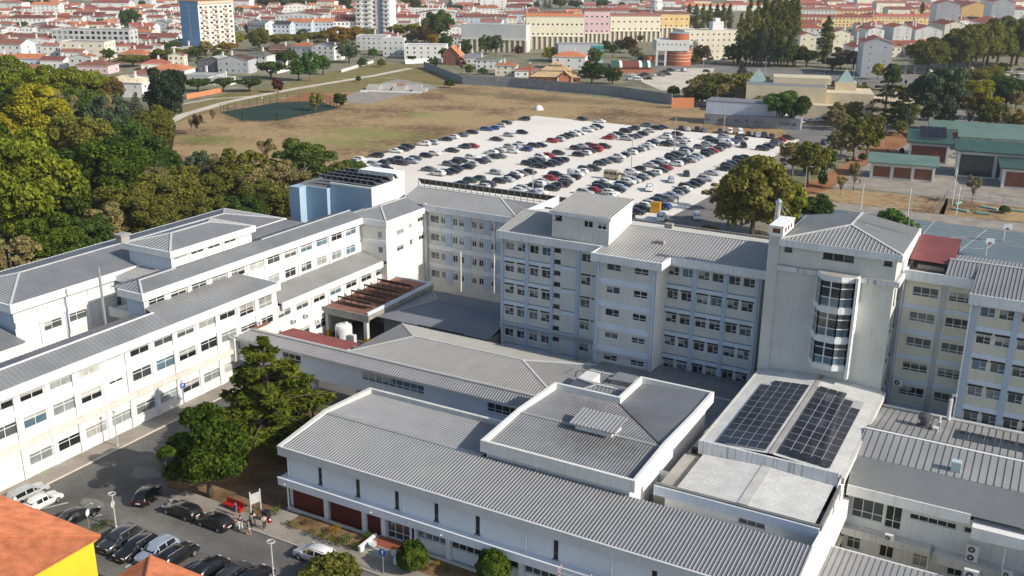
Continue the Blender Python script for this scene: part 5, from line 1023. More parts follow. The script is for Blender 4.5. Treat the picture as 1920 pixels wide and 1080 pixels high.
def car(kind, color, p, rz, label, cat='car', group=None, detail=False):
    c = car_meshes(kind)
    if color not in c['bm']:
        me = c['body'].mesh('body', [PAINT[color], M['black']], True); flip_out(me)
        c['bm'][color] = me
    r = thing('parked_' + ('van' if kind == 'van' else 'car'), label, cat, p, rz, group)
    link('body', c['bm'][color], r); link('window', c['glass'], r)
    for x in c['xs']:
        for s in (-1, 1):
            wv = link('wheel', c['wheel'], r, (x, s * (c['W'] / 2 - .1), c['R']))
    if detail:
        L, W = c['L'], c['W']; zf = c['st'][-2][2]; zr = c['st'][1][2]
        for s in (-1, 1):
            link('headlight', c['head'], r, (L * .475, s * W * .33, zf + .02)); link('tail_light', c['tail'], r, (-L * .482, s * W * .36, zr - .08))
            MB().box(-.09, .09, -.08, .08, -.06, .07).build('mirror', PAINT[color], r, (L * .22, s * (W / 2 + .06), c['st'][5][2] + .05))
            if kind in ('suv', 'estate'): MB().bar((-L * .36, s * W * .33, c['st'][4][3] - .02), (L * .08, s * W * .33, c['st'][5][3] + .02), .05).build('roof_rail', M['steel'], r)
        MB().box(-.012, .012, -.26, .26, -.06, .06).build('number_plate', M['plate'], r, (-L * .5 - .005, 0, .58)); MB().box(-.012, .012, -.26, .26, -.06, .06).build('number_plate', M['plate'], r, (L * .5 + .005, 0, .42))
        MB().box(-.02, .02, -W * .28, W * .28, -.07, .07).build('grille', M['black'], r, (L * .5 - .005, 0, .54))
    return r
ORD = ['first', 'second', 'third', 'fourth', 'fifth', 'sixth', 'seventh', 'eighth', 'ninth', 'tenth', 'eleventh', 'twelfth', 'thirteenth', 'fourteenth', 'fifteenth', 'sixteenth', 'seventeenth', 'eighteenth', 'nineteenth', 'twentieth']
def ordn(i):
    if i >= 99: return 'hundredth' if i == 99 else 'hundred-and-' + ordn(i - 100)
    if i < 20: return ORD[i]
    t = ['', '', 'twenty', 'thirty', 'forty', 'fifty', 'sixty', 'seventy', 'eighty', 'ninety'][(i + 1) // 10]; u = (i + 1) % 10
    return (t[:-1] + 'ieth') if u == 0 else t + '-' + ORD[u - 1]
# near cars beside the hospital
def hd(x0, y0, x1, y1): a, c = at(x0, y0), at(x1, y1); return math.atan2(c.y - a.y, c.x - a.x)
near = [('estate', 'silver', at(52, 934), R(90), 'silver estate car parked by the white wing, outermost of the pair'), ('saloon', 'white', at(78, 950), R(90), 'white saloon car parked next to the silver estate'),
 ('saloon', 'black', at(146, 975), R(86), 'black saloon car behind the round sign post'), ('hatchback', 'black', at(276, 936), R(112), 'black hatchback driving away through the tree shadow'),
 ('estate', 'black', at(342, 965), R(180), 'black estate car at the kerb nearest the big tree'), ('hatchback', 'black', at(404, 987), R(180), 'black hatchback at the kerb beside the group of people'),
 ('suv', 'charcoal', at(226, 1022), R(-90), 'dark blue grey people carrier, first in the parking bays by the yellow house'), ('estate', 'black', at(256, 1036), R(-90), 'black estate car, second in the parking bays by the yellow house'),
 ('suv', 'paleblue', at(296, 1044), R(-90), 'pale blue grey car, third in the parking bays, between two black ones'), ('suv', 'black', at(333, 1052), R(90), 'black off-road car with bright roof rails behind the orange roof'),
 ('hatchback', 'black', at(394, 1075), R(90), 'black rounded car by the hatched bay markings'), ('hatchback', 'charcoal', at(440, 1086), R(90), 'dark car at the bottom edge beside the rounded black one'),
 ('saloon', 'black', at(475, 1095), R(90), 'black car roof just showing at the bottom edge'),
 ('suv', 'white', at(592, 1050), R(180), 'silvery white car driving along the street in front of the hall'), ('hatchback', 'charcoal', at(318, 870), R(150), 'dark car half hidden under the big round tree')]
for k, c, p, rz, lab in near: car(k, c, p + Vector((0, 0, .02)), rz, lab, detail=True)
# the white car park
ROWS = {
 'brown field edge row': [(706, 292), (672, 299), (663, 303), (742, 283), (757, 280), (765, 276), (795, 270), (811, 268), (836, 261), (850, 257), (866, 253), (886, 248), (913, 242), (926, 240), (937, 235), (950, 230), (983, 223)],
 'loose line by the field': [(931, 261), (955, 253), (979, 248), (848, 282), (872, 275), (887, 274), (1092, 223), (1124, 227)],
 'short row nearest the blue block': [(688, 314), (702, 308), (709, 318), (718, 306), (723, 317), (730, 303), (744, 298), (754, 306), (772, 303), (778, 298), (799, 292), (815, 288)],
 'second row from the field': [(805, 318), (821, 326), (837, 324), (849, 321), (858, 316), (842, 308), (854, 304), (863, 301), (875, 313), (885, 308), (886, 295), (903, 303), (914, 300), (925, 294), (937, 293), (921, 286), (931, 283), (962, 284), (986, 280), (956, 275), (965, 274), (978, 270), (1002, 273), (1013, 272), (1036, 264), (1047, 262), (1057, 257), (1067, 254), (1077, 252), (1087, 249), (1102, 244), (1112, 240), (1120, 238)],
 'third row from the field': [(863, 345), (882, 339), (897, 335), (905, 350), (915, 347), (931, 324), (937, 340), (950, 337), (961, 332), (968, 328), (978, 326), (993, 323), (991, 307), (1000, 304), (1008, 301), (1015, 295), (1028, 292), (1047, 287), (1012, 312), (1030, 309), (1040, 306), (1047, 302), (1053, 300), (1080, 278), (1092, 274), (1102, 272), (1085, 290), (1097, 287), (1105, 283), (1117, 281), (1118, 276), (1133, 275), (1140, 258), (1150, 255), (1160, 252), (1175, 260), (1185, 257), (1194, 255), (1173, 246), (1188, 241), (1212, 235), (1217, 245), (1205, 251), (1233, 240), (1241, 238)],
 'middle row of the car park': [(974, 358), (983, 354), (1000, 350), (1000, 362), (1013, 361), (1008, 345), (1017, 341), (1032, 335), (1042, 329), (1035, 354), (1043, 348), (1053, 347), (1064, 336), (1060, 342), (1075, 333), (1080, 327), (1090, 322), (1098, 317), (1113, 317), (1125, 307), (1135, 303), (1153, 301), (1145, 299), (1161, 294), (1168, 291), (1182, 286), (1190, 282), (1200, 280), (1210, 277), (1216, 272), (1223, 268), (1231, 265), (1247, 257), (1255, 254), (1270, 251), (1250, 271), (1260, 267), (1276, 263), (1287, 262), (1279, 272)],
 'crowded row before the tower': [(1097, 361), (1115, 358), (1108, 377), (1117, 372), (1127, 369), (1140, 367), (1145, 362), (1123, 352), (1127, 347), (1133, 342), (1157, 357), (1163, 352), (1168, 347), (1177, 342), (1187, 339), (1197, 336), (1170, 331), (1185, 324), (1197, 317), (1208, 332), (1217, 328), (1226, 324), (1220, 310), (1232, 307), (1240, 320), (1249, 315), (1242, 302), (1252, 298), (1260, 294), (1267, 308), (1275, 305), (1284, 302), (1270, 290), (1280, 286), (1293, 301), (1300, 297), (1287, 282), (1308, 293), (1318, 290), (1327, 286), (1336, 283), (1312, 276), (1327, 271), (1332, 265), (1345, 266), (1362, 268), (1345, 280), (1350, 276), (1358, 273), (1372, 266), (1382, 262), (1390, 259), (1330, 259), (1358, 257)],
 'row facing the graffiti wall': [(1277, 240), (1290, 242), (1307, 243), (1320, 244), (1350, 246), (1367, 246), (1387, 248), (1403, 251), (1419, 253), (1433, 254), (1447, 256)],
 'row under the olive trees': [(1192, 398), (1203, 392), (1211, 387), (1220, 383), (1233, 379), (1240, 372), (1250, 374), (1260, 367), (1268, 363), (1277, 359), (1282, 355), (1288, 350), (1300, 346), (1308, 342), (1322, 336), (1335, 325), (1358, 317), (1365, 312), (1374, 309), (1387, 306), (1387, 299), (1398, 296), (1430, 279), (1440, 275), (1450, 270), (1457, 266), (1462, 262), (1478, 259), (1242, 389)],
 'driving lane of the car park': [(1394, 273), (1287, 326), (1258, 338), (1217, 354), (1306, 407), (1183, 409)],
}
SPEC = {(1036, 264): ('hatchback', 'red'), (1140, 258): ('hatchback', 'red'), (1032, 335): ('hatchback', 'red'), (1115, 358): ('hatchback', 'red'), (1249, 315): ('hatchback', 'red'), (754, 306): ('estate', 'brown'), (986, 280): ('hatchback', 'blue'), (913, 242): ('estate', 'blue'), (926, 240): ('hatchback', 'blue'), (887, 274): ('hatchback', 'red'), (1080, 327): ('van', 'white'), (1367, 246): ('van', 'white'), (1387, 248): ('van', 'white'), (1362, 268): ('van', 'white'), (821, 326): ('suv', 'white'), (742, 283): ('saloon', 'white'), (672, 299): ('hatchback', 'white'), (795, 270): ('suv', 'white'), (1217, 354): ('suv', 'white'), (1258, 338): ('hatchback', 'silver'), (1287, 326): ('saloon', 'charcoal'), (1242, 389): ('suv', 'blue'), (1124, 227): ('saloon', 'white'), (1092, 223): ('hatchback', 'black'), (983, 223): ('suv', 'black'), (706, 292): ('suv', 'black'), (1097, 361): ('estate', 'silver'), (1102, 244): ('suv', 'white'), (815, 288): ('hatchback', 'white'), (1394, 273): ('suv', 'black'), (1306, 407): ('hatchback', 'white'), (921, 286): ('estate', 'white'), (1140, 258): ('hatchback', 'red'), (1185, 324): ('suv', 'white')}
crng = random.Random(21); NC = 0
RZ = {'row facing the graffiti wall': R(-68), 'driving lane of the car park': R(-70), 'brown field edge row': R(188)}
for rname, L_ in ROWS.items():
    grp = 'cars in the white car park'
    pend = []
    for i, (x, y) in enumerate(sorted(L_)):
        kind, colr = SPEC.get((x, y)) or (crng.choices(['hatchback', 'saloon', 'estate', 'suv'], [5, 3, 2, 3])[0], crng.choices(['black', 'charcoal', 'grey', 'silver', 'white', 'red', 'blue', 'green', 'paleblue'], [9, 6, 3, 5, 4, .6, .8, .5, 1.2])[0])
        rz = RZ.get(rname, R(0)) + R(crng.uniform(-5, 5)) + (R(180) if crng.random() < .3 and rname not in ('driving lane of the car park',) else 0)
        cn = {'charcoal': 'dark grey', 'paleblue': 'pale blue', 'green': 'dark green'}.get(colr, colr); kn = {'suv': 'tall car', 'van': 'van'}.get(kind, kind if kind in ('hatchback', 'saloon') else 'estate car')
        car(kind, colr, at(x, y + 3, .06), rz, f"{cn} {kn}, {ordn(i)} from left in the {rname}", 'van' if kind == 'van' else 'car', grp); NC += 1
car('van', 'white', at(1240, 413, .08), R(-80), 'white delivery van by the yellow skip near the ward block roof', 'van')
r = thing('camper_van', 'beige camper van with a raised roof among the parked cars', 'van', at(1148, 336, .06), R(2))
MB().box(-2.3, 2.1, -.95, .95, .4, 1.3).box(-2.25, 1.7, -.92, .92, 1.3, 2.3).poly([(1.7, -.92, 2.3), (2.1, -.95, 1.3), (2.1, .95, 1.3), (1.7, .92, 2.3)]).box(-2.1, 1.5, -.85, .85, 2.3, 2.55).build('body', PAINT['beige'], r)
MB().poly([(1.73, -.8, 2.2), (2.1, -.85, 1.4), (2.1, .85, 1.4), (1.73, .8, 2.2)]).box(-2.0, -.9, -.935, -.925, 1.45, 2.1).box(-.7, .4, -.935, -.925, 1.45, 2.1).box(.6, 1.4, -.935, -.925, 1.45, 2.1).build('window', M['carglass'], r)
for x in (-1.4, 1.4):
    for s in (-.85, .85): MB().tube([(0, -.1, 0), (0, .1, 0)], .34, 12).build('wheel', M['black'], r, (x, s, .34))
p = thing('waste_skip', 'yellow orange waste container standing behind the white van', 'container', at(1229, 398, .08), R(10)); MB().box(-1.1, 1.1, -.8, .8, .1, 2.4).box(-1.15, 1.15, -.85, .85, 1.9, 2.0).build('body', mat('orange_plastic', (.62, .30, .02), .5), p); MB().box(-1.14, 1.14, -.84, .84, 2.4, 2.5).build('lid', mat('orange_plastic_lid', (.5, .24, .02), .5), p)
OUT = [('by the restaurant', [(1215, 149), (1180, 150), (1192, 146), (1203, 143), (1210, 141), (1196, 152), (1228, 143), (1246, 136), (1240, 143), (1252, 141), (1257, 133), (1275, 134), (1185, 143)]),
 ('behind the graffiti building', [(1306, 186), (1312, 200), (1328, 185), (1340, 183), (1368, 190), (1382, 193), (1300, 180), (1318, 191)]),
 ('in the car park left of the cedar', [(1500, 232), (1520, 229), (1535, 228), (1548, 226), (1563, 222), (1530, 212), (1552, 205), (1578, 222), (1500, 205), (1547, 270), (1560, 262), (1490, 222)]),
 ('on the road behind the green school', [(1757, 232), (1730, 224), (1770, 223), (1792, 224), (1796, 238), (1850, 228), (1870, 242), (1912, 238), (1908, 248), (1700, 228), (1736, 216)]),
 ('under the long row of plane trees', [(1770, 135), (1782, 134), (1796, 133), (1808, 131), (1822, 130), (1700, 136), (1720, 138), (1735, 139), (1745, 136), (1690, 137), (1840, 128), (1858, 126)]),
 ('in the far right edge car park', [(1885, 143), (1895, 146), (1905, 144), (1915, 140), (1900, 152), (1890, 136), (1912, 132), (1917, 150)]),
 ('on the avenue below the poplars', [(1325, 135), (1284, 134), (1332, 112), (1345, 111), (1358, 113), (1371, 112), (1340, 118), (1386, 117)])]
for nm, L_ in OUT:
    for i, (x, y) in enumerate(sorted(L_)):
        kind = crng.choices(['hatchback', 'saloon', 'estate', 'suv', 'van'], [5, 3, 2, 3, .4])[0]; colr = crng.choices(['black', 'charcoal', 'grey', 'silver', 'white', 'red', 'blue'], [7, 5, 3, 5, 6, 1, 1])[0]
        if (x, y) == (1757, 232): kind, colr = 'hatchback', 'yellow'
        cn = {'charcoal': 'dark grey'}.get(colr, colr); kn = {'suv': 'tall car'}.get(kind, kind)
        car(kind, colr, at(x, y, .1), R(crng.choice((0, 5, 60, 180))) + R(20), f"small {cn} {kn}, {ordn(i)} from left {nm}", 'van' if kind == 'van' else 'car', 'distant parked cars')
# ================================================================== STREET FURNITURE
def lamp(x, y, h, label, ring=False, arm=False, group='street lamps'):
    p = thing('street_lamp', label, 'street lamp', at(x, y, .02), 0, group)
    MB().tube([(0, 0, 0), (0, 0, h)], [.09, .06], 8).lathe([(.16, 0), (.16, .25), (.09, .3)]).build('post', M['lamp_grey'], p)
    if ring:
        mb = MB(); n_ = 18
        for k in range(n_): t0, t1 = 2 * math.pi * k / n_, 2 * math.pi * (k + 1) / n_; mb.tube([(.36 * math.cos(t0), .36 * math.sin(t0), h + .05), (.36 * math.cos(t1), .36 * math.sin(t1), h + .05)], .07, 6, 0, False)
        mb.bar((-.33, 0, h + .02), (.33, 0, h + .02), .05); mb.build('lamp_ring', M['lamp_grey'], p)
    elif arm: MB().tube([(0, 0, h - .1), (.3, -.2, h + .25), (1.3, -.7, h + .35)], .05, 6).box(.9, 1.7, -.95, -.55, h + .3, h + .42).build('lamp_arm', M['lamp_grey'], p)
    else: MB().tube([(-.05, 0, h), (.5, 0, h + .02)], .05, 6).lathe([(.2, 0), (.24, .1), (.05, .16), (0, .16)], (0, 0, h), 12).build('lamp_head', M['lamp_grey'], p)
    return p
lamp(221, 838, 4.7, 'slim pale street lamp on the pavement by the long white wing'); lamp(218, 990, 4.0, 'ring topped lamp post near the row of dark cars', True); lamp(513, 1084, 4.0, 'ring topped lamp post at the bottom edge of the street', True); lamp(343, 758, 3.4, 'short lamp post beside the parking sign at the end of the wing')
for x, y, h, l in ((1183, 330, 11, 'tall wooden pole in the middle of the parked cars'), (999, 365, 7, 'pale lamp pole behind the solar panel row'), (1264, 283, 11, 'tall pole at the far side of the car park'), (1357, 240, 9, 'pale pole in front of the graffiti wall')):
    p = thing('utility_pole', l, 'pole', at(x, y, .05), 0, 'poles in the car park'); MB().tube([(0, 0, 0), (0, 0, h)], [.16, .1], 8).build('pole', M['concrete'], p); MB().bar((0, 0, h - .2), (.8, 0, h), .08).build('arm', M['steel'], p)
for i, (x, y, h) in enumerate([(1240, 165, 9), (1093, 146, 8), (1318, 132, 8), (1434, 140, 9), (1545, 140, 9), (1595, 140, 9), (1600, 150, 8), (1695, 157, 11), (1712, 158, 9), (1655, 275, 7), (1605, 300, 6), (1740, 247, 8), (1808, 190, 10), (1868, 143, 8), (1527, 170, 8), (1507, 372, 8)]):
    lamp(x, y, h, f'distant thin street lamp, {ordn(i)} of those around the avenue', arm=True, group='distant street lamps')
for i, (x, y, h) in enumerate([(1614, 394, 6.5), (1702, 404, 6.5), (1793, 402, 7), (1785, 385, 9)]):
    p = thing('floodlight_pole', ['white floodlight pole at the left end of the blue court', 'white floodlight pole by the court goal', 'pale lamp pole by the garden plot', 'taller lamp pole behind the garden plot'][i], 'pole', at(x, y, .1), 0, 'poles around the blue court'); MB().tube([(0, 0, 0), (0, 0, h)], .09, 8).build('pole', M['plastic'], p)
def round_sign(x, y, h, label, r=.38, face='plastic', rz=R(115), pole=True):
    p = thing('road_sign', label, 'road sign', at(x, y, .03), rz)
    MB().tube([(0, 0, 0), (0, 0, h)], .04, 8).build('post', M['steel'], p)
    MB().tube([(0, -.05, h - .1), (0, -.08, h - .1)], r, 20).build('sign_face', M[face], p); MB().tube([(0, -.03, h - .1), (0, -.05, h - .1)], r * 1.02, 20).build('sign_back', M['steel'], p)
    return p
M['signblue'] = mat('sign_blue', (.02, .07, .35), .5)
round_sign(168, 996, 2.3, 'round sign seen from its grey back by the yellow house'); 
p = thing('road_sign', 'round pale sign disc fixed behind the ring topped lamp post', 'road sign', at(216, 978, .03), R(115)); MB().tube([(0, 0, 0), (0, 0, 2.4)], .03, 8).build('post', M['steel'], p); MB().tube([(0, 0, 2.1), (0, .03, 2.1)], .38, 20).build('sign_back', M['plastic'], p)
p = round_sign(719, 1077, 2.6, 'round blue sign with a white arrow by the entrance steps', .4, 'signblue', R(10)); MB().box(-.05, .05, -.1, -.085, 2.3, 2.75).poly([(-.16, -.09, 2.6), (.16, -.09, 2.6), (0, -.09, 2.8)]).build('arrow', M['plastic'], p)
p = thing('parking_sign', 'blue parking sign with a white letter on a thin post', 'road sign', at(346, 757, .13), R(60)); MB().tube([(0, 0, 0), (0, 0, 3.1)], .045, 8).build('post', M['steel'], p); MB().box(-.32, .32, -.06, -.03, 2.35, 3.0).build('sign_face', M['signblue'], p)
MB().box(-.13, -.05, -.075, -.061, 2.45, 2.9).box(-.05, .12, -.075, -.061, 2.82, 2.9).box(.05, .12, -.075, -.061, 2.72, 2.82).box(-.05, .12, -.075, -.061, 2.64, 2.72).build('letter', M['plastic'], p)
p = thing('information_board', 'white information board on blue posts by the pavement', 'sign board', at(480, 958, .13), R(70)); MB().box(-.5, .5, -.06, .0, 1.0, 2.2).build('board', M['lamp_grey'], p)
for s in (-.58, .58): MB().box(s - .06, s + .06, -.08, .04, 0, 2.5).build('post', M['blue'], p)
p = thing('bench', 'bright red bench on the pavement edge near the tree', 'bench', at(438, 955, .14), R(-4)); RED = mat('red_paint', (.40, .012, .012), .5, .08, 2)
MB().box(-1.3, 1.3, -.3, .25, .40, .47).build('seat', RED, p); MB().obox((0, .3, .72), (1.3, 0, 0), (0, .03, 0), (0, .06, .27)).build('backrest', RED, p)
for s in (-1.05, 1.05): MB().box(s - .1, s + .1, -.25, .2, 0, .4).build('leg', RED, p)
p = thing('litter_bin', 'dark litter bin beside the traffic cone', 'bin', at(500, 976, .14)); MB().box(-.32, .32, -.3, .3, 0, 1.05).box(-.36, .36, -.34, .34, 1.05, 1.15).build('body', mat('dark_bin', (.02, .02, .035), .5), p); MB().box(-.2, .2, -.345, -.3, .75, .95).build('opening', M['dark'], p)
p = thing('traffic_cone', 'red and white traffic cone beside the dark bin', 'cone', at(506, 979, .16)); MB().box(-.2, .2, -.2, .2, 0, .04).lathe([(.15, .04), (.11, .25)]).lathe([(.075, .42), (.03, .62), (0, .62)]).build('cone', RED, p); MB().lathe([(.11, .25), (.075, .42)]).build('white_band', M['plastic'], p)
for x, y, l in ((699, 1025, 'white bowl planter left of the entrance landing'), (741, 1042, 'white bowl planter right of the entrance landing')):
    p = thing('bowl_planter', l, 'planter', at(x, y, .5)); MB().lathe([(.22, 0), (.38, .2), (.44, .42), (.4, .42), (.36, .38), (0, .38)], n=16).build('bowl', M['plastic'], p)
b_ = thing('scaffold', 'scaffold frame with pinkish mesh panels in front of the hall', 'scaffold', (-33.6, 70.4, .16))
PK = mat('pink_scaffold', (.55, .35, .31), .7, .15, 3)
for i in range(3):
    mb = MB()
    for k in (-.35, .35): mb.tube([(i * 3.0, k, 0), (i * 3.0, k, 4.6)], .045, 6)
    for z in np.arange(.3, 4.6, .38): mb.tube([(i * 3.0, -.35, z), (i * 3.0, .35, z)], .035, 6)
    mb.build('ladder_frame', PK, b_)
mb = MB()
for i in range(2):
    for z in (.6, 2.4): mb.tube([(i * 3.0, -.35, z), (i * 3.0 + 3, -.35, z + 1.7)], .03, 6).tube([(i * 3.0, -.35, z + 1.7), (i * 3.0 + 3, -.35, z)], .03, 6)
    mb.tube([(i * 3, .35, 4.2), (i * 3 + 3, .35, 4.2)], .03, 6).tube([(i * 3, -.35, 4.2), (i * 3 + 3, -.35, 4.2)], .03, 6)
mb.build('brace', M['blue'], b_)
# ================================================================== PEOPLE
SKIN = {'pale': mat('skin_light', (.45, .27, .20), .6, .04, 4), 'dark': mat('skin_dark', (.09, .045, .03), .6, .04, 4)}
def skinned(name, verts, edges, rad, m, parent, root=0):
    me = bpy.data.meshes.new(name); me.from_pydata(verts, edges, []); me.materials.append(m); o = link(name, me, parent)
    md = o.modifiers.new('skin', 'SKIN'); md.use_smooth_shade = True; s = o.modifiers.new('sub', 'SUBSURF'); s.levels = 1; s.render_levels = 1
    ly = me.skin_vertices[0].data if me.skin_vertices else None
    if ly is None: bm = bmesh.new(); bm.from_mesh(me); bm.verts.layers.skin.verify(); bm.to_mesh(me); bm.free(); ly = me.skin_vertices[0].data
    for i, r_ in enumerate(rad): ly[i].radius = (r_ if isinstance(r_, tuple) else (r_, r_)); ly[i].use_root = i == root
    return o
def person(loc, rz, label, top, bottom, skin='pale', hair=(.02, .015, .01), shorts=False, stride=.12, bag=None):
    r = thing('person', label, 'person', loc, rz); T = mat('cloth_' + top[0], top[1], .9, .1, 4); Bm = mat('cloth_' + bottom[0], bottom[1], .9, .1, 4); s = stride
    V = [(0, 0, .95), (0, 0, 1.12), (0, 0, 1.36), (0, 0, 1.47), (0, .01, 1.60), (0, .01, 1.71), (.19, 0, 1.38), (.25, .02, 1.12), (.26, .14, .90), (.27, .18, .80), (-.19, 0, 1.38), (-.25, .02, 1.12), (-.26, .1, .88), (-.27, .13, .78), (.10, 0, .90), (.11, s * .6, .50), (.11, s, .08), (.11, s + .14, .04), (-.10, 0, .90), (-.11, -s * .4, .50), (-.11, -s * 1.1, .08), (-.11, -s * 1.1 + .14, .04)]
    Ed = [(0, 1), (1, 2), (2, 3), (3, 4), (4, 5), (2, 6), (6, 7), (7, 8), (8, 9), (2, 10), (10, 11), (11, 12), (12, 13), (0, 14), (14, 15), (15, 16), (16, 17), (0, 18), (18, 19), (19, 20), (20, 21)]
    Rd = [(.15, .10), (.14, .10), (.17, .10), .055, (.085, .10), .07, .055, .045, .036, .03, .055, .045, .036, .03, .085, .06, .042, .04, .085, .06, .042, .04]
    body = skinned('body', V, Ed, Rd, SKIN[skin], r)
    skinned('top', [V[i] for i in (0, 1, 2, 6, 7, 10, 11)], [(0, 1), (1, 2), (2, 3), (3, 4), (2, 5), (5, 6)], [(.17, .125), (.165, .125), (.185, .12), .07, .062, .07, .062], T, r)
    k = .6 if shorts else 1.0
    L_ = [Vector(V[14]), Vector(V[15]), Vector(V[16])]; Q = [Vector(V[18]), Vector(V[19]), Vector(V[20])]
    vs = [V[0], V[14], V[15], V[18], V[19]] + ([] if shorts else [V[16], V[20]])
    if shorts: vs[2] = tuple(L_[0].lerp(L_[1], .75)); vs[4] = tuple(Q[0].lerp(Q[1], .75))
    skinned('trousers' if not shorts else 'shorts', vs, [(0, 1), (1, 2), (0, 3), (3, 4)] + ([] if shorts else [(2, 5), (4, 6)]), [(.165, .12), .10, .085, .10, .085] + ([] if shorts else [.065, .065]), Bm, r)
    MB().lathe([(.0, -.02), (.095, 0), (.115, .07), (.10, .14), (.05, .18), (0, .19)], (0, -.015, 1.585), 10).build('hair', mat('hair_%d' % int(hair[0] * 1000), hair, .6), r, smooth=True)
    if bag: MB().box(-.12, .12, -.06, .06, 0, .3).build('bag', M['plastic'], r, (.33, .15, .5))
    return r
WH = ('white', (.7, .7, .68)); 
person(at(443, 967, .14), R(160), 'person in a blue dress standing by the red bench', ('blue', (.05, .10, .25)), ('blue', (.05, .10, .25)), hair=(.02, .01, .01), shorts=True)
person(at(476, 984, .14), R(0), 'person in a white shirt and red shorts on the pavement', WH, ('red', (.35, .02, .02)), 'dark', (.008, .007, .006), True)
person(at(452, 993, .03), R(200), 'person in a dark blue jacket and white trousers behind the black hatchback', ('navy', (.03, .05, .22)), WH, bag=True)
person(at(467, 1003, .03), R(150), 'person in a green shirt and cream shorts standing in the road', ('green', (.08, .38, .16)), ('creamcloth', (.6, .52, .40)), hair=(.05, .03, .02), shorts=True, stride=.2)
person(at(472, 990, .14), R(170), 'person in a turquoise shirt close behind the one in green', ('turquoise', (.03, .38, .38)), ('darkcloth', (.03, .03, .035)))
person(at(496, 992, .14), R(240), 'person in a pale pink top and black trousers by the bin', ('pink', (.62, .45, .45)), ('darkcloth', (.03, .03, .035)))
for x, y, l in ((1612, 345, 'person in dark clothes crossing the school yard'), (1664, 288, 'dark clad person on the school terrace, left of three'), (1676, 291, 'dark clad person on the school terrace, middle of three'), (1681, 291, 'dark clad person on the school terrace, right of three'), (1271, 380, 'person walking between the car park and the olive trees'), (470, 180, 'distant person in dark clothes on the sand path'), (741, 131, 'distant person in brown on the lane by the hillside')):
    person(at(x, y, .1), R(40), l, ('darkcloth', (.03, .03, .035)), ('darkcloth', (.03, .03, .035)), stride=.2)
person(at(492, 187, .1), R(40), 'distant person in white on the sand path', WH, WH)
# ================================================================== TREES
LEAF = {
 'green': leaf_mat('leaf_green', '2b3813', '4a5c20', '6b7a2c', .28), 'yellowgreen': leaf_mat('leaf_yellowgreen', '42511a', '73802a', 'a1a23c', .4),
 'yellow': leaf_mat('leaf_yellow', '5b5f17', '92902a', 'b09c30'), 'dark': leaf_mat('leaf_dark', '2a3a18', '46592a', '667537', .28), 'conifer': leaf_mat('leaf_conifer', '16221a', '28372a', '3d4b35', .1),
 'cedar': leaf_mat('leaf_cedar', '263410', '4b581d', '75772b', .2), 'olive': leaf_mat('leaf_olive', '484d21', '707534', '968c46', .38), 'khaki': leaf_mat('leaf_khaki', '696342', '8f8556', 'a99a68', .36),
 'brown': leaf_mat('leaf_brown', '3b3420', '5e4c2e', '756238'), 'greygreen': leaf_mat('leaf_greygreen', '3b4936', '5b6850', '7a8368'), 'orange': leaf_mat('leaf_orange', '6b5a26', '94792f', 'b08a38', .35), 'red': leaf_mat('leaf_red', '3a1c18', '57302a', '6a4238'),
 'poplar': leaf_mat('leaf_poplar', '445221', '6d7430', '948a42', .4), 'bright': leaf_mat('leaf_bright', '30481f', '48682c', '64823e')}
BARK = mat('bark', (.10, .08, .06), .95, .2, 3); BARKL = mat('pale_bark', (.22, .19, .16), .95, .2, 3)
def leaf_mesh(name, centers, normals, size, m, seed, aspect=1.0):
    """one mesh of many small leaf clump faces (bent quads)"""
    r = np.random.default_rng(seed); n = len(centers); c = np.asarray(centers); nn = np.asarray(normals) + r.normal(0, .75, (n, 3)); nn /= np.linalg.norm(nn, axis=1)[:, None] + 1e-9
    a = np.cross(nn, r.normal(size=(n, 3))); a /= np.linalg.norm(a, axis=1)[:, None] + 1e-9; b2 = np.cross(nn, a)
    s = size * (.35 + 1.15 * r.random((n, 1)) ** 1.6); a *= s; b2 *= s * aspect; lift = nn * s * .35
    v = np.empty((n, 4, 3)); v[:, 0] = c - a; v[:, 1] = c - b2 * .8 + lift * .4; v[:, 2] = c + a; v[:, 3] = c + b2 * .8 + lift * .4
    me = bpy.data.meshes.new(name); me.vertices.add(4 * n); me.vertices.foreach_set("co", v.reshape(-1)); me.loops.add(4 * n); me.loops.foreach_set("vertex_index", np.arange(4 * n)); me.polygons.add(n); me.polygons.foreach_set("loop_start", np.arange(0, 4 * n, 4)); me.polygons.foreach_set("loop_total", np.full(n, 4)); me.materials.append(m); me.update(); me.validate(); return me
TV = {}
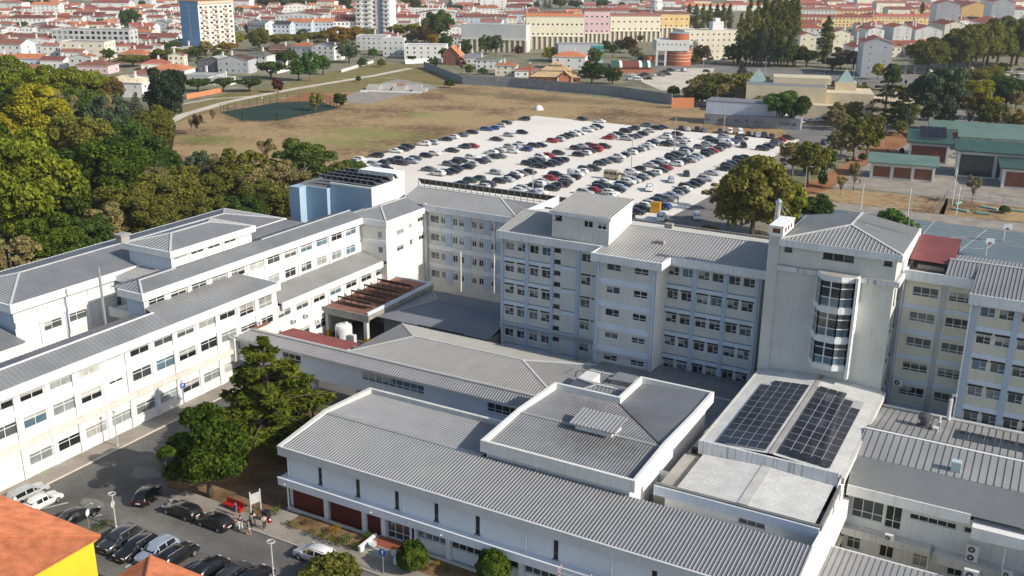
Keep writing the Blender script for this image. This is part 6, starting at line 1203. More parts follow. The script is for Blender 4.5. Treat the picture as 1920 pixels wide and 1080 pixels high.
def tree_variant(kind, shape, var, H, W, n, leaf):
    k = (kind, shape, var, n)
    if k in TV: return TV[k]
    seed = abs(hash((shape, var))) % 9999 if 0 else (sum(ord(ch) for ch in kind + shape) * 7 + var * 131 + n) % 9973
    r = np.random.default_rng(seed); rr = random.Random(seed); tb = MB(); C, N = [], []
    def blob(c, rad, cnt, lo=.62):
        d = r.normal(size=(cnt, 3)); d /= np.linalg.norm(d, axis=1)[:, None]; d[:, 2] = np.where(d[:, 2] < -.45, -d[:, 2], d[:, 2])
        rad = np.asarray(rad); q = r.uniform(lo, 1.03, (cnt, 1)) ** .6; C.append(np.asarray(c) + d * q * rad); nn = d / rad; N.append(nn / np.linalg.norm(nn, axis=1)[:, None])
    if shape in ('round', 'wide', 'loose'):
        zc, rz_ = (.57, .42) if shape != 'wide' else (.68, .27); nl = {'round': 34, 'wide': 26, 'loose': 34}[shape]
        for i in range(nl):
            t = i * 2.39996 + rr.uniform(-.4, .4); u = 1 - 2 * (i + .5) / nl; u = u * .95; rad_ = math.sqrt(max(0, 1 - u * u)); sc = rr.uniform(.48, .92)
            c = np.array([math.cos(t) * rad_ * W * .5 * sc, math.sin(t) * rad_ * W * .5 * sc, H * (zc + u * rz_ * sc * 1.0)])
            br = W * (rr.uniform(.09, .19) if shape != 'loose' else rr.uniform(.08, .15)); blob(c, (br * rr.uniform(.8, 1.25), br * rr.uniform(.8, 1.25), br * rr.uniform(.6, .95)), int(n / nl * (br / W / .14) ** 1.5), .5)
            if i % 2 == 0: tb.tube([(0, 0, H * .28), (c[0] * .5, c[1] * .5, H * .28 + (c[2] - H * .28) * .55), tuple(c * [.9, .9, 1])], [W * .022, W * .013, W * .004], 5)
        tb.tube([(0, 0, 0), (W * .01, 0, H * .18), (0, W * .01, H * .34), (0, 0, H * .7)], [W * .042, W * .032, W * .026, W * .01], 7)
    elif shape == 'poplar':
        for i in range(26):
            z = .10 + .88 * (i / 25); env = W * .5 * (math.sin(min(1, z * 1.25 + .12) * math.pi * .55) if z < .5 else max(.10, 1.05 - ((z - .5) / .52) ** 1.7)) * .9
            for q in range(2):
                t = rr.uniform(0, 6.28); o = env * rr.uniform(.2, .55); blob((math.cos(t) * o, math.sin(t) * o, z * H), (env * .55, env * .55, H * .055), int(n / 52), .5)
        tb.tube([(0, 0, 0), (0, 0, H * .9)], [W * .06, W * .01], 6)
    elif shape in ('cedar', 'conifer'):
        tiers = 8 if shape == 'cedar' else 18; tb.tube([(0, 0, 0), (0, 0, H * .5), (.1, 0, H * .99)], [W * .035, W * .025, W * .004], 7)
        for i in range(tiers):
            f = i / (tiers - 1); z = H * ((.20 if shape == 'cedar' else .16) + .78 * f); env = W * .5 * ((1 - f) ** (.78 if shape == 'cedar' else .9) * .97 + .05); nb = 5 if shape == 'cedar' else 8
            for q in range(nb):
                t = q * 2 * math.pi / nb + i * .9 + rr.uniform(-.25, .25); L = env * (rr.uniform(.6, 1.12) if shape == 'cedar' else rr.uniform(.72, 1.05)); ca, sa = math.cos(t), math.sin(t)
                tb.tube([(0, 0, z), (ca * L * .6, sa * L * .6, z + .03 * L), (ca * L, sa * L, z - .05 * L)], [W * .010, W * .006, W * .002], 4)
                cnt = max(8, int(n / (tiers * nb) * (.35 + 1.2 * (1 - f)))); p = r.uniform(.18, 1.0, (cnt, 1)) ** .75; wd = (.34 if shape == 'cedar' else .30) * L * np.sin(np.clip(p, 0, 1) * math.pi * .85 + .2)
                lat = r.uniform(-1, 1, (cnt, 1)) * wd; zz = z + (rr.uniform(-.25, .25) * H / tiers if shape == 'cedar' else 0) + .04 * L - .10 * L * p + r.normal(0, .14 * H / tiers, (cnt, 1)) * (.55 if shape == 'cedar' else .9)
                C.append(np.hstack([ca * L * p - sa * lat, sa * L * p + ca * lat, zz])); N.append(np.tile([ca * .35, sa * .35, .9], (cnt, 1)))
    elif shape == 'bare':
        tb.tube([(0, 0, 0), (0, 0, H * .4)], [W * .035, W * .025], 6)
        for i in range(26):
            t = i * 2.4; L = W * .5 * rr.uniform(.6, 1.0); z0 = H * rr.uniform(.25, .5); z1 = H * rr.uniform(.65, 1.0); m_ = (math.cos(t) * L * .5, math.sin(t) * L * .5, (z0 + z1) / 2 + .05 * H); e = (math.cos(t) * L, math.sin(t) * L, z1)
            tb.tube([(0, 0, z0), m_, e], [W * .014, W * .008, W * .002], 4)
            for q in range(5):
                p0 = Vector(m_).lerp(Vector(e), rr.uniform(0, .8)); d = Vector((rr.uniform(-1, 1), rr.uniform(-1, 1), rr.uniform(.1, 1))) * W * .14; tb.tube([p0, p0 + d], [W * .006, W * .0015], 3, 0, False)
        for i in range(12): blob((rr.uniform(-.35, .35) * W, rr.uniform(-.35, .35) * W, H * rr.uniform(.6, .95)), (W * .14, W * .14, H * .09), int(n / 12), .2)
    elif shape == 'bush':
        for i in range(12):
            t = i * 2.4; s = math.sqrt((i + .5) / 12); br = W * rr.uniform(.17, .24); blob((math.cos(t) * W * .34 * s, math.sin(t) * W * .34 * s, H * (.55 - .2 * s)), (br, br, H * rr.uniform(.34, .44)), int(n / 12))
        tb.tube([(0, 0, 0), (0, 0, H * .5)], [W * .03, W * .02], 5)
    elif shape == 'ball':
        blob((0, 0, H * .5), (W * .45, W * .45, H * .44), int(n * .6), .85)
        for i in range(26):
            d = r.normal(size=3); d /= np.linalg.norm(d); d[2] = abs(d[2]) * .9; br = W * rr.uniform(.06, .12); blob((d[0] * W * .42, d[1] * W * .42, H * .5 + d[2] * H * .42), (br, br, br), int(n * .4 / 26), .3)
        tb.tube([(0, 0, 0), (0, 0, H * .6)], [W * .05, W * .03], 6)
    elif shape == 'palm':
        tb.tube([(0, 0, 0), (.1, 0, H * .62)], [W * .06, W * .05], 8)
        for i in range(22):
            t = i * 2.4; L = W * .5 * rr.uniform(.8, 1.05); up = rr.uniform(.05, .36) * H
            for q in range(18):
                f = (q + 1) / 18; x = L * f; z = H * .62 + up * math.sin(f * 2.4) - f * f * H * .1
                for sgn in (-1, 1): C.append(np.array([[math.cos(t) * x - sgn * math.sin(t) * .05 * W, math.sin(t) * x + sgn * math.cos(t) * .05 * W, z]])); N.append(np.array([[0, 0, 1.0]]))
    C = np.vstack(C); N = np.vstack(N)
    cm = leaf_mesh('crown', C, N, leaf, LEAF[kind], seed, .45 if shape in ('cedar', 'conifer') else (1.0 if shape != 'palm' else .3))
    tm = tb.mesh('trunk', BARKL if shape in ('bare', 'loose') else BARK, True); TV[k] = (tm, cm, H, W); return TV[k]
TCOUNT = {}
def tree(p, w_, h_, kind, shape, label, n=3200, leaf=None, group=None, var=None, cat='tree'):
    key = (kind, shape, n); TCOUNT[key] = TCOUNT.get(key, 0) + 1
    var = (TCOUNT[key] % 3) if var is None else var
    W, H = 8.0, 9.0
    if shape == 'poplar': W, H = 5.0, 20.0
    if shape in ('cedar', 'conifer'): W, H = 10.0, 14.0
    if shape in ('bush', 'ball'): W, H = 4.0, 3.0
    leaf = leaf or (.21 if n > 8000 else .27 if n > 4500 else .36 if n > 2000 else .55)
    if shape in ('bush', 'ball'): leaf = .20 if n < 2500 else .14
    if shape == 'poplar': leaf *= .8
    if shape == 'palm': leaf = .55
    tm, cm, H, W = tree_variant(kind, shape, var, H, W, n, leaf)
    nm = {'poplar': 'poplar_tree', 'cedar': 'cedar_tree', 'conifer': 'conifer_tree', 'bush': 'bush', 'ball': 'clipped_bush', 'palm': 'palm_tree', 'bare': 'bare_tree'}.get(shape, 'leafy_tree')
    r = thing(nm, label, cat, p, random.Random(int(p[0] * 13 + p[1] * 7)).uniform(0, 6.28), group)
    a, c = link('trunk', tm, r), link('crown', cm, r)
    a.scale = c.scale = (w_ / W, w_ / W, h_ / H); return r
CN = {'yellowgreen': 'yellowish green', 'yellow': 'bright yellow', 'dark': 'dark evergreen', 'conifer': 'dark', 'olive': 'olive brown', 'khaki': 'khaki', 'greygreen': 'grey green', 'bright': 'bright green', 'poplar': 'autumn green', 'cedar': 'yellow green'}
def grove(L_, where, group, n=3200, cat='tree'):
    for i, (px, py, wp, hp, kind, shape) in enumerate(sorted(L_)):
        m_ = mpp(px, py); nm = {'round': 'tree', 'wide': 'spreading tree', 'loose': 'thin leaved tree', 'poplar': 'tall poplar', 'cedar': 'cedar', 'conifer': 'conifer', 'bare': 'nearly bare tree', 'bush': 'bush', 'ball': 'clipped bush', 'palm': 'palm'}[shape]
        big = wp * m_ > 11.5 and shape in ('round', 'wide'); tree(at(px, py), wp * m_, hp * m_ / .93, kind, shape, f"{CN.get(kind, kind)} {nm}, {ordn(i)} from left {where}", 20000 if big else n, .165 if big else None, group=group, cat='bush' if shape in ('bush', 'ball') else 'tree')
# near trees
p = at(508, 838); tree(p, 19.0, 14.2, 'cedar', 'cedar', 'big layered yellow green cedar beside the bridge corridor', 15000, .30)
tree(at(394, 932), 9.6, 10.2, 'green', 'round', 'large round leafy green tree standing by the street kerb', 20000, .19)
tree(at(590, 800), 4.5, 4.0, 'bright', 'palm', 'small palm like plant in the shade by the hall corner', 400, cat='plant')
tree(at(774, 1072), 3.5, 3.3, 'green', 'ball', 'large clipped round green bush right of the entrance steps', 7000, cat='bush')
tree(at(926, 1098), 3.7, 3.9, 'green', 'ball', 'clipped green bush against the hall at the bottom edge', 6000, cat='bush')
tree(at(622, 1100), 6.2, 3.2, 'olive', 'bush', 'brownish flowering bush at the bottom edge beside the street', 4500, cat='bush')
k = 0
for px, py, s, kd in ((518, 966, 1.5, 'bright'), (555, 992, 1.0, 'khaki'), (572, 985, 1.0, 'brown'), (540, 985, .8, 'green'), (585, 1005, 1.2, 'olive'), (605, 1012, 1.2, 'green'), (629, 1000, 1.5, 'orange'), (622, 1018, 1.2, 'green'), (651, 1018, 1.5, 'bright'), (640, 1024, 1.2, 'dark'), (668, 1030, 1.3, 'green'), (690, 1012, 1.3, 'green'), (742, 1036, .9, 'dark'), (700, 1016, .8, 'green'), (820, 1062, .8, 'yellow'), (800, 1070, .7, 'red'), (840, 1074, .9, 'green'), (180, 1000, 1.2, 'olive'), (195, 990, 1.3, 'green'), (208, 985, 1.0, 'khaki')):
    tree(at(px, py, .16), s, s * .8, kd, 'bush', f"small {CN.get(kd, kd)} garden shrub, {ordn(k)} of those planted along the street", 260, group='low shrubs along the street', cat='plant'); k += 1
# wood on the left
wood = [(15, 245, 100, 125, 'yellowgreen', 'round'), (70, 230, 110, 105, 'yellowgreen', 'round'), (130, 222, 95, 95, 'yellowgreen', 'round'), (180, 222, 80, 85, 'yellowgreen', 'round'), (212, 222, 55, 72, 'brown', 'round'), (150, 262, 100, 90, 'dark', 'round'), (80, 300, 140, 130, 'yellow', 'round'), (15, 315, 80, 95, 'yellow', 'round'), (218, 310, 80, 125, 'greygreen', 'loose'), (262, 262, 75, 85, 'greygreen', 'conifer'), (318, 232, 78, 100, 'conifer', 'round'), (292, 290, 80, 85, 'olive', 'round'), (240, 330, 100, 105, 'dark', 'round'), (165, 345, 120, 125, 'olive', 'round'), (262, 362, 120, 120, 'dark', 'round'), (128, 275, 60, 95, 'khaki', 'bare'), (205, 290, 70, 100, 'khaki', 'bare'), (165, 305, 55, 80, 'khaki', 'bare'),
 (55, 470, 190, 215, 'yellowgreen', 'round'), (-30, 440, 150, 190, 'yellowgreen', 'round'), (128, 450, 120, 145, 'green', 'round'), (215, 405, 145, 140, 'green', 'round'), (280, 352, 100, 90, 'dark', 'round'), (250, 440, 110, 95, 'olive', 'round'), (330, 428, 120, 100, 'olive', 'round'), (385, 405, 90, 75, 'olive', 'round'), (295, 455, 120, 90, 'olive', 'round'), (205, 470, 100, 85, 'khaki', 'loose'), (240, 395, 60, 80, 'khaki', 'bare'), (300, 385, 60, 70, 'khaki', 'bare'), (350, 410, 60, 60, 'khaki', 'bare'), (432, 395, 100, 80, 'olive', 'loose'), (475, 398, 95, 80, 'khaki', 'loose'), (28, 548, 115, 100, 'khaki', 'loose'), (-30, 540, 100, 110, 'dark', 'round'), (100, 520, 120, 110, 'green', 'round'), (160, 500, 110, 90, 'dark', 'round'),
 (465, 370, 115, 90, 'olive', 'loose'), (525, 385, 90, 80, 'khaki', 'loose'), (568, 362, 115, 95, 'dark', 'round'), (378, 352, 55, 65, 'greygreen', 'round'), (322, 338, 50, 50, 'bright', 'round'), (345, 372, 70, 60, 'olive', 'round'), (420, 350, 75, 60, 'khaki', 'loose'), (500, 312, 40, 50, 'khaki', 'bare'), (550, 385, 85, 70, 'khaki', 'bare'), (600, 380, 60, 45, 'olive', 'round'), (655, 334, 75, 34, 'dark', 'bush'), (635, 345, 60, 40, 'olive', 'bush'), (500, 415, 110, 75, 'olive', 'round'), (545, 420, 90, 60, 'olive', 'loose'), (60, 390, 110, 130, 'yellowgreen', 'round'), (-20, 360, 110, 130, 'green', 'round'), (110, 385, 110, 100, 'dark', 'round'), (30, 265, 90, 100, 'green', 'round'), (185, 250, 80, 80, 'olive', 'round'), (340, 330, 35, 40, 'dark', 'conifer'), (255, 300, 60, 60, 'olive', 'round'), (400, 440, 110, 70, 'olive', 'round'), (455, 435, 100, 70, 'dark', 'round')]
grove(wood, 'in the wood behind the long wing', 'trees of the wood', 10000)
grove([(522, 174, 24, 26, 'red', 'round'), (638, 202, 25, 27, 'dark', 'round'), (592, 208, 28, 32, 'olive', 'loose'), (370, 254, 26, 34, 'brown', 'bare'), (400, 232, 16, 24, 'khaki', 'bare'), (360, 248, 18, 24, 'khaki', 'bare'), (843, 165, 22, 18, 'dark', 'bush'), (672, 154, 11, 12, 'dark', 'bush'), (776, 168, 8, 9, 'dark', 'bush')], 'on the dry field', 'scattered field trees', 1500)
town = [(85, 26, 34, 24, 'dark', 'round'), (245, 58, 38, 38, 'dark', 'round'), (205, 116, 26, 24, 'dark', 'round'), (20, 20, 60, 14, 'dark', 'round'), (48, 12, 40, 12, 'dark', 'round'), (305, 100, 44, 20, 'dark', 'wide'), (330, 97, 30, 18, 'dark', 'round'), (250, 125, 55, 20, 'olive', 'wide'), (310, 118, 60, 24, 'olive', 'wide'), (345, 112, 60, 20, 'olive', 'wide'), (385, 104, 50, 18, 'olive', 'wide'), (425, 98, 40, 18, 'orange', 'round'), (446, 86, 30, 24, 'yellow', 'round'), (487, 96, 46, 40, 'olive', 'round'), (520, 92, 55, 26, 'olive', 'wide'), (560, 88, 60, 24, 'olive', 'wide'), (600, 86, 50, 26, 'olive', 'wide'), (630, 90, 50, 36, 'orange', 'round'), (660, 84, 40, 34, 'orange', 'round'), (690, 76, 34, 22, 'olive', 'round'), (535, 128, 48, 32, 'dark', 'wide'), (508, 148, 60, 30, 'dark', 'wide'), (468, 172, 50, 24, 'dark', 'wide'), (420, 172, 46, 26, 'dark', 'wide'), (372, 172, 50, 24, 'dark', 'wide'), (560, 152, 40, 40, 'bright', 'round'), (582, 152, 40, 52, 'bright', 'loose'), (606, 140, 36, 36, 'bright', 'round'), (655, 118, 46, 36, 'greygreen', 'round'), (770, 72, 46, 26, 'yellow', 'wide'), (745, 70, 34, 22, 'yellow', 'round'), (796, 84, 36, 34, 'brown', 'round'), (822, 82, 58, 58, 'dark', 'round'), (812, 88, 26, 24, 'orange', 'round'), (836, 95, 28, 30, 'dark', 'round'), (912, 102, 34, 34, 'dark', 'loose'), (930, 102, 26, 34, 'greygreen', 'round'), (972, 106, 18, 20, 'red', 'round'), (1030, 116, 28, 26, 'yellow', 'round'), (1110, 158, 52, 40, 'dark', 'round'), (1148, 158, 36, 28, 'dark', 'round'), (1136, 97, 22, 20, 'dark', 'round'), (1162, 98, 24, 22, 'brown', 'round'), (1180, 100, 30, 30, 'brown', 'round'), (1200, 80, 14, 14, 'dark', 'round'), (1262, 180, 26, 20, 'dark', 'bush'), (757, 105, 20, 28, 'dark', 'round'), (700, 108, 20, 18, 'bright', 'bush'), (680, 126, 20, 18, 'dark', 'bush'), (715, 126, 16, 16, 'olive', 'bush'), (880, 140, 16, 20, 'dark', 'bush'), (905, 140, 18, 14, 'bright', 'bush'), (865, 140, 24, 28, 'red', 'bare'), (780, 22, 26, 24, 'olive', 'round'), (765, 10, 30, 16, 'olive', 'round'), (845, 16, 26, 16, 'conifer', 'conifer'), (800, 20, 24, 10, 'dark', 'round'), (820, 22, 20, 10, 'dark', 'round'), (865, 22, 34, 12, 'dark', 'wide'), (1008, 16, 14, 20, 'conifer', 'conifer'), (1022, 16, 14, 18, 'conifer', 'conifer'), (1030, 18, 14, 18, 'conifer', 'conifer'), (1050, 16, 30, 18, 'olive', 'round'), (975, 20, 50, 12, 'dark', 'wide'), (1080, 16, 26, 14, 'dark', 'round'), (1130, 18, 26, 18, 'dark', 'round'), (1190, 12, 30, 14, 'dark', 'round'), (1250, 16, 40, 14, 'dark', 'round'), (520, 16, 50, 20, 'dark', 'round'), (560, 18, 50, 20, 'dark', 'round'), (600, 16, 40, 18, 'olive', 'round'), (640, 20, 40, 26, 'dark', 'round'), (500, 14, 40, 18, 'olive', 'round'), (1430, 18, 30, 16, 'dark', 'round'), (1890, 165, 26, 24, 'olive', 'round')]
grove(town, 'among the town houses', 'trees among the houses', 2200)
pop = [(x, 122, w_, h_, kd, 'poplar') for x, w_, h_, kd in ((1384, 26, 86, 'poplar'), (1398, 28, 112, 'poplar'), (1413, 26, 108, 'olive'), (1428, 26, 128, 'poplar'), (1441, 26, 120, 'olive'), (1452, 26, 130, 'poplar'), (1464, 26, 122, 'poplar'), (1476, 28, 132, 'poplar'), (1486, 26, 112, 'poplar'), (1419, 26, 92, 'poplar'), (1458, 26, 96, 'poplar'))] + [(1545, 120, 40, 78, 'poplar', 'poplar'), (1424, 126, 44, 76, 'conifer', 'conifer'), (1442, 126, 40, 68, 'conifer', 'conifer'), (1405, 124, 36, 58, 'dark', 'round'), (1470, 126, 44, 48, 'dark', 'round'), (1375, 122, 40, 38, 'dark', 'round')] + [(x, 62, 22, 48, 'poplar', 'poplar') for x in (1290, 1303, 1316, 1329, 1342, 1354, 1366)] + [(1727, 33, 14, 26, 'dark', 'poplar'), (1490, 124, 40, 36, 'brown', 'round'), (1512, 126, 46, 30, 'dark', 'wide'), (1575, 128, 40, 34, 'brown', 'bare'), (1600, 130, 46, 34, 'brown', 'round'), (1560, 134, 50, 24, 'dark', 'wide'), (1500, 112, 24, 26, 'yellow', 'loose')]
grove(pop, 'among the poplars below the apartments', 'poplars and conifers by the avenue', 4000)
plane = [(1738, 138, 78, 62, 'olive', 'round'), (1768, 134, 50, 52, 'orange', 'round'), (1790, 136, 66, 78, 'olive', 'round'), (1815, 132, 66, 80, 'olive', 'round'), (1842, 130, 66, 82, 'olive', 'round'), (1868, 128, 66, 80, 'olive', 'round'), (1895, 126, 66, 82, 'olive', 'round'), (1922, 124, 66, 84, 'olive', 'round'), (1800, 118, 60, 64, 'olive', 'round'), (1830, 114, 60, 66, 'olive', 'round'), (1862, 110, 60, 68, 'olive', 'round'), (1894, 106, 60, 70, 'olive', 'round'), (1925, 104, 60, 70, 'olive', 'round'), (1850, 124, 70, 75, 'dark', 'round'), (1905, 122, 70, 72, 'dark', 'round'), (1780, 130, 60, 60, 'dark', 'round'), (1870, 148, 36, 30, 'dark', 'round')]
grove(plane, 'in the plane tree line', 'plane tree row', 5000)
east = [(1300, 196, 40, 48, 'khaki', 'loose'), (1318, 192, 50, 50, 'olive', 'loose'), (1345, 188, 60, 52, 'olive', 'loose'), (1358, 200, 50, 44, 'khaki', 'loose'), (1385, 190, 60, 52, 'olive', 'loose'), (1390, 152, 36, 36, 'conifer', 'conifer'), (1416, 200, 46, 34, 'orange', 'loose'), (1400, 205, 50, 40, 'khaki', 'loose'), (1325, 128, 0.1, .1, 'brown', 'round'), (1315, 120, 36, 36, 'brown', 'round'), (1300, 122, 24, 18, 'olive', 'round'), (1462, 240, 76, 66, 'bright', 'wide'), (1482, 242, 66, 62, 'dark', 'wide'), (1515, 205, 40, 36, 'khaki', 'loose'), (1655, 242, 78, 110, 'conifer', 'cedar'), (1686, 250, 70, 90, 'conifer', 'cedar'), (1672, 170, 36, 50, 'dark', 'round'), (1645, 150, 30, 30, 'yellow', 'loose'), (1752, 244, 100, 112, 'greygreen', 'round'), (1826, 205, 62, 54, 'yellow', 'round'), (1822, 166, 66, 34, 'olive', 'wide'), (1855, 156, 50, 32, 'olive', 'round'), (1850, 252, 56, 64, 'olive', 'loose'), (1815, 248, 50, 60, 'brown', 'bare'), (1885, 205, 60, 50, 'dark', 'round'), (1900, 188, 50, 40, 'dark', 'round'), (1912, 258, 44, 48, 'orange', 'loose'), (1870, 255, 30, 40, 'khaki', 'bare'), (1680, 195, 36, 36, 'yellow', 'loose'), (1705, 200, 40, 36, 'orange', 'loose'), (1695, 230, 60, 40, 'olive', 'loose'), (1600, 300, 66, 78, 'olive', 'loose'), (1625, 298, 60, 84, 'olive', 'loose'), (1635, 262, 44, 46, 'khaki', 'loose'), (1575, 300, 44, 60, 'khaki', 'loose'), (1515, 345, 74, 82, 'olive', 'loose'), (1485, 330, 56, 66, 'khaki', 'loose'), (1545, 328, 46, 50, 'dark', 'round'), (1518, 330, 24, 22, 'bright', 'bush'), (1617, 303, 17, 15, 'dark', 'ball'), (1541, 352, 20, 30, 'dark', 'round'), (1588, 305, 8, 9, 'dark', 'bush'), (1600, 358, 36, 50, 'khaki', 'bare'), (1575, 368, 26, 36, 'khaki', 'bare'), (1822, 382, 30, 48, 'khaki', 'bare'), (1882, 400, 22, 16, 'dark', 'bush'), (1690, 290, 10, 14, 'red', 'bush'), (1838, 300, 44, 40, 'dark', 'palm'), (1832, 292, 30, 24, 'dark', 'bush'), (1540, 210, 36, 30, 'khaki', 'bare'), (1570, 238, 30, 36, 'khaki', 'bare'), (1600, 235, 30, 40, 'khaki', 'bare'), (1430, 215, 46, 36, 'khaki', 'loose')]
er = random.Random(9)
for _ in range(16):
    east.append((er.uniform(1290, 1440), er.uniform(178, 206), er.uniform(30, 50), er.uniform(30, 46), er.choice(('olive', 'khaki', 'orange', 'olive')), 'loose'))
for _ in range(22): east.append((er.uniform(1560, 1915), er.uniform(180, 262), er.uniform(26, 50), er.uniform(28, 50), er.choice(('olive', 'khaki', 'yellow', 'dark', 'greygreen')), er.choice(('loose', 'round'))))
east = [e for e in east if e[2] > 1]
grove(east, 'in the gardens on the right', 'trees on the right side', 5000)
tree(at(1408, 452), 16, 19, 'olive', 'round', 'big olive brown tree behind the ward block roof', 14000, .22)
tree(at(1452, 442), 12, 13, 'yellowgreen', 'round', 'yellow green tree just behind the tower vent box', 5000, .36)
tree(at(1365, 425), 9.5, 8.5, 'khaki', 'bare', 'pale nearly bare tree at the edge of the car park drive', 900)
tree(at(1345, 395), 7.5, 6, 'khaki', 'bare', 'small bare pinkish tree beside the row of cars', 900)
tree(at(1528, 418), 9, 6.5, 'dark', 'round', 'low dark evergreen behind the tower roof', 3200)
tree(at(1668, 446), 9, 6.5, 'bright', 'round', 'green tree top peeping over the tower roof edge', 2600)
tree(at(1330, 440), 5, 2.2, 'orange', 'bush', 'yellowing hedge bush behind the ward block', 1200, cat='bush')
# ================================================================== TOWN
RED = {}
for nm, c in dict(orange=(.45, .175, .085), red=(.32, .10, .07), rust=(.25, .115, .08), darkred=(.18, .065, .055), brown=(.13, .075, .06), grey=(.20, .205, .22), lightgrey=(.42, .41, .40), black=(.05, .05, .055), tan=(.42, .30, .17), green=(.12, .13, .10), cream=(.62, .52, .36)).items(): RED[nm] = tile_mat('roof_' + nm, c, .3, .28) if nm not in ('grey', 'lightgrey', 'black') else mat('roof_' + nm, c, .7, .12, .5)
WALL = {}
for nm, c in dict(white=(.74, .73, .70), cream=(.70, .65, .52), paleyellow=(.76, .71, .55), yellow=(.72, .52, .24), pink=(.66, .48, .50), grey=(.42, .43, .45), darkgrey=(.14, .145, .16), brick=(.36, .14, .085), orange=(.55, .22, .10), paleblue=(.52, .58, .66), maroon=(.22, .04, .04), ochre=(.55, .36, .14), greywhite=(.58, .58, .57), teal=(.10, .32, .30)).items(): WALL[nm] = mat('wall_' + nm, c, .85, .07, .15, streak=.12, rnd=.05)
HW = {}
def house_window(w_, h_, dark=True):
    k = (round(w_, 1), round(h_, 1), dark)
    if k not in HW:
        HW[k] = MB().box(-w_ / 2, w_ / 2, -.05, 0, 0, h_, 1, 'k').poly([(-w_ / 2 + .1, -.055, .1), (w_ / 2 - .1, -.055, .1), (w_ / 2 - .1, -.055, h_ - .1), (-w_ / 2 + .1, -.055, h_ - .1)]).mesh('window', [M['g0' if dark else 'g4'], WALL['greywhite']])
    return HW[k]
def block(name, label, px, py, w_, d_, h_, vr=0, wall='white', roof='red', kind='gable', st=None, cols=None, scols=None, win=(1.1, 1.2), cat='house', group=None, rh=None, gable=None, z=0.0, front0=1.0, chim=0, ov=.35):
    """house or block: origin at the middle of the front foot; local x along the front, y away, z up"""
    th = YAW + R(vr); r = thing(name, label, cat, at(px, py, z), th, group); hr = random.Random(int(px * 31 + py * 17))
    st = st or max(1, round(h_ / 3.0)); x0, x1 = -w_ / 2, w_ / 2; rh = rh or min(d_, 12) * .20
    mb = MB().box(x0, x1, 0, d_, 0, h_, 0, 'b' + ('' if kind == 'flat' else 't'))
    if kind == 'gable': mb.poly([(x0, d_, h_), (x0, 0, h_), (x0, d_ / 2, h_ + rh)], 1).poly([(x1, 0, h_), (x1, d_, h_), (x1, d_ / 2, h_ + rh)], 1)
    if kind == 'gablef': mb.poly([(x0, 0, h_), (x1, 0, h_), (0, 0, h_ + rh)], 1).poly([(x1, d_, h_), (x0, d_, h_), (0, d_, h_ + rh)], 1)
    if gable: 
        for i in range(len(mb.f)):
            n_ = mb.f[i]; ys_ = [mb.v[q][1] for q in n_]
            if kind == 'gable' and len({round(mb.v[q][0], 3) for q in n_}) == 1: mb.m[i] = 1
            if kind == 'gablef' and len({round(y, 3) for y in ys_}) == 1: mb.m[i] = 1
    mb.build('wall', [WALL[wall], WALL[gable or wall]], r)
    rb = MB(); o = ov; t = .16
    if kind == 'gable':
        s = rh / (d_ / 2)
        for sg in (0, 1):
            ya, yb = (-o, d_ / 2) if sg == 0 else (d_ + o, d_ / 2); za = h_ - s * o + .12; zb = h_ + rh + .12
            q = [(x0 - o, ya, za), (x1 + o, ya, za), (x1 + o, yb, zb), (x0 - o, yb, zb)]; rb.poly(q if sg == 0 else q[::-1]); q2 = [(a, b_, c - t) for a, b_, c in q]; rb.poly(q2[::-1] if sg == 0 else q2, 1)
            rb.poly([q[0], q2[0], q2[1], q[1]], 1).poly([q[1], q2[1], q2[2], q[2]], 1).poly([q[3], q2[3], q2[0], q[0]], 1)
    elif kind == 'gablef':
        s = rh / (w_ / 2)
        for sg in (-1, 1):
            xa = sg * (w_ / 2 + o); q = [(xa, -o, h_ - s * o + .12), (0, -o, h_ + rh + .12), (0, d_ + o, h_ + rh + .12), (xa, d_ + o, h_ - s * o + .12)]; rb.poly(q if sg < 0 else q[::-1]); q2 = [(a, b_, c - t) for a, b_, c in q]; rb.poly(q2).poly([q[0], q2[0], q2[1], q[1]], 1).poly([q[3], q2[3], q2[0], q[0]], 1)
    elif kind == 'hip':
        i_ = min(d_ / 2, w_ * .35); P = [(x0 - o, -o, h_), (x1 + o, -o, h_), (x1 + o, d_ + o, h_), (x0 - o, d_ + o, h_)]; A, Bq = (x0 + i_, d_ / 2, h_ + rh), (x1 - i_, d_ / 2, h_ + rh)
        rb.poly([P[0], P[1], Bq, A]).poly([P[2], P[3], A, Bq]).poly([P[3], P[0], A]).poly([P[1], P[2], Bq]); rb.box(x0 - o, x1 + o, -o, d_ + o, h_ - .22, h_ - .002, 1, 't')
    else:
        rb.box(x0 + .2, x1 - .2, .2, d_ - .2, h_ + .004, h_ + .05, 0, 'b').box(x0 - .05, x1 + .05, -.05, .2, h_ - .1, h_ + .45, 1).box(x0 - .05, x1 + .05, d_ - .2, d_ + .05, h_ - .1, h_ + .45, 1).box(x0 - .05, x0 + .2, .2, d_ - .2, h_ - .1, h_ + .45, 1).box(x1 - .2, x1 + .05, .2, d_ - .2, h_ - .1, h_ + .45, 1)
    ro = rb.build('roof', [RED[roof], WALL['greywhite' if kind != 'flat' else wall]], r)
    for c in range(chim): cx = hr.uniform(x0 * .7, x1 * .7); zz = h_ + rh * .5; MB().box(-.4, .4, -.35, .35, 0, 1.9 + rh * .4).box(-.5, .5, -.45, .45, 1.9 + rh * .4, 2.1 + rh * .4).build('chimney', WALL['white'], ro, (cx, d_ * hr.choice((.35, .6)), zz))
    cols = max(1, int(w_ / 3.2)) if cols is None else cols; scols = max(1, int(d_ / 4.5)) if scols is None else scols; ww, wh_ = win
    sh = (h_ - .3) / st
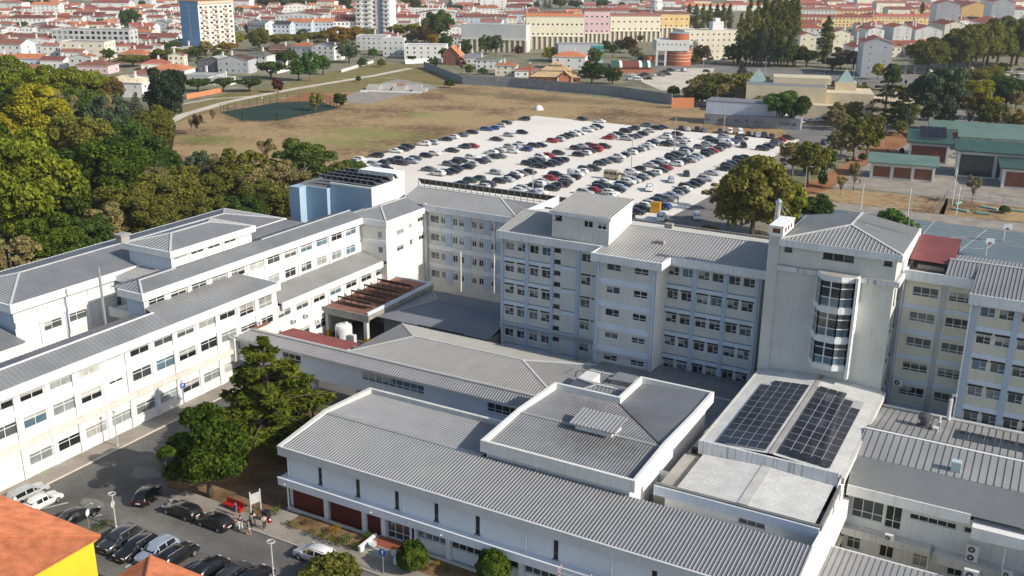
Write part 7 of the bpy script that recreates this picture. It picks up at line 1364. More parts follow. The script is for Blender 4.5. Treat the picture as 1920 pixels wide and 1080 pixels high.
    if cols * st + scols * st * 1 <= 96:
        for f in range(st):
            for c in range(cols):
                link('window', house_window(ww, wh_, hr.random() < .7), r, (x0 + w_ * (c + .5) / cols, -.002, f * sh + front0), 0)
            for c in range(scols):
                link('window', house_window(ww, wh_, hr.random() < .7), r, (x1 + .002, d_ * (c + .5) / scols, f * sh + front0), math.pi / 2)
    return r
HN = 0; HL = []
def hs(px, py, wp, hp, roof='red', wall='white', kind='hip', vr=0, dep=.65, chim=1, label='', **kw):
    """town house given by its foot in the photograph and its apparent width and wall height"""
    m_ = mpp(px, py); w_ = wp * m_; h_ = max(3.0, hp * m_ / .95); d_ = min(max(6.0, w_ * dep), 14)
    return block('house', label, px, py, w_, d_, h_, vr, wall, roof, kind, chim=chim, **kw)
def hname(e, tail):
    kn = {'hip': 'hipped house', 'gable': 'ridged house', 'gablef': 'gabled house', 'flat': 'flat house'}[e[6]]
    return f"{e[5].replace('grey', 'grey ').replace('dark', 'dark ').replace('pale', 'pale ').strip()} {kn}, {e[4].replace('dark', 'dark ').replace('light', 'light ')} roof, {tail}"
W_ = {}
def many(L_, where): HL.extend((e, where) for e in L_)
F_ = 'flat'
many([(50, 54, 74, 18, 'darkred', 'white', 'hip', 4), (25, 66, 38, 12, 'red', 'white', 'gablef', 10), (82, 58, 60, 10, 'rust', 'white', 'gablef', -20), (140, 58, 50, 10, 'orange', 'white', 'gable', -8), (192, 55, 44, 10, 'orange', 'white', 'gablef', -8), (218, 48, 26, 10, 'orange', 'white', 'hip', 0), (255, 40, 30, 12, 'orange', 'white', 'gablef', -15), (285, 40, 30, 16, 'darkred', 'white', 'hip', -10), (300, 58, 40, 14, 'grey', 'greywhite', 'gablef', -10), (240, 26, 40, 8, 'orange', 'white', 'gablef', -10), (272, 24, 36, 10, 'orange', 'white', 'gablef', -10), (228, 30, 24, 9, 'grey', 'paleblue', 'gablef', -10), (200, 30, 60, 10, 'darkred', 'white', 'gable', 0), (165, 38, 60, 9, 'darkred', 'white', 'gable', 0), (120, 42, 40, 8, 'rust', 'cream', 'hip', 0), (45, 26, 50, 8, 'darkred', 'paleblue', 'gable', 0), (100, 44, 70, 8, 'darkred', 'white', 'gable', 0)], 'in upper left old town')
many([(62, 82, 120, 10, 'rust', 'white', 'gable', -3), (20, 100, 70, 12, 'rust', 'white', 'gable', 0), (75, 102, 75, 14, 'grey', 'white', 'flat', -3), (157, 112, 86, 30, 'grey', 'cream', 'flat', -4, dict(cols=5, chim=0)), (140, 82, 100, 8, 'rust', 'white', 'gable', -3), (14, 122, 34, 14, 'orange', 'paleblue', 'gable', -6), (54, 125, 56, 14, 'orange', 'paleblue', 'gable', -6), (98, 128, 46, 14, 'darkred', 'white', 'gable', -6), (14, 138, 32, 14, 'red', 'white', 'gablef', -5), (56, 142, 64, 9, 'rust', 'greywhite', 'hip', -4), (172, 138, 66, 14, 'rust', 'pink', 'hip', -6), (232, 182, 78, 26, 'cream', 'white', 'hip', -10, dict(cols=3)), (275, 155, 72, 14, 'rust', 'white', 'hip', -8), (312, 146, 74, 14, 'orange', 'white', 'hip', -6), (248, 118, 58, 15, 'orange', 'brick', 'hip', -12), (248, 100, 95, 9, 'darkred', 'white', 'gable', -3), (248, 82, 54, 10, 'darkred', 'white', 'gable', -3), (304, 82, 56, 11, 'darkred', 'white', 'gable', -2), (345, 100, 50, 8, 'lightgrey', 'white', 'flat', -8)], 'between wood and old town')
many([(400, 136, 62, 20, 'lightgrey', 'darkgrey', 'gablef', -10), (438, 138, 60, 24, 'brown', 'grey', 'gablef', -8), (478, 132, 52, 26, 'green', 'white', 'hip', -14), (512, 126, 36, 14, 'red', 'white', 'gable', -20), (535, 108, 60, 14, 'brown', 'maroon', 'gable', -4), (566, 110, 44, 22, 'orange', 'greywhite', 'hip', -20), (606, 112, 46, 24, 'black', 'white', 'gablef', -16), (628, 112, 26, 20, 'grey', 'white', 'flat', -8), (375, 154, 66, 9, 'lightgrey', 'grey', 'flat', -8), (410, 160, 44, 10, 'lightgrey', 'greywhite', 'flat', -8), (462, 26, 46, 10, 'orange', 'white', 'gablef', -8), (486, 14, 24, 8, 'lightgrey', 'white', 'gablef', 0), (500, 30, 60, 10, 'darkred', 'white', 'gable', 0), (560, 30, 60, 10, 'orange', 'white', 'hip', 0), (610, 36, 60, 12, 'lightgrey', 'white', 'flat', 0), (640, 34, 40, 12, 'orange', 'white', 'hip', 0)], 'in hillside group')
many([(665, 62, 66, 26, 'orange', 'white', 'gable', 0, dict(cols=5)), (763, 55, 46, 20, 'red', 'white', 'gable', 0, dict(cols=4)), (697, 94, 58, 24, 'lightgrey', 'greywhite', 'flat', -6), (738, 106, 40, 30, 'lightgrey', 'greywhite', 'flat', -4), (797, 112, 78, 24, 'lightgrey', 'white', 'flat', -2, dict(cols=6, chim=0)), (846, 122, 34, 18, 'orange', 'brick', 'gablef', -20, dict(rh=4.5)), (885, 120, 46, 12, 'grey', 'greywhite', 'hip', -6), (915, 130, 46, 16, 'green', 'greywhite', 'hip', -6), (948, 142, 40, 18, 'orange', 'cream', 'hip', -8), (985, 145, 40, 12, 'red', 'white', 'hip', -4), (1066, 130, 62, 22, 'orange', 'white', 'hip', -10, dict(cols=3)), (780, 16, 40, 8, 'red', 'white', 'hip', 0), (800, 32, 70, 14, 'lightgrey', 'white', 'flat', 0), (835, 36, 40, 14, 'lightgrey', 'white', 'flat', 0), (855, 42, 50, 12, 'red', 'white', 'gablef', -20), (870, 14, 50, 16, 'lightgrey', 'white', 'flat', 0), (925, 16, 50, 18, 'lightgrey', 'white', 'flat', 0), (790, 42, 26, 10, 'orange', 'orange', 'hip', 0), (760, 36, 30, 10, 'red', 'white', 'hip', 0), (940, 30, 36, 8, 'lightgrey', 'cream', 'flat', 0)], 'near the white tower')
many([(910, 50, 82, 16, 'rust', 'paleblue', 'gable', -2, dict(cols=8)), (985, 42, 70, 14, 'rust', 'paleblue', 'gable', 0, dict(cols=7)), (1045, 40, 60, 12, 'red', 'pink', 'gable', 0, dict(cols=6)), (1085, 38, 50, 14, 'orange', 'white', 'gable', 0, dict(cols=5)), (1180, 34, 96, 10, 'brown', 'white', 'gable', 0, dict(cols=8)), (1262, 28, 44, 9, 'brown', 'white', 'gable', 0, dict(cols=4)), (1105, 12, 60, 6, 'grey', 'paleblue', 'flat', 0), (985, 8, 60, 5, 'grey', 'grey', 'flat', 0), (1330, 22, 90, 10, 'orange', 'white', 'gable', 2), (1400, 20, 60, 10, 'red', 'white', 'gable', 2), (1295, 26, 30, 10, 'brown', 'white', 'gable', 0)], 'behind the arcades')
for i, (x, y, wp, hp, roof, wall) in enumerate([(1560, 50, 150, 16, 'red', 'yellow'), (1690, 50, 110, 17, 'red', 'yellow'), (1560, 33, 160, 12, 'red', 'yellow'), (1720, 31, 120, 13, 'red', 'yellow'), (1840, 24, 80, 12, 'red', 'yellow'), (1510, 60, 60, 16, 'red', 'yellow')]):
    m_ = mpp(x, y); block('row_house', f'long yellow terrace with {roof} roof, {ordn(i)} of the yellow rows', x, y, wp * m_, 11, hp * m_ / .95, 3, wall, roof, 'gable', st=3, cols=max(6, int(wp / 7)), scols=2, win=(1.5, 1.3), cat='terrace', chim=3)
apt = [(1512, 112, 30, 42, 'white', 'paleyellow', 24), (1575, 104, 30, 40, 'white', 'paleyellow', 24), (1640, 86, 30, 28, 'white', 'grey', 24), (1690, 80, 34, 26, 'greywhite', 'grey', 24), (1740, 76, 50, 18, 'greywhite', 'grey', 20), (1790, 66, 40, 18, 'cream', 'cream', 20), (1620, 118, 40, 26, 'white', 'grey', 24), (1640, 145, 52, 60, 'grey', 'grey', -20), (1772, 60, 40, 48, 'grey', 'grey', -20), (1876, 52, 40, 44, 'grey', 'grey', -20), (1890, 68, 60, 20, 'white', 'grey', 10), (1830, 40, 60, 24, 'white', 'ochre', 20)]
for i, (x, y, wp, hp, wall, gb, vr) in enumerate(apt):
    m_ = mpp(x, y); tall = vr == -20; nm = f'{"tall shade-grey gabled" if tall else "pale"} apartment block with red roof, {ordn(i)} right of the poplars'
    w_ = wp * m_; d_ = w_ * (1.6 if tall else 1.9)
    if tall: block('apartment_block', nm, x, y, w_, d_, hp * m_ / .95, -12, 'white', 'red', 'gablef', st=5 if y > 100 else 7, cols=2, scols=7, win=(.8, .9), cat='apartment block', rh=w_ * .17, gable='grey', chim=2)  # grey gable colour paints the shade on the end walls of white blocks
    else: block('apartment_block', nm, x, y, w_, d_, hp * m_ / .95, -2, wall, 'red', 'gablef', st=4, cols=2, scols=4, win=(.9, 1.0), cat='apartment block', rh=w_ * .16, gable=gb if gb != 'grey' else None, chim=2)
many([(1530 + i * 52, 18 + (i % 2) * 3, 50, 7, 'red' if i % 3 else 'darkred', 'white', 'gable', 4) for i in range(8)] + [(1500, 28, 40, 10, 'black', 'white', 'hip', 0), (1480, 22, 46, 10, 'red', 'white', 'gable', 0), (1640, 70, 60, 10, 'red', 'greywhite', 'gable', 14), (1700, 95, 70, 10, 'red', 'greywhite', 'gable', 14), (1755, 92, 50, 10, 'red', 'greywhite', 'gable', 14), (1730, 108, 60, 10, 'red', 'greywhite', 'gable', 14)], 'in upper right red rows')
occ = [(o.location.x, o.location.y, 9 if o['category'] in ('house', 'tree', 'bush') else 20) for o in COL.objects if o.parent is None and o.get('category') in ('house', 'apartment block', 'terrace', 'tree', 'bush')]
for (xx, yy, rr0) in ((362, 97, 24), (395, 95, 24), (430, 92, 20), (700, 67, 24), (172, 86, 30), (110, 86, 26), (235, 86, 26), (925, 97, 30), (880, 97, 24), (975, 97, 24), (1040, 92, 30), (1118, 84, 26), (1190, 78, 30), (1262, 70, 26), (482, 70, 14), (520, 70, 14), (562, 68, 14), (605, 67, 14), (648, 66, 14)):
    q = at(xx, yy); occ.append((q.x, q.y, rr0))
for xx, yy, ww in ((1560, 50, 150), (1690, 50, 110), (1560, 33, 160), (1720, 31, 120), (1840, 24, 80), (1510, 60, 60)):
    for k in range(int(-ww / 2), int(ww / 2) + 1, 8):
        for dy in (0, -3, 4): q = at(xx + k, yy + dy); occ.append((q.x, q.y, 9))
for e, _w in HL:
    q = at(e[0], e[1]); occ.append((q.x, q.y, max(6, e[2] * mpp(e[0], e[1]) * .5)))
for xx, yy, rr0 in ((1512, 112, 14), (1575, 104, 14), (1640, 86, 16), (1690, 80, 16), (1740, 76, 18), (1640, 145, 22), (1772, 60, 22), (1876, 52, 22)):
    for dy in (0, -6, 6): q = at(xx, yy + dy); occ.append((q.x, q.y, rr0))
fr2 = random.Random(11)
def infill(xa, xb, ya, yb, tries, where, roofs=('red', 'rust', 'orange', 'darkred', 'rust', 'red'), walls=('white', 'white', 'white', 'cream', 'greywhite'), vrs=(-12, 12)):
    L_ = []
    for _ in range(tries):
        x, y = fr2.uniform(xa, xb), ya + (yb - ya) * fr2.random() ** .8; q = at(x, y); w_ = fr2.choice((fr2.uniform(8, 13), fr2.uniform(9, 15), fr2.uniform(14, 26), fr2.uniform(26, 46))); rad = w_ * .55 + 2
        if any((q.x - a) ** 2 + (q.y - c) ** 2 < (rad + d) ** 2 for a, c, d in occ): continue
        occ.append((q.x, q.y, rad)); L_.append((x, y, w_ / mpp(x, y), (fr2.choice((3.2, 5.8, 6.2)) if w_ < 20 else fr2.choice((6.2, 9, 11))) / mpp(x, y), fr2.choice(roofs), fr2.choice(walls), fr2.choice(('hip', 'gable', 'gable', 'gablef')), fr2.uniform(*vrs), dict(cols=max(3, int(w_ / 3.6)), scols=1)))
    many(L_, where)
infill(-20, 335, 14, 132, 1500, 'in the dense old town'); infill(440, 1000, 8, 58, 900, 'in the middle distance quarter'); infill(640, 860, 55, 100, 200, 'beside the arcades'); infill(1130, 1300, 8, 40, 300, 'around the water tower'); infill(1480, 1930, 4, 110, 900, 'in the upper right quarter', ('red', 'rust', 'darkred'), ('greywhite', 'white', 'cream'), (-4, 8))
rt = random.Random(5); far = []
for row in range(4):
    y = 14 - row * 7
    for i in range(20):
        x = -10 + i * 100 + rt.uniform(-22, 22)
        if 330 < x < 440 or 660 < x < 755 or 480 < x < 660 and row > 0 and rt.random() < .5: continue
        far.append((x, y + rt.uniform(-2, 2), rt.uniform(28, 50), rt.uniform(4, 7), rt.choice(['red', 'rust', 'orange', 'darkred', 'red']), rt.choice(['white', 'white', 'cream', 'greywhite']), rt.choice(['hip', 'gable', 'gable']), rt.uniform(-15, 15), dict(cols=3, scols=1)))
many(far, 'along the farthest edge')
# the nearest 290 houses are things; the rest of the far town is one mass
HL.sort(key=lambda q: (at(q[0][0], q[0][1]) - Vector((0, 0, H))).length)
grp_ = {}
for e, wh_ in HL[:290]: grp_.setdefault(wh_, []).append(e)
for wh_, L_ in grp_.items():
    for i, e in enumerate(sorted(L_, key=lambda k: k[0])): hs(*e[:4], roof=e[4], wall=e[5], kind=e[6], vr=e[7], label=hname(e, f"{ordn(i)} from left {wh_}"), **(e[8] if len(e) > 8 else {}))
mb = MB(); mats_ = [M['g0']]; mi_ = {}
def mx_(m_):
    if m_.name not in mi_: mi_[m_.name] = len(mats_); mats_.append(m_)
    return mi_[m_.name]
for e, wh_ in HL[290:]:
    px, py, wp, hp = e[:4]; m_ = mpp(px, py); w_ = wp * m_; h_ = max(3.0, hp * m_ / .95); d_ = min(max(6, w_ * .65), 14); p0 = at(px, py); th = YAW + R(e[7]); c_, s_ = math.cos(th), math.sin(th)
    T = lambda x, y, z: (p0.x + c_ * x - s_ * y, p0.y + s_ * x + c_ * y, z)
    a, c = mx_(WALL[e[5]]), mx_(RED[e[4]]); x0, x1 = -w_ / 2, w_ / 2; rh = min(d_, 12) * .2; flat = e[6] == 'flat'; ins = w_ * .3 if e[6] == 'hip' else 0
    for q in (((x0, 0), (x1, 0)), ((x1, 0), (x1, d_)), ((x1, d_), (x0, d_)), ((x0, d_), (x0, 0))): mb.poly([T(*q[0], 0), T(*q[1], 0), T(*q[1], h_), T(*q[0], h_)], a)
    if flat: mb.poly([T(x0, 0, h_), T(x1, 0, h_), T(x1, d_, h_), T(x0, d_, h_)], c)
    else:
        A, B2 = T(x0 + ins, d_ / 2, h_ + rh), T(x1 - ins, d_ / 2, h_ + rh); mb.poly([T(x0 - .3, -.4, h_ - .1), T(x1 + .3, -.4, h_ - .1), B2, A], c).poly([T(x1 + .3, d_ + .4, h_ - .1), T(x0 - .3, d_ + .4, h_ - .1), A, B2], c)
        mb.poly([T(x0, d_, h_), T(x0, 0, h_), A], c if ins else a).poly([T(x1, 0, h_), T(x1, d_, h_), B2], c if ins else a)
    for f in range(max(1, int(h_ / 3))):
        for k in range(3): xx = x0 + w_ * (k + .5) / 3; mb.poly([T(xx - .5, -.03, f * 3 + 1), T(xx + .5, -.03, f * 3 + 1), T(xx + .5, -.03, f * 3 + 2.2), T(xx - .5, -.03, f * 3 + 2.2)], 0)
        mb.poly([T(x1 + .03, d_ * .4, f * 3 + 1), T(x1 + .03, d_ * .4 + 1, f * 3 + 1), T(x1 + .03, d_ * .4 + 1, f * 3 + 2.2), T(x1 + .03, d_ * .4, f * 3 + 2.2)], 0)
tag(mb.build('distant_town', mats_), 'dense far mass of small white houses with red tiled roofs along the horizon', 'town', kind='stuff')
# greenery between the houses
gr_ = random.Random(17); gl_ = []
for _ in range(900):
    x, y = gr_.uniform(-10, 1925), gr_.uniform(4, 130); q = at(x, y)
    if 860 < x < 1290 and 40 < y < 100 or any((q.x - a) ** 2 + (q.y - c) ** 2 < (d * .9 + 2.5) ** 2 for a, c, d in occ): continue
    occ.append((q.x, q.y, 5)); m_ = mpp(x, y); w_ = gr_.uniform(4, 10); gl_.append((x, y, w_ / m_, w_ * gr_.uniform(.6, 1.1) / m_, gr_.choice(('dark', 'olive', 'green', 'khaki', 'greygreen', 'dark')), gr_.choice(('round', 'wide', 'round', 'loose'))))
    if len(gl_) >= 120: break
grove(gl_, 'scattered between the roofs', 'small trees between the roofs', 1200)
# blue tower block
tb_ = mat('tower_blue', (.20, .39, .60), .8, .05, .1)
r = thing('tower_block', 'tall apartment tower with bright blue end wall and balconied pale front', 'tower block', at(378, 98), 0)
MB().box(-15.5, 0, 0, 30, 0, 30.5, 0, 'br').poly([(0, 0, 0), (0, 30, 0), (0, 30, 30.5), (0, 0, 30.5)], 1).build('wall', [tb_, mat('tower_pale', (.62, .60, .55), .85, .06, .2)], r)
MB().box(-23, -15.6, 9, 30, 0, 29.5).build('side_block', mat('tower_dark_blue', (.14, .27, .44), .8, .05, .1), r)
for z in range(1, 10): MB().box(-15.52, -.02, -.06, -.002, z * 3.1, z * 3.1 + .12).build('joint_line', WALL['paleblue'], r)
mb = MB(); rr_ = random.Random(4)
for z in range(20): mb.box(-8.4 + rr_.uniform(-.3, .3), -7.2 + rr_.uniform(-.3, .3), -.08, -.002, 3 + z * 1.25, 4.1 + z * 1.25)
mb.build('painted_stripe', WALL['greywhite'], r)
for f in range(9):
    for c in range(7): link('window', house_window(2.2, 1.4, (c + f) % 3 > 0), r, (.003, 2.4 + c * 4.2, 1.2 + f * 3.1), math.pi / 2)
    for c in (3, 12, 21): MB().box(.005, 1.1, c, c + 4.2, .2 + f * 3.1, 1.1 + f * 3.1).build('balcony', mat('salmon_balcony', (.60, .44, .37), .8), r)
MB().box(.005, .5, 0, 30, 28.6, 30.4).build('cornice', mat('tower_cornice', (.60, .46, .36), .8), r)
MB().poly([(-16, -.5, 30.5), (.5, -.5, 30.5), (-7.5, 8, 32.5)]).poly([(.5, -.5, 30.5), (.5, 30.5, 30.5), (-7.5, 22, 32.5), (-7.5, 8, 32.5)]).poly([(-16, 30.5, 30.5), (-16, -.5, 30.5), (-7.5, 8, 32.5), (-7.5, 22, 32.5)]).build('tiled_roof', RED['orange'], r)
# white tower block
r = block('tower_block', 'tall white apartment tower with stacked balconies and a slate grey stripe', 700, 67, 27, 18, 40, -8, 'white', 'lightgrey', 'flat', st=12, cols=0, scols=0, cat='tower block')
for f in range(12):
    for c in (-11, -5, 1.2, 10.5): link('window', house_window(1.9, 1.4), r, (c, -.003, 1 + f * 3.25), 0)
    for c in (-10.5, -2.8, 10.8): MB().box(c - 2.3, c + 2.3, -1.3, -.01, .2 + f * 3.25, 1.2 + f * 3.25).build('balcony', WALL['white'], r)
MB().box(4.6, 7.6, -.5, -.01, 0, 42).build('stripe', mat('slate_stripe', (.13, .17, .24), .8), r); MB().box(2.2, 3.4, -.3, -.01, 8, 40).build('pink_panel', WALL['pink'], r)
# long curved apartment block
for i, (x, y, wp, hp, roof, wall, vr) in enumerate([(482, 70, 44, 24, 'grey', 'greywhite', -30), (520, 70, 50, 22, 'black', 'paleblue', -6), (562, 68, 46, 24, 'orange', 'paleblue', -2), (605, 67, 42, 24, 'orange', 'paleblue', 4), (648, 66, 46, 24, 'darkred', 'white', 8)]):
    m_ = mpp(x, y); block('apartment_block', f'{["grey end piece on pillars", "dark roofed length", "first orange roofed length", "second orange roofed length", "white dark red roofed end"][i]} of the long curved apartment building', x, y, wp * m_, 12, hp * m_ / .95, vr, wall, roof, 'gable', st=3, cols=6, scols=2, win=(1.5, 1.4), cat='apartment block', chim=2)
block('terrace_building', 'modern long white terrace building with glazed balconies and roof solar panels', 172, 86, 150 * mpp(172, 86), 13, 10, -4, 'greywhite', 'grey', 'flat', st=3, cols=14, scols=2, win=(2.4, 2.0), cat='apartment block')
# arcade buildings
def arcade(px, py, wp, hp, vr, wall, roof, label, low=.36, st=2, cols=10, kind='gable', d=12):
    m_ = mpp(px, py); w_, h_ = wp * m_, hp * m_ / .95
    r = block('arcade_building', label, px, py, w_, d, h_, vr, wall, roof, kind, st=st, cols=0, scols=1, cat='building', rh=1.6)
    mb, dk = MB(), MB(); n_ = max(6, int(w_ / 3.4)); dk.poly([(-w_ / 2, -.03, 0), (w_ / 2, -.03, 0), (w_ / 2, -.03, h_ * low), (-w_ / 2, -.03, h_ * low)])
    dk.build('arcade_shade', mat('arcade_shade_tone', (.30, .27, .20), .9), r)  # darker sheet paints the shade inside the arcade
    for i in range(n_ + 1): x = -w_ / 2 + w_ * i / n_; mb.box(x - .65, x + .65, -.75, -.035, 0, h_ * low)
    mb.box(-w_ / 2, w_ / 2, -.8, -.035, h_ * low, h_ * low + .5); mb.build('column_row', WALL['cream'], r)
    for f in range(st):
        for c in range(cols): link('window', house_window(1.3, 1.2), r, (-w_ / 2 + w_ * (c + .5) / cols, -.004, h_ * low + 1.2 + f * (h_ * (1 - low) - .6) / st), 0)
    return r
arcade(925, 97, 125, 46, -14, 'greywhite', 'lightgrey', 'long building with metal upper band over a cream arcade', .45, 1, 0, 'flat')
arcade(1040, 92, 108, 56, 2, 'paleyellow', 'orange', 'long cream apartment building with two window rows over an arcade', .38, 2, 12)
arcade(1118, 84, 48, 58, 4, 'pink', 'darkred', 'pink apartment building standing over a tall gateway', .33, 3, 5)
arcade(1190, 78, 96, 44, 8, 'paleyellow', 'rust', 'pale yellow arcade building right of the pink one', .40, 2, 9)
arcade(1262, 70, 60, 40, 8, 'yellow', 'rust', 'orange yellow arcade building behind the round library', .40, 2, 6)
p = thing('water_tower', 'round white water tower with small dark windows', 'water tower', at(1229, 30)); MB().lathe([(7, 0), (6.3, 20), (6.3, 24), (7.2, 24.5), (7.2, 26), (0, 27)], n=24).build('shaft', WALL['white'], p)
for z in (8, 14): 
    for a in range(-150, 40, 30): MB().box(-.5, .5, -.05, .05, 0, 1.1).build('window', M['g0'], p, (6.75 * math.cos(R(a)), 6.75 * math.sin(R(a)), z), R(a + 90))
# round library
p = thing('round_library', 'brick drum building carrying a pale block on columns with a blue topped drum', 'library', at(1262, 124), YAW)
MB().lathe([(7.5, 0), (7.5, 9)], (4, 8, 0), 28).lathe([(5.6, 12), (5.6, 17.5)], (4, 9, 0), 24).build('brick_drum', mat('library_brick', (.40, .12, .06), .85, .1, .4), p)
mb = MB()
for z in (2.5, 4.2, 6, 7.6): mb.lathe([(7.56, z), (7.56, z + .22)], (4, 8, 0), 28)
mb.build('pale_course', WALL['cream'], p)
MB().box(-10, 8.5, 0, 16, 8.4, 14).build('upper_block', WALL['greywhite'], p); MB().lathe([(5.8, 17.5), (5.8, 17.9), (0, 18.0)], (4, 9, 0), 24).build('drum_roof', mat('blue_metal', (.30, .38, .45), .4, metal=.3), p)
for x in (-9.4, -4.5): MB().box(x - .6, x + .6, .2, 1.4, 0, 8.4).build('column', WALL['greywhite'], p)
for i in range(7): link('window', house_window(.8, .9), p, (-8.5 + i * 2.4, -.004, 11.5), 0)
MB().lathe([(3, 0), (3, 5), (0, 5.2)], (-13, 4, 0), 18).build('side_drum', mat('library_brick', (.40, .12, .06)), p)
r = block('school_block', 'long cream four storey building with rows of small dark windows beside the library', 1330, 112, 34, 15, 17, 12, 'cream', 'lightgrey', 'flat', st=5, cols=10, scols=2, win=(1.0, 1.1), cat='building'); MB().box(2, 9, 3, 9, 17, 22).box(4, 7, 4, 8, 22, 24).build('lift_house', WALL['white'], r)
r = block('office_building', 'grey flat roofed building with a teal glass front', 1088, 118, 26, 14, 10, 4, 'grey', 'grey', 'flat', cols=0, scols=0, cat='building'); MB().box(6, 13.05, -.2, -.01, 2, 10).build('glass_front', WALL['teal'], r)
for i in range(4):
    for j in range(3): MB().box(6.3 + i * 1.7, 7.7 + i * 1.7, -.24, -.21, 2.4 + j * 2.5, 4.4 + j * 2.5).build('pane', mat('teal_glass', (.05, .22, .22), .15), r)
r = thing('restaurant', 'low brick restaurant with curved green and red roofs and white bands', 'restaurant', at(1185, 137), YAW + R(4))
MB().box(-11, 11, 0, 10, 0, 3.2).build('wall', WALL['brick'], r)
for i, (xa, xb, m_) in enumerate(((-11.3, -6, 'green'), (-6, 4.5, 'darkred'), (4.5, 11.3, 'green'))):
    mb = MB()
    for k in range(6): a0, a1 = R(k * 14), R((k + 1) * 14); mb.poly([(xa, -1 + 5 * (1 - math.cos(a0)), 3 + 3.2 * math.sin(a0)), (xb, -1 + 5 * (1 - math.cos(a0)), 3 + 3.2 * math.sin(a0)), (xb, -1 + 5 * (1 - math.cos(a1)), 3 + 3.2 * math.sin(a1)), (xa, -1 + 5 * (1 - math.cos(a1)), 3 + 3.2 * math.sin(a1))])
    mb.build('curved_roof', RED[m_] if m_ != 'green' else mat('dark_green_roof', (.03, .09, .07), .5), r)
for xa in (-6.9, 3.6, 8.2):
    mb = MB()
    for k in range(6): a0, a1 = R(k * 14), R((k + 1) * 14); mb.poly([(xa, -1.08 + 5 * (1 - math.cos(a0)), 3.03 + 3.2 * math.sin(a0)), (xa + 1.5, -1.08 + 5 * (1 - math.cos(a0)), 3.03 + 3.2 * math.sin(a0)), (xa + 1.5, -1.08 + 5 * (1 - math.cos(a1)), 3.06 + 3.2 * math.sin(a1)), (xa, -1.08 + 5 * (1 - math.cos(a1)), 3.06 + 3.2 * math.sin(a1))])
    mb.build('white_band', WALL['white'], r)
MB().box(-20, -11.5, 1, 8, 3.6, 4.4).box(-19.5, -19, 1.3, 1.8, 0, 3.6).box(-12.5, -12, 1.3, 1.8, 0, 3.6).build('canopy', mat('dark_green_roof', (.03, .09, .07)), r)
# tan villa
r = thing('tan_villa', 'sprawling villa with stepped tan tiled roofs and orange brick walls behind the field wall', 'villa', at(1035, 158), YAW - R(6))
MB().box(-10, 13, 0, 14, 0, 3.6).box(3, 9.5, -2.5, 0, 0, 3.6).poly([(3, -2.5, 3.6), (9.5, -2.5, 3.6), (6.2, -2.5, 6.2)]).build('wall', mat('orange_brick', (.50, .20, .10), .85, .1, .5), r)
TN = RED['tan']; mb = MB()
def pyr(x0, x1, y0, y1, z0, z1, i_): mb.poly([(x0, y0, z0), (x1, y0, z0), (x1 - i_, y0 + i_, z1), (x0 + i_, y0 + i_, z1)]).poly([(x1, y0, z0), (x1, y1, z0), (x1 - i_, y1 - i_, z1), (x1 - i_, y0 + i_, z1)]).poly([(x1, y1, z0), (x0, y1, z0), (x0 + i_, y1 - i_, z1), (x1 - i_, y1 - i_, z1)]).poly([(x0, y1, z0), (x0, y0, z0), (x0 + i_, y0 + i_, z1), (x0 + i_, y1 - i_, z1)]); mb.poly([(x0 + i_, y0 + i_, z1), (x1 - i_, y0 + i_, z1), (x1 - i_, y1 - i_, z1), (x0 + i_, y1 - i_, z1)])
pyr(-11, 14, -1, 15, 3.5, 5.6, 4); pyr(-6, 9, 3, 11.5, 6.2, 8.2, 3.2); pyr(-1.5, 5, 5, 9.5, 8.8, 10.2, 2.2)
mb.poly([(2.5, -3, 3.5), (6.2, -3, 6.4), (6.2, 5, 6.4), (2.5, 2, 3.5)]).poly([(6.2, -3, 6.4), (10, -3, 3.5), (10, 2, 3.5), (6.2, 5, 6.4)])
mb.build('roof', TN, r); MB().box(-5.5, 8.5, 3.5, 11, 5.6, 6.2).box(-1, 4.5, 5.5, 9, 8.2, 8.8).build('upper_wall', WALL['cream'], r)
MB().box(-11.5, -10.2, 2, 3.4, 0, 9).build('chimney', WALL['brick'], r); MB().tube([(6.2, -2.55, 4.9), (6.2, -2.6, 4.9)], .5, 12).build('round_window', M['g0'], r)
for x in (2.9, 9.6): MB().box(x - .2, x + .2, -3.1, -2.7, 0, 3.5).build('column', WALL['white'], r)
for x in (-7, -3, 11): link('window', house_window(1.6, 1.3), r, (x, -.01, 1.2), 0)
# walls of the field
def wall_run(name, label, pts, h_, m_, t=.3, cat='wall'):
    r = thing(name, label, cat, at(*pts[0])); mb = MB(); P = [at(x, y) - r.location for x, y in pts]
    for a, c in zip(P, P[1:]): d = (c - a).normalized(); n_ = Vector((-d.y, d.x, 0)); mb.obox((a + c) / 2 + Vector((0, 0, h_ / 2)), (c - a) / 2 + d * .1, n_ * t / 2, (0, 0, h_ / 2))
    mb.build('wall_panel', m_, r); return r
GR = mat('grey_block_wall', (.27, .28, .29), .95, .15, .4, streak=.5, streakcol=(.13, .13, .12))
r = wall_run('boundary_wall', 'long grey concrete boundary wall with graffiti above the dry slope', [(868, 158), (960, 163), (1060, 172), (1160, 181), (1259, 196)], 4.4, GR)
grf = MB(); gg = random.Random(3)
for (xa, ya, n_) in ((975, 162, 6), (1005, 166, 6), (1170, 180, 7)):
    for i in range(n_): q = at(xa + i * 4, ya + i * .4) - r.location + Vector((.12, -.35, 0)); grf.bar(q + Vector((0, 0, 1.2 + gg.uniform(0, .4))), q + Vector((gg.uniform(-.8, .8), 0, 2.2 + gg.uniform(0, .8))), .25, .05)
grf.build('graffiti', mat('graffiti_paint', (.03, .05, .10), .8), r)
wall_run('boundary_wall', 'dark grey sloping wall climbing behind the playground', [(795, 128), (830, 142), (868, 158)], 3.6, GR)
wall_run('boundary_wall', 'orange painted wall at the end of the grey one', [(1259, 203), (1300, 203)], 4.2, WALL['orange'])
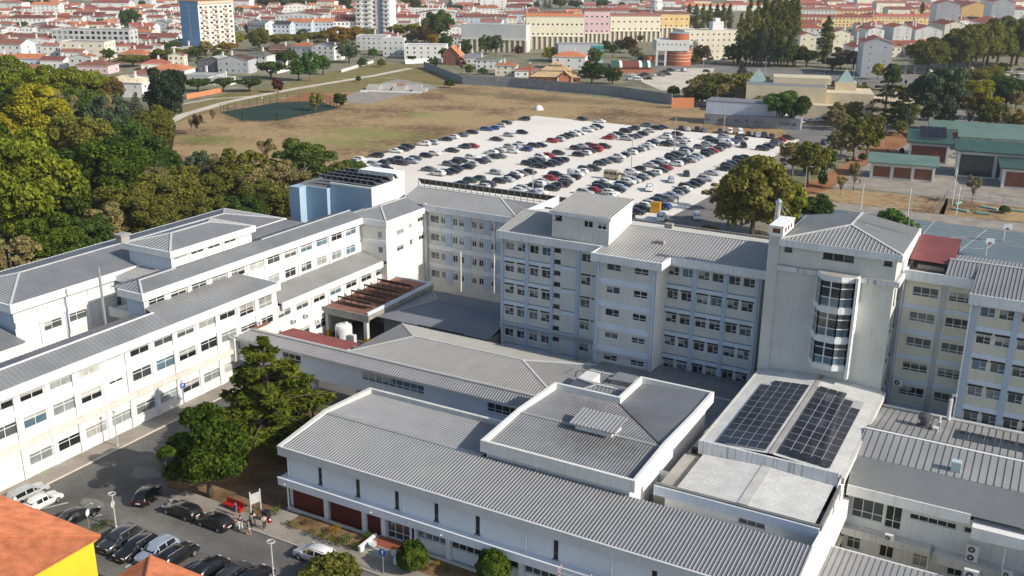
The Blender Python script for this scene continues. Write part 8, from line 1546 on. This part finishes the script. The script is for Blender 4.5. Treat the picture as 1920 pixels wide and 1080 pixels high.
wall_run('boundary_wall', 'low orange wall by the villa left of the field', [(350, 186), (415, 173)], 2.0, WALL['orange'])
wall_run('boundary_wall', 'white garden wall below the hillside houses', [(760, 120), (800, 118), (838, 118)], 2.6, WALL['white'])
wall_run('boundary_wall', 'pale garden wall by the dark hedge', [(520, 138), (545, 132)], 2.4, WALL['white'])
wall_run('boundary_wall', 'white wall of the lane left of the skate park', [(640, 136), (700, 118)], 1.6, WALL['greywhite'])
# fence of the green court
r = thing('court_fence', 'tall dark wire fence around the green sports court', 'fence', at(414, 212)); mb = MB(); P = [at(x, y) - r.location for x, y in ((414, 212), (455, 228), (520, 228), (632, 204), (600, 190), (520, 192), (414, 212))]
for a, c in zip(P, P[1:]):
    n_ = max(2, int((c - a).length / 4))
    for i in range(n_ + 1): q = a + (c - a) * i / n_; mb.bar(q, q + Vector((0, 0, 3.4)), .12)
    for z in (.1, 1.2, 2.3, 3.4): mb.bar(a + Vector((0, 0, z)), c + Vector((0, 0, z)), .06)
mb.build('wire', mat('dark_green_metal', (.03, .06, .05), .7), r)
# skate park
r = thing('skate_ramps', 'cluster of grey concrete skate ramps at the foot of the slope', 'skate park', at(735, 172), YAW - R(10))
mb = MB()
for x, y, a, h_ in ((-10, 2, 3, 2.2), (-4, 5, 3, 2.6), (2, 2, 3, 1.8), (7, 6, 4, 2.2), (12, 0, 3, 1.6)): mb.poly([(x - a, y, .1), (x + a, y, .1), (x + a, y + 4, h_), (x - a, y + 4, h_)]).poly([(x + a, y, .1), (x + a, y + 4, .1), (x + a, y + 4, h_)]).poly([(x - a, y + 4, .1), (x - a, y, .1), (x - a, y + 4, h_)]).box(x - a, x + a, y + 4, y + 6, .1, h_)
mb.build('ramp', M['concrete'], r); MB().box(-14, 14, -3, -1.4, .1, .5).box(-13, -10, -6, -5, .1, .6).build('ledge', WALL['white'], r); MB().box(-6, 10, 12, 12.3, 0, 2).build('coloured_wall', WALL['orange'], r)
# tent
p = thing('dome_tent', 'small white and grey dome tent pitched on the dry slope', 'tent', at(1010, 206)); MB().lathe([(1.9, 0), (1.7, .8), (1.1, 1.6), (0, 2.0)], n=10).build('canopy', WALL['white'], p, smooth=True); MB().poly([(.5, -1.7, .1), (1.9, -.6, .1), (1.2, -.8, 1.2)]).build('door', WALL['grey'], p)
# graffiti building
r = thing('graffiti_building', 'white box building with grey graffiti covered plinth wall beside the car park', 'building', at(1320, 233), YAW - R(21))
MB().box(0, 24, 2, 12, 0, 8.2).build('wall', [mat('graffiti_white', (.55, .60, .66), .85, .06, .2, streak=.2)], r); MB().box(24, 28, 2.2, 11, 0, 7.6).build('white_corner', WALL['white'], r); MB().box(-.1, 28.1, 1.9, 12.1, 8.2, 8.5).build('roof', RED['grey'], r)
MB().box(0, 34, 0, 2, 0, 4).box(28, 34, 2, 8, 0, 4).build('plinth', GR, r); mb = MB(); gg = random.Random(8)
for xa in (1, 5.2, 6, 8, 11, 12.2, 15, 18, 19, 20.5, 27, 28, 29, 30, 31.5):
    for i in range(4): q = Vector((xa + i * .3, -.03, 1.4)); mb.bar(q + Vector((0, 0, gg.uniform(0, .5))), q + Vector((gg.uniform(-.5, .5), 0, .6 + gg.uniform(0, .8))), .12, .03)
mb.build('graffiti', mat('black_spray', (.03, .03, .035), .8), r)
for x in (25.0, 26.2, 27.2): MB().box(x, x + .5, 2.1, 2.19, 3.6, 6).build('window', M['g3'], r)
# beige auditorium
r = thing('beige_auditorium', 'large beige hall with two green glass pyramid skylights', 'hall', at(1485, 222), YAW - R(14)); BE = mat('beige_render', (.60, .52, .36), .85, .08, .3, streak=.3, streakcol=(.36, .31, .22))
MB().box(-18, 12, 8, 30, 0, 11).box(12, 30, 14, 34, 0, 8.5).box(-8, 14, 18, 30, 11, 13.4).box(16, 24, 24, 32, 8.5, 11.5).box(30, 46, 10, 30, 0, 6).box(4, 18, 2, 8, 0, 5).build('wall', BE, r)
MB().box(-17.7, 11.7, 8.3, 17.9, 11.0, 11.06).box(-17.7, -8.1, 17.9, 29.7, 11, 11.06).build('roof', RED['grey'], r)
GP = mat('green_glass', (.28, .38, .36), .25)
for (x, y, z) in ((-14, 24, 11), (20, 28, 11.5)): mb = MB(); s = 3.4; [mb.poly([(x + a * s, y + b_ * s, z), (x + c * s, y + d * s, z), (x, y, z + 5)]) for a, b_, c, d in ((-1, -1, 1, -1), (1, -1, 1, 1), (1, 1, -1, 1), (-1, 1, -1, -1))]; mb.build('pyramid_skylight', GP, r)
for i in range(6): link('window', house_window(.9, .8), r, (12.002, 10 + i * 3, 8.6), math.pi / 2)
MB().box(34, 35, 20, 21, 6, 9).box(38, 39, 20, 21, 6, 9).build('roof_pillar', BE, r)
# green roofed school
GRN = mat('green_sheet_roof', (.125, .20, .168), .6, .10, .3); GRD = mat('dark_green_sheet_roof', (.038, .088, .073), .6, .12, .3); BRK = mat('school_brick', (.22, .085, .06), .85, .1, .6); GRP = mat('pale_green_sheet', (.20, .38, .30), .6, .1, .3)
def school(name, label, px, py, w_, d_, h_, roofm, lip=.8, back=1.2, bays=3, fr='brick', vr=-21, over=1.2, extra=None):
    r = thing(name, label, 'school building', at(px, py), YAW + R(vr)); MB().box(0, w_, 0, d_, 0, h_ - .3, 0, 'b').build('wall', WALL['white'], r)
    MB().box(-over, w_ + over, -over, d_ + over, h_ - .3, h_, 0, 't').poly([(-over, -over, h_), (w_ + over, -over, h_), (w_ + over, d_ + over, h_ + back), (-over, d_ + over, h_ + back)]).poly([(w_ + over, -over, h_), (w_ + over, d_ + over, h_), (w_ + over, d_ + over, h_ + back)]).poly([(-over, d_ + over, h_), (-over, -over, h_), (-over, d_ + over, h_ + back)]).build('roof', roofm, r)
    for i in range(bays):
        xa, xb = w_ * i / bays + .5, w_ * (i + 1) / bays - .5; MB().box(xa, xb, -.06, -.002, .5, h_ - 1.2).build('brick_panel', BRK if fr == 'brick' else M['g1'], r)
    for i in range(bays + 1): MB().box(w_ * i / bays - .3, w_ * i / bays + .3, -.35, -.07, 0, h_ - .3).build('pillar', WALL['white'], r)
    for i in range(3): link('window', house_window(1.6, 1.2), r, (w_ + .003, d_ * (i + .5) / 3, h_ * .45), math.pi / 2)
    return r
school('school_wing', 'low school wing with pale green roof and three brick panels', 1632, 333, 16, 7, 4.6, GRN)
r = school('school_wing', 'raised school hall with dark green roof carrying solar racks', 1703, 303, 10.5, 16, 6.2, GRD, bays=1); fr_ = MB()
for i in range(4):
    for j in range(5): MB().obox((3.2 + i * 1.9, 3.5 + j * 2.4, 7.6 + j * .2), (.85, 0, 0), (0, .5, .55), (0, .02, -.02)).build('solar_panel', M['pv'], r); fr_.bar((2.3 + i * 1.9, 4 + j * 2.4, 6.6 + j * .2), (2.3 + i * 1.9, 4 + j * 2.4, 8.1 + j * .2), .1)
fr_.build('solar_rack', M['steel'], r)
school('school_wing', 'long rear school wing with pale green roof behind the solar hall', 1745, 262, 62, 9, 4.2, GRN, bays=6)
school('school_wing', 'covered school corridor with pale green roof and white lamps', 1800, 282, 60, 9, 4.6, GRN, bays=8, fr='glass')
school('school_wing', 'glazed two storey school block with dark green roof band', 1792, 331, 19, 11, 7.6, GRD, bays=2, fr='glass', extra=1)
school('school_wing', 'dark green roofed school block at the right edge', 1878, 352, 22, 16, 5.6, GRD, bays=2)
for i, (x, y) in enumerate(((1555, 402), (1595, 404))): pass
def goal(px, py, label):
    p = thing('football_goal', label, 'goal', at(px, py, .1), YAW - R(20)); MB().tube([(-1.5, 0, 0), (-1.5, 0, 2), (1.5, 0, 2), (1.5, 0, 0)], .06, 6).build('goal_frame', M['plastic'], p); MB().tube([(-1.5, 1, 0), (-1.5, 0, 2)], .03, 5).tube([(1.5, 1, 0), (1.5, 0, 2)], .03, 5).build('stay', M['plastic'], p)
goal(1668, 404, 'white goal frame at the back of the blue court'); goal(1790, 380, 'metal frame goal on the school yard')
for px, py, l in ((1881, 452, 'white basketball hoop with board on the blue court'), (1848, 480, 'second basketball hoop seen from behind on the blue court')):
    p = thing('basketball_hoop', l, 'basketball hoop', at(px, py, .1), YAW); MB().tube([(0, 0, 0), (0, 0, 2.6), (0, -.8, 3.2)], .09, 8).build('post', M['plastic'], p); MB().box(-.9, .9, -.95, -.88, 2.8, 4.0).build('backboard', mat('blue_white_board', (.45, .52, .6), .4), p); MB().tube([(0, -.95, 3.05), (0, -1.4, 3.05)], .22, 10).build('rim', RED['red'], p)
r = thing('yard_fence', 'low wire fence between the school yard and the garden plot', 'fence', at(1765, 365)); mb = MB(); P = [at(x, y) - r.location for x, y in ((1752, 400), (1776, 368), (1990, 396))]
for a, c in zip(P, P[1:]):
    n_ = int((c - a).length / 3)
    for i in range(n_ + 1): q = a + (c - a) * i / n_; mb.bar(q, q + Vector((0, 0, 2.0)), .09)
    for z in (.3, 1.1, 2.0): mb.bar(a + Vector((0, 0, z)), c + Vector((0, 0, z)), .05)
mb.build('wire', M['steel'], r)
for i, (x0, y0, x1, y1) in enumerate(((1785, 392, 1815, 398), (1790, 384, 1800, 380), (1838, 388, 1870, 394), (1830, 400, 1856, 403), (1880, 393, 1920, 398))):
    p = thing('planting_trough', f'pale green edged garden trough, {ordn(i)} from the left in the school garden', 'planter', at(x0, y0, .1), 0, 'garden troughs'); q = at(x1, y1, .1) - at(x0, y0, .1); MB().bar((0, 0, .2), q + Vector((0, 0, .2)), .9, .35).build('trough', GRP, p)

# ================================================================== AIR
def make_haze(dens):
    me = MB().box(-3040, 2540, -540, 4540, -4.5, 64).mesh('haze', []); o = link('haze', me); m = bpy.data.materials.new('haze_air'); m.use_nodes = True; n = m.node_tree.nodes; n.clear()
    out = n.new("ShaderNodeOutputMaterial"); v = n.new("ShaderNodeVolumePrincipled"); v.inputs["Color"].default_value = (.86, .92, 1.0, 1); v.inputs["Density"].default_value = dens; v.inputs["Anisotropy"].default_value = .2
    m.node_tree.links.new(v.outputs[0], out.inputs["Volume"]); me.materials.append(m); tag(o, kind='stuff')
make_haze(.00009)
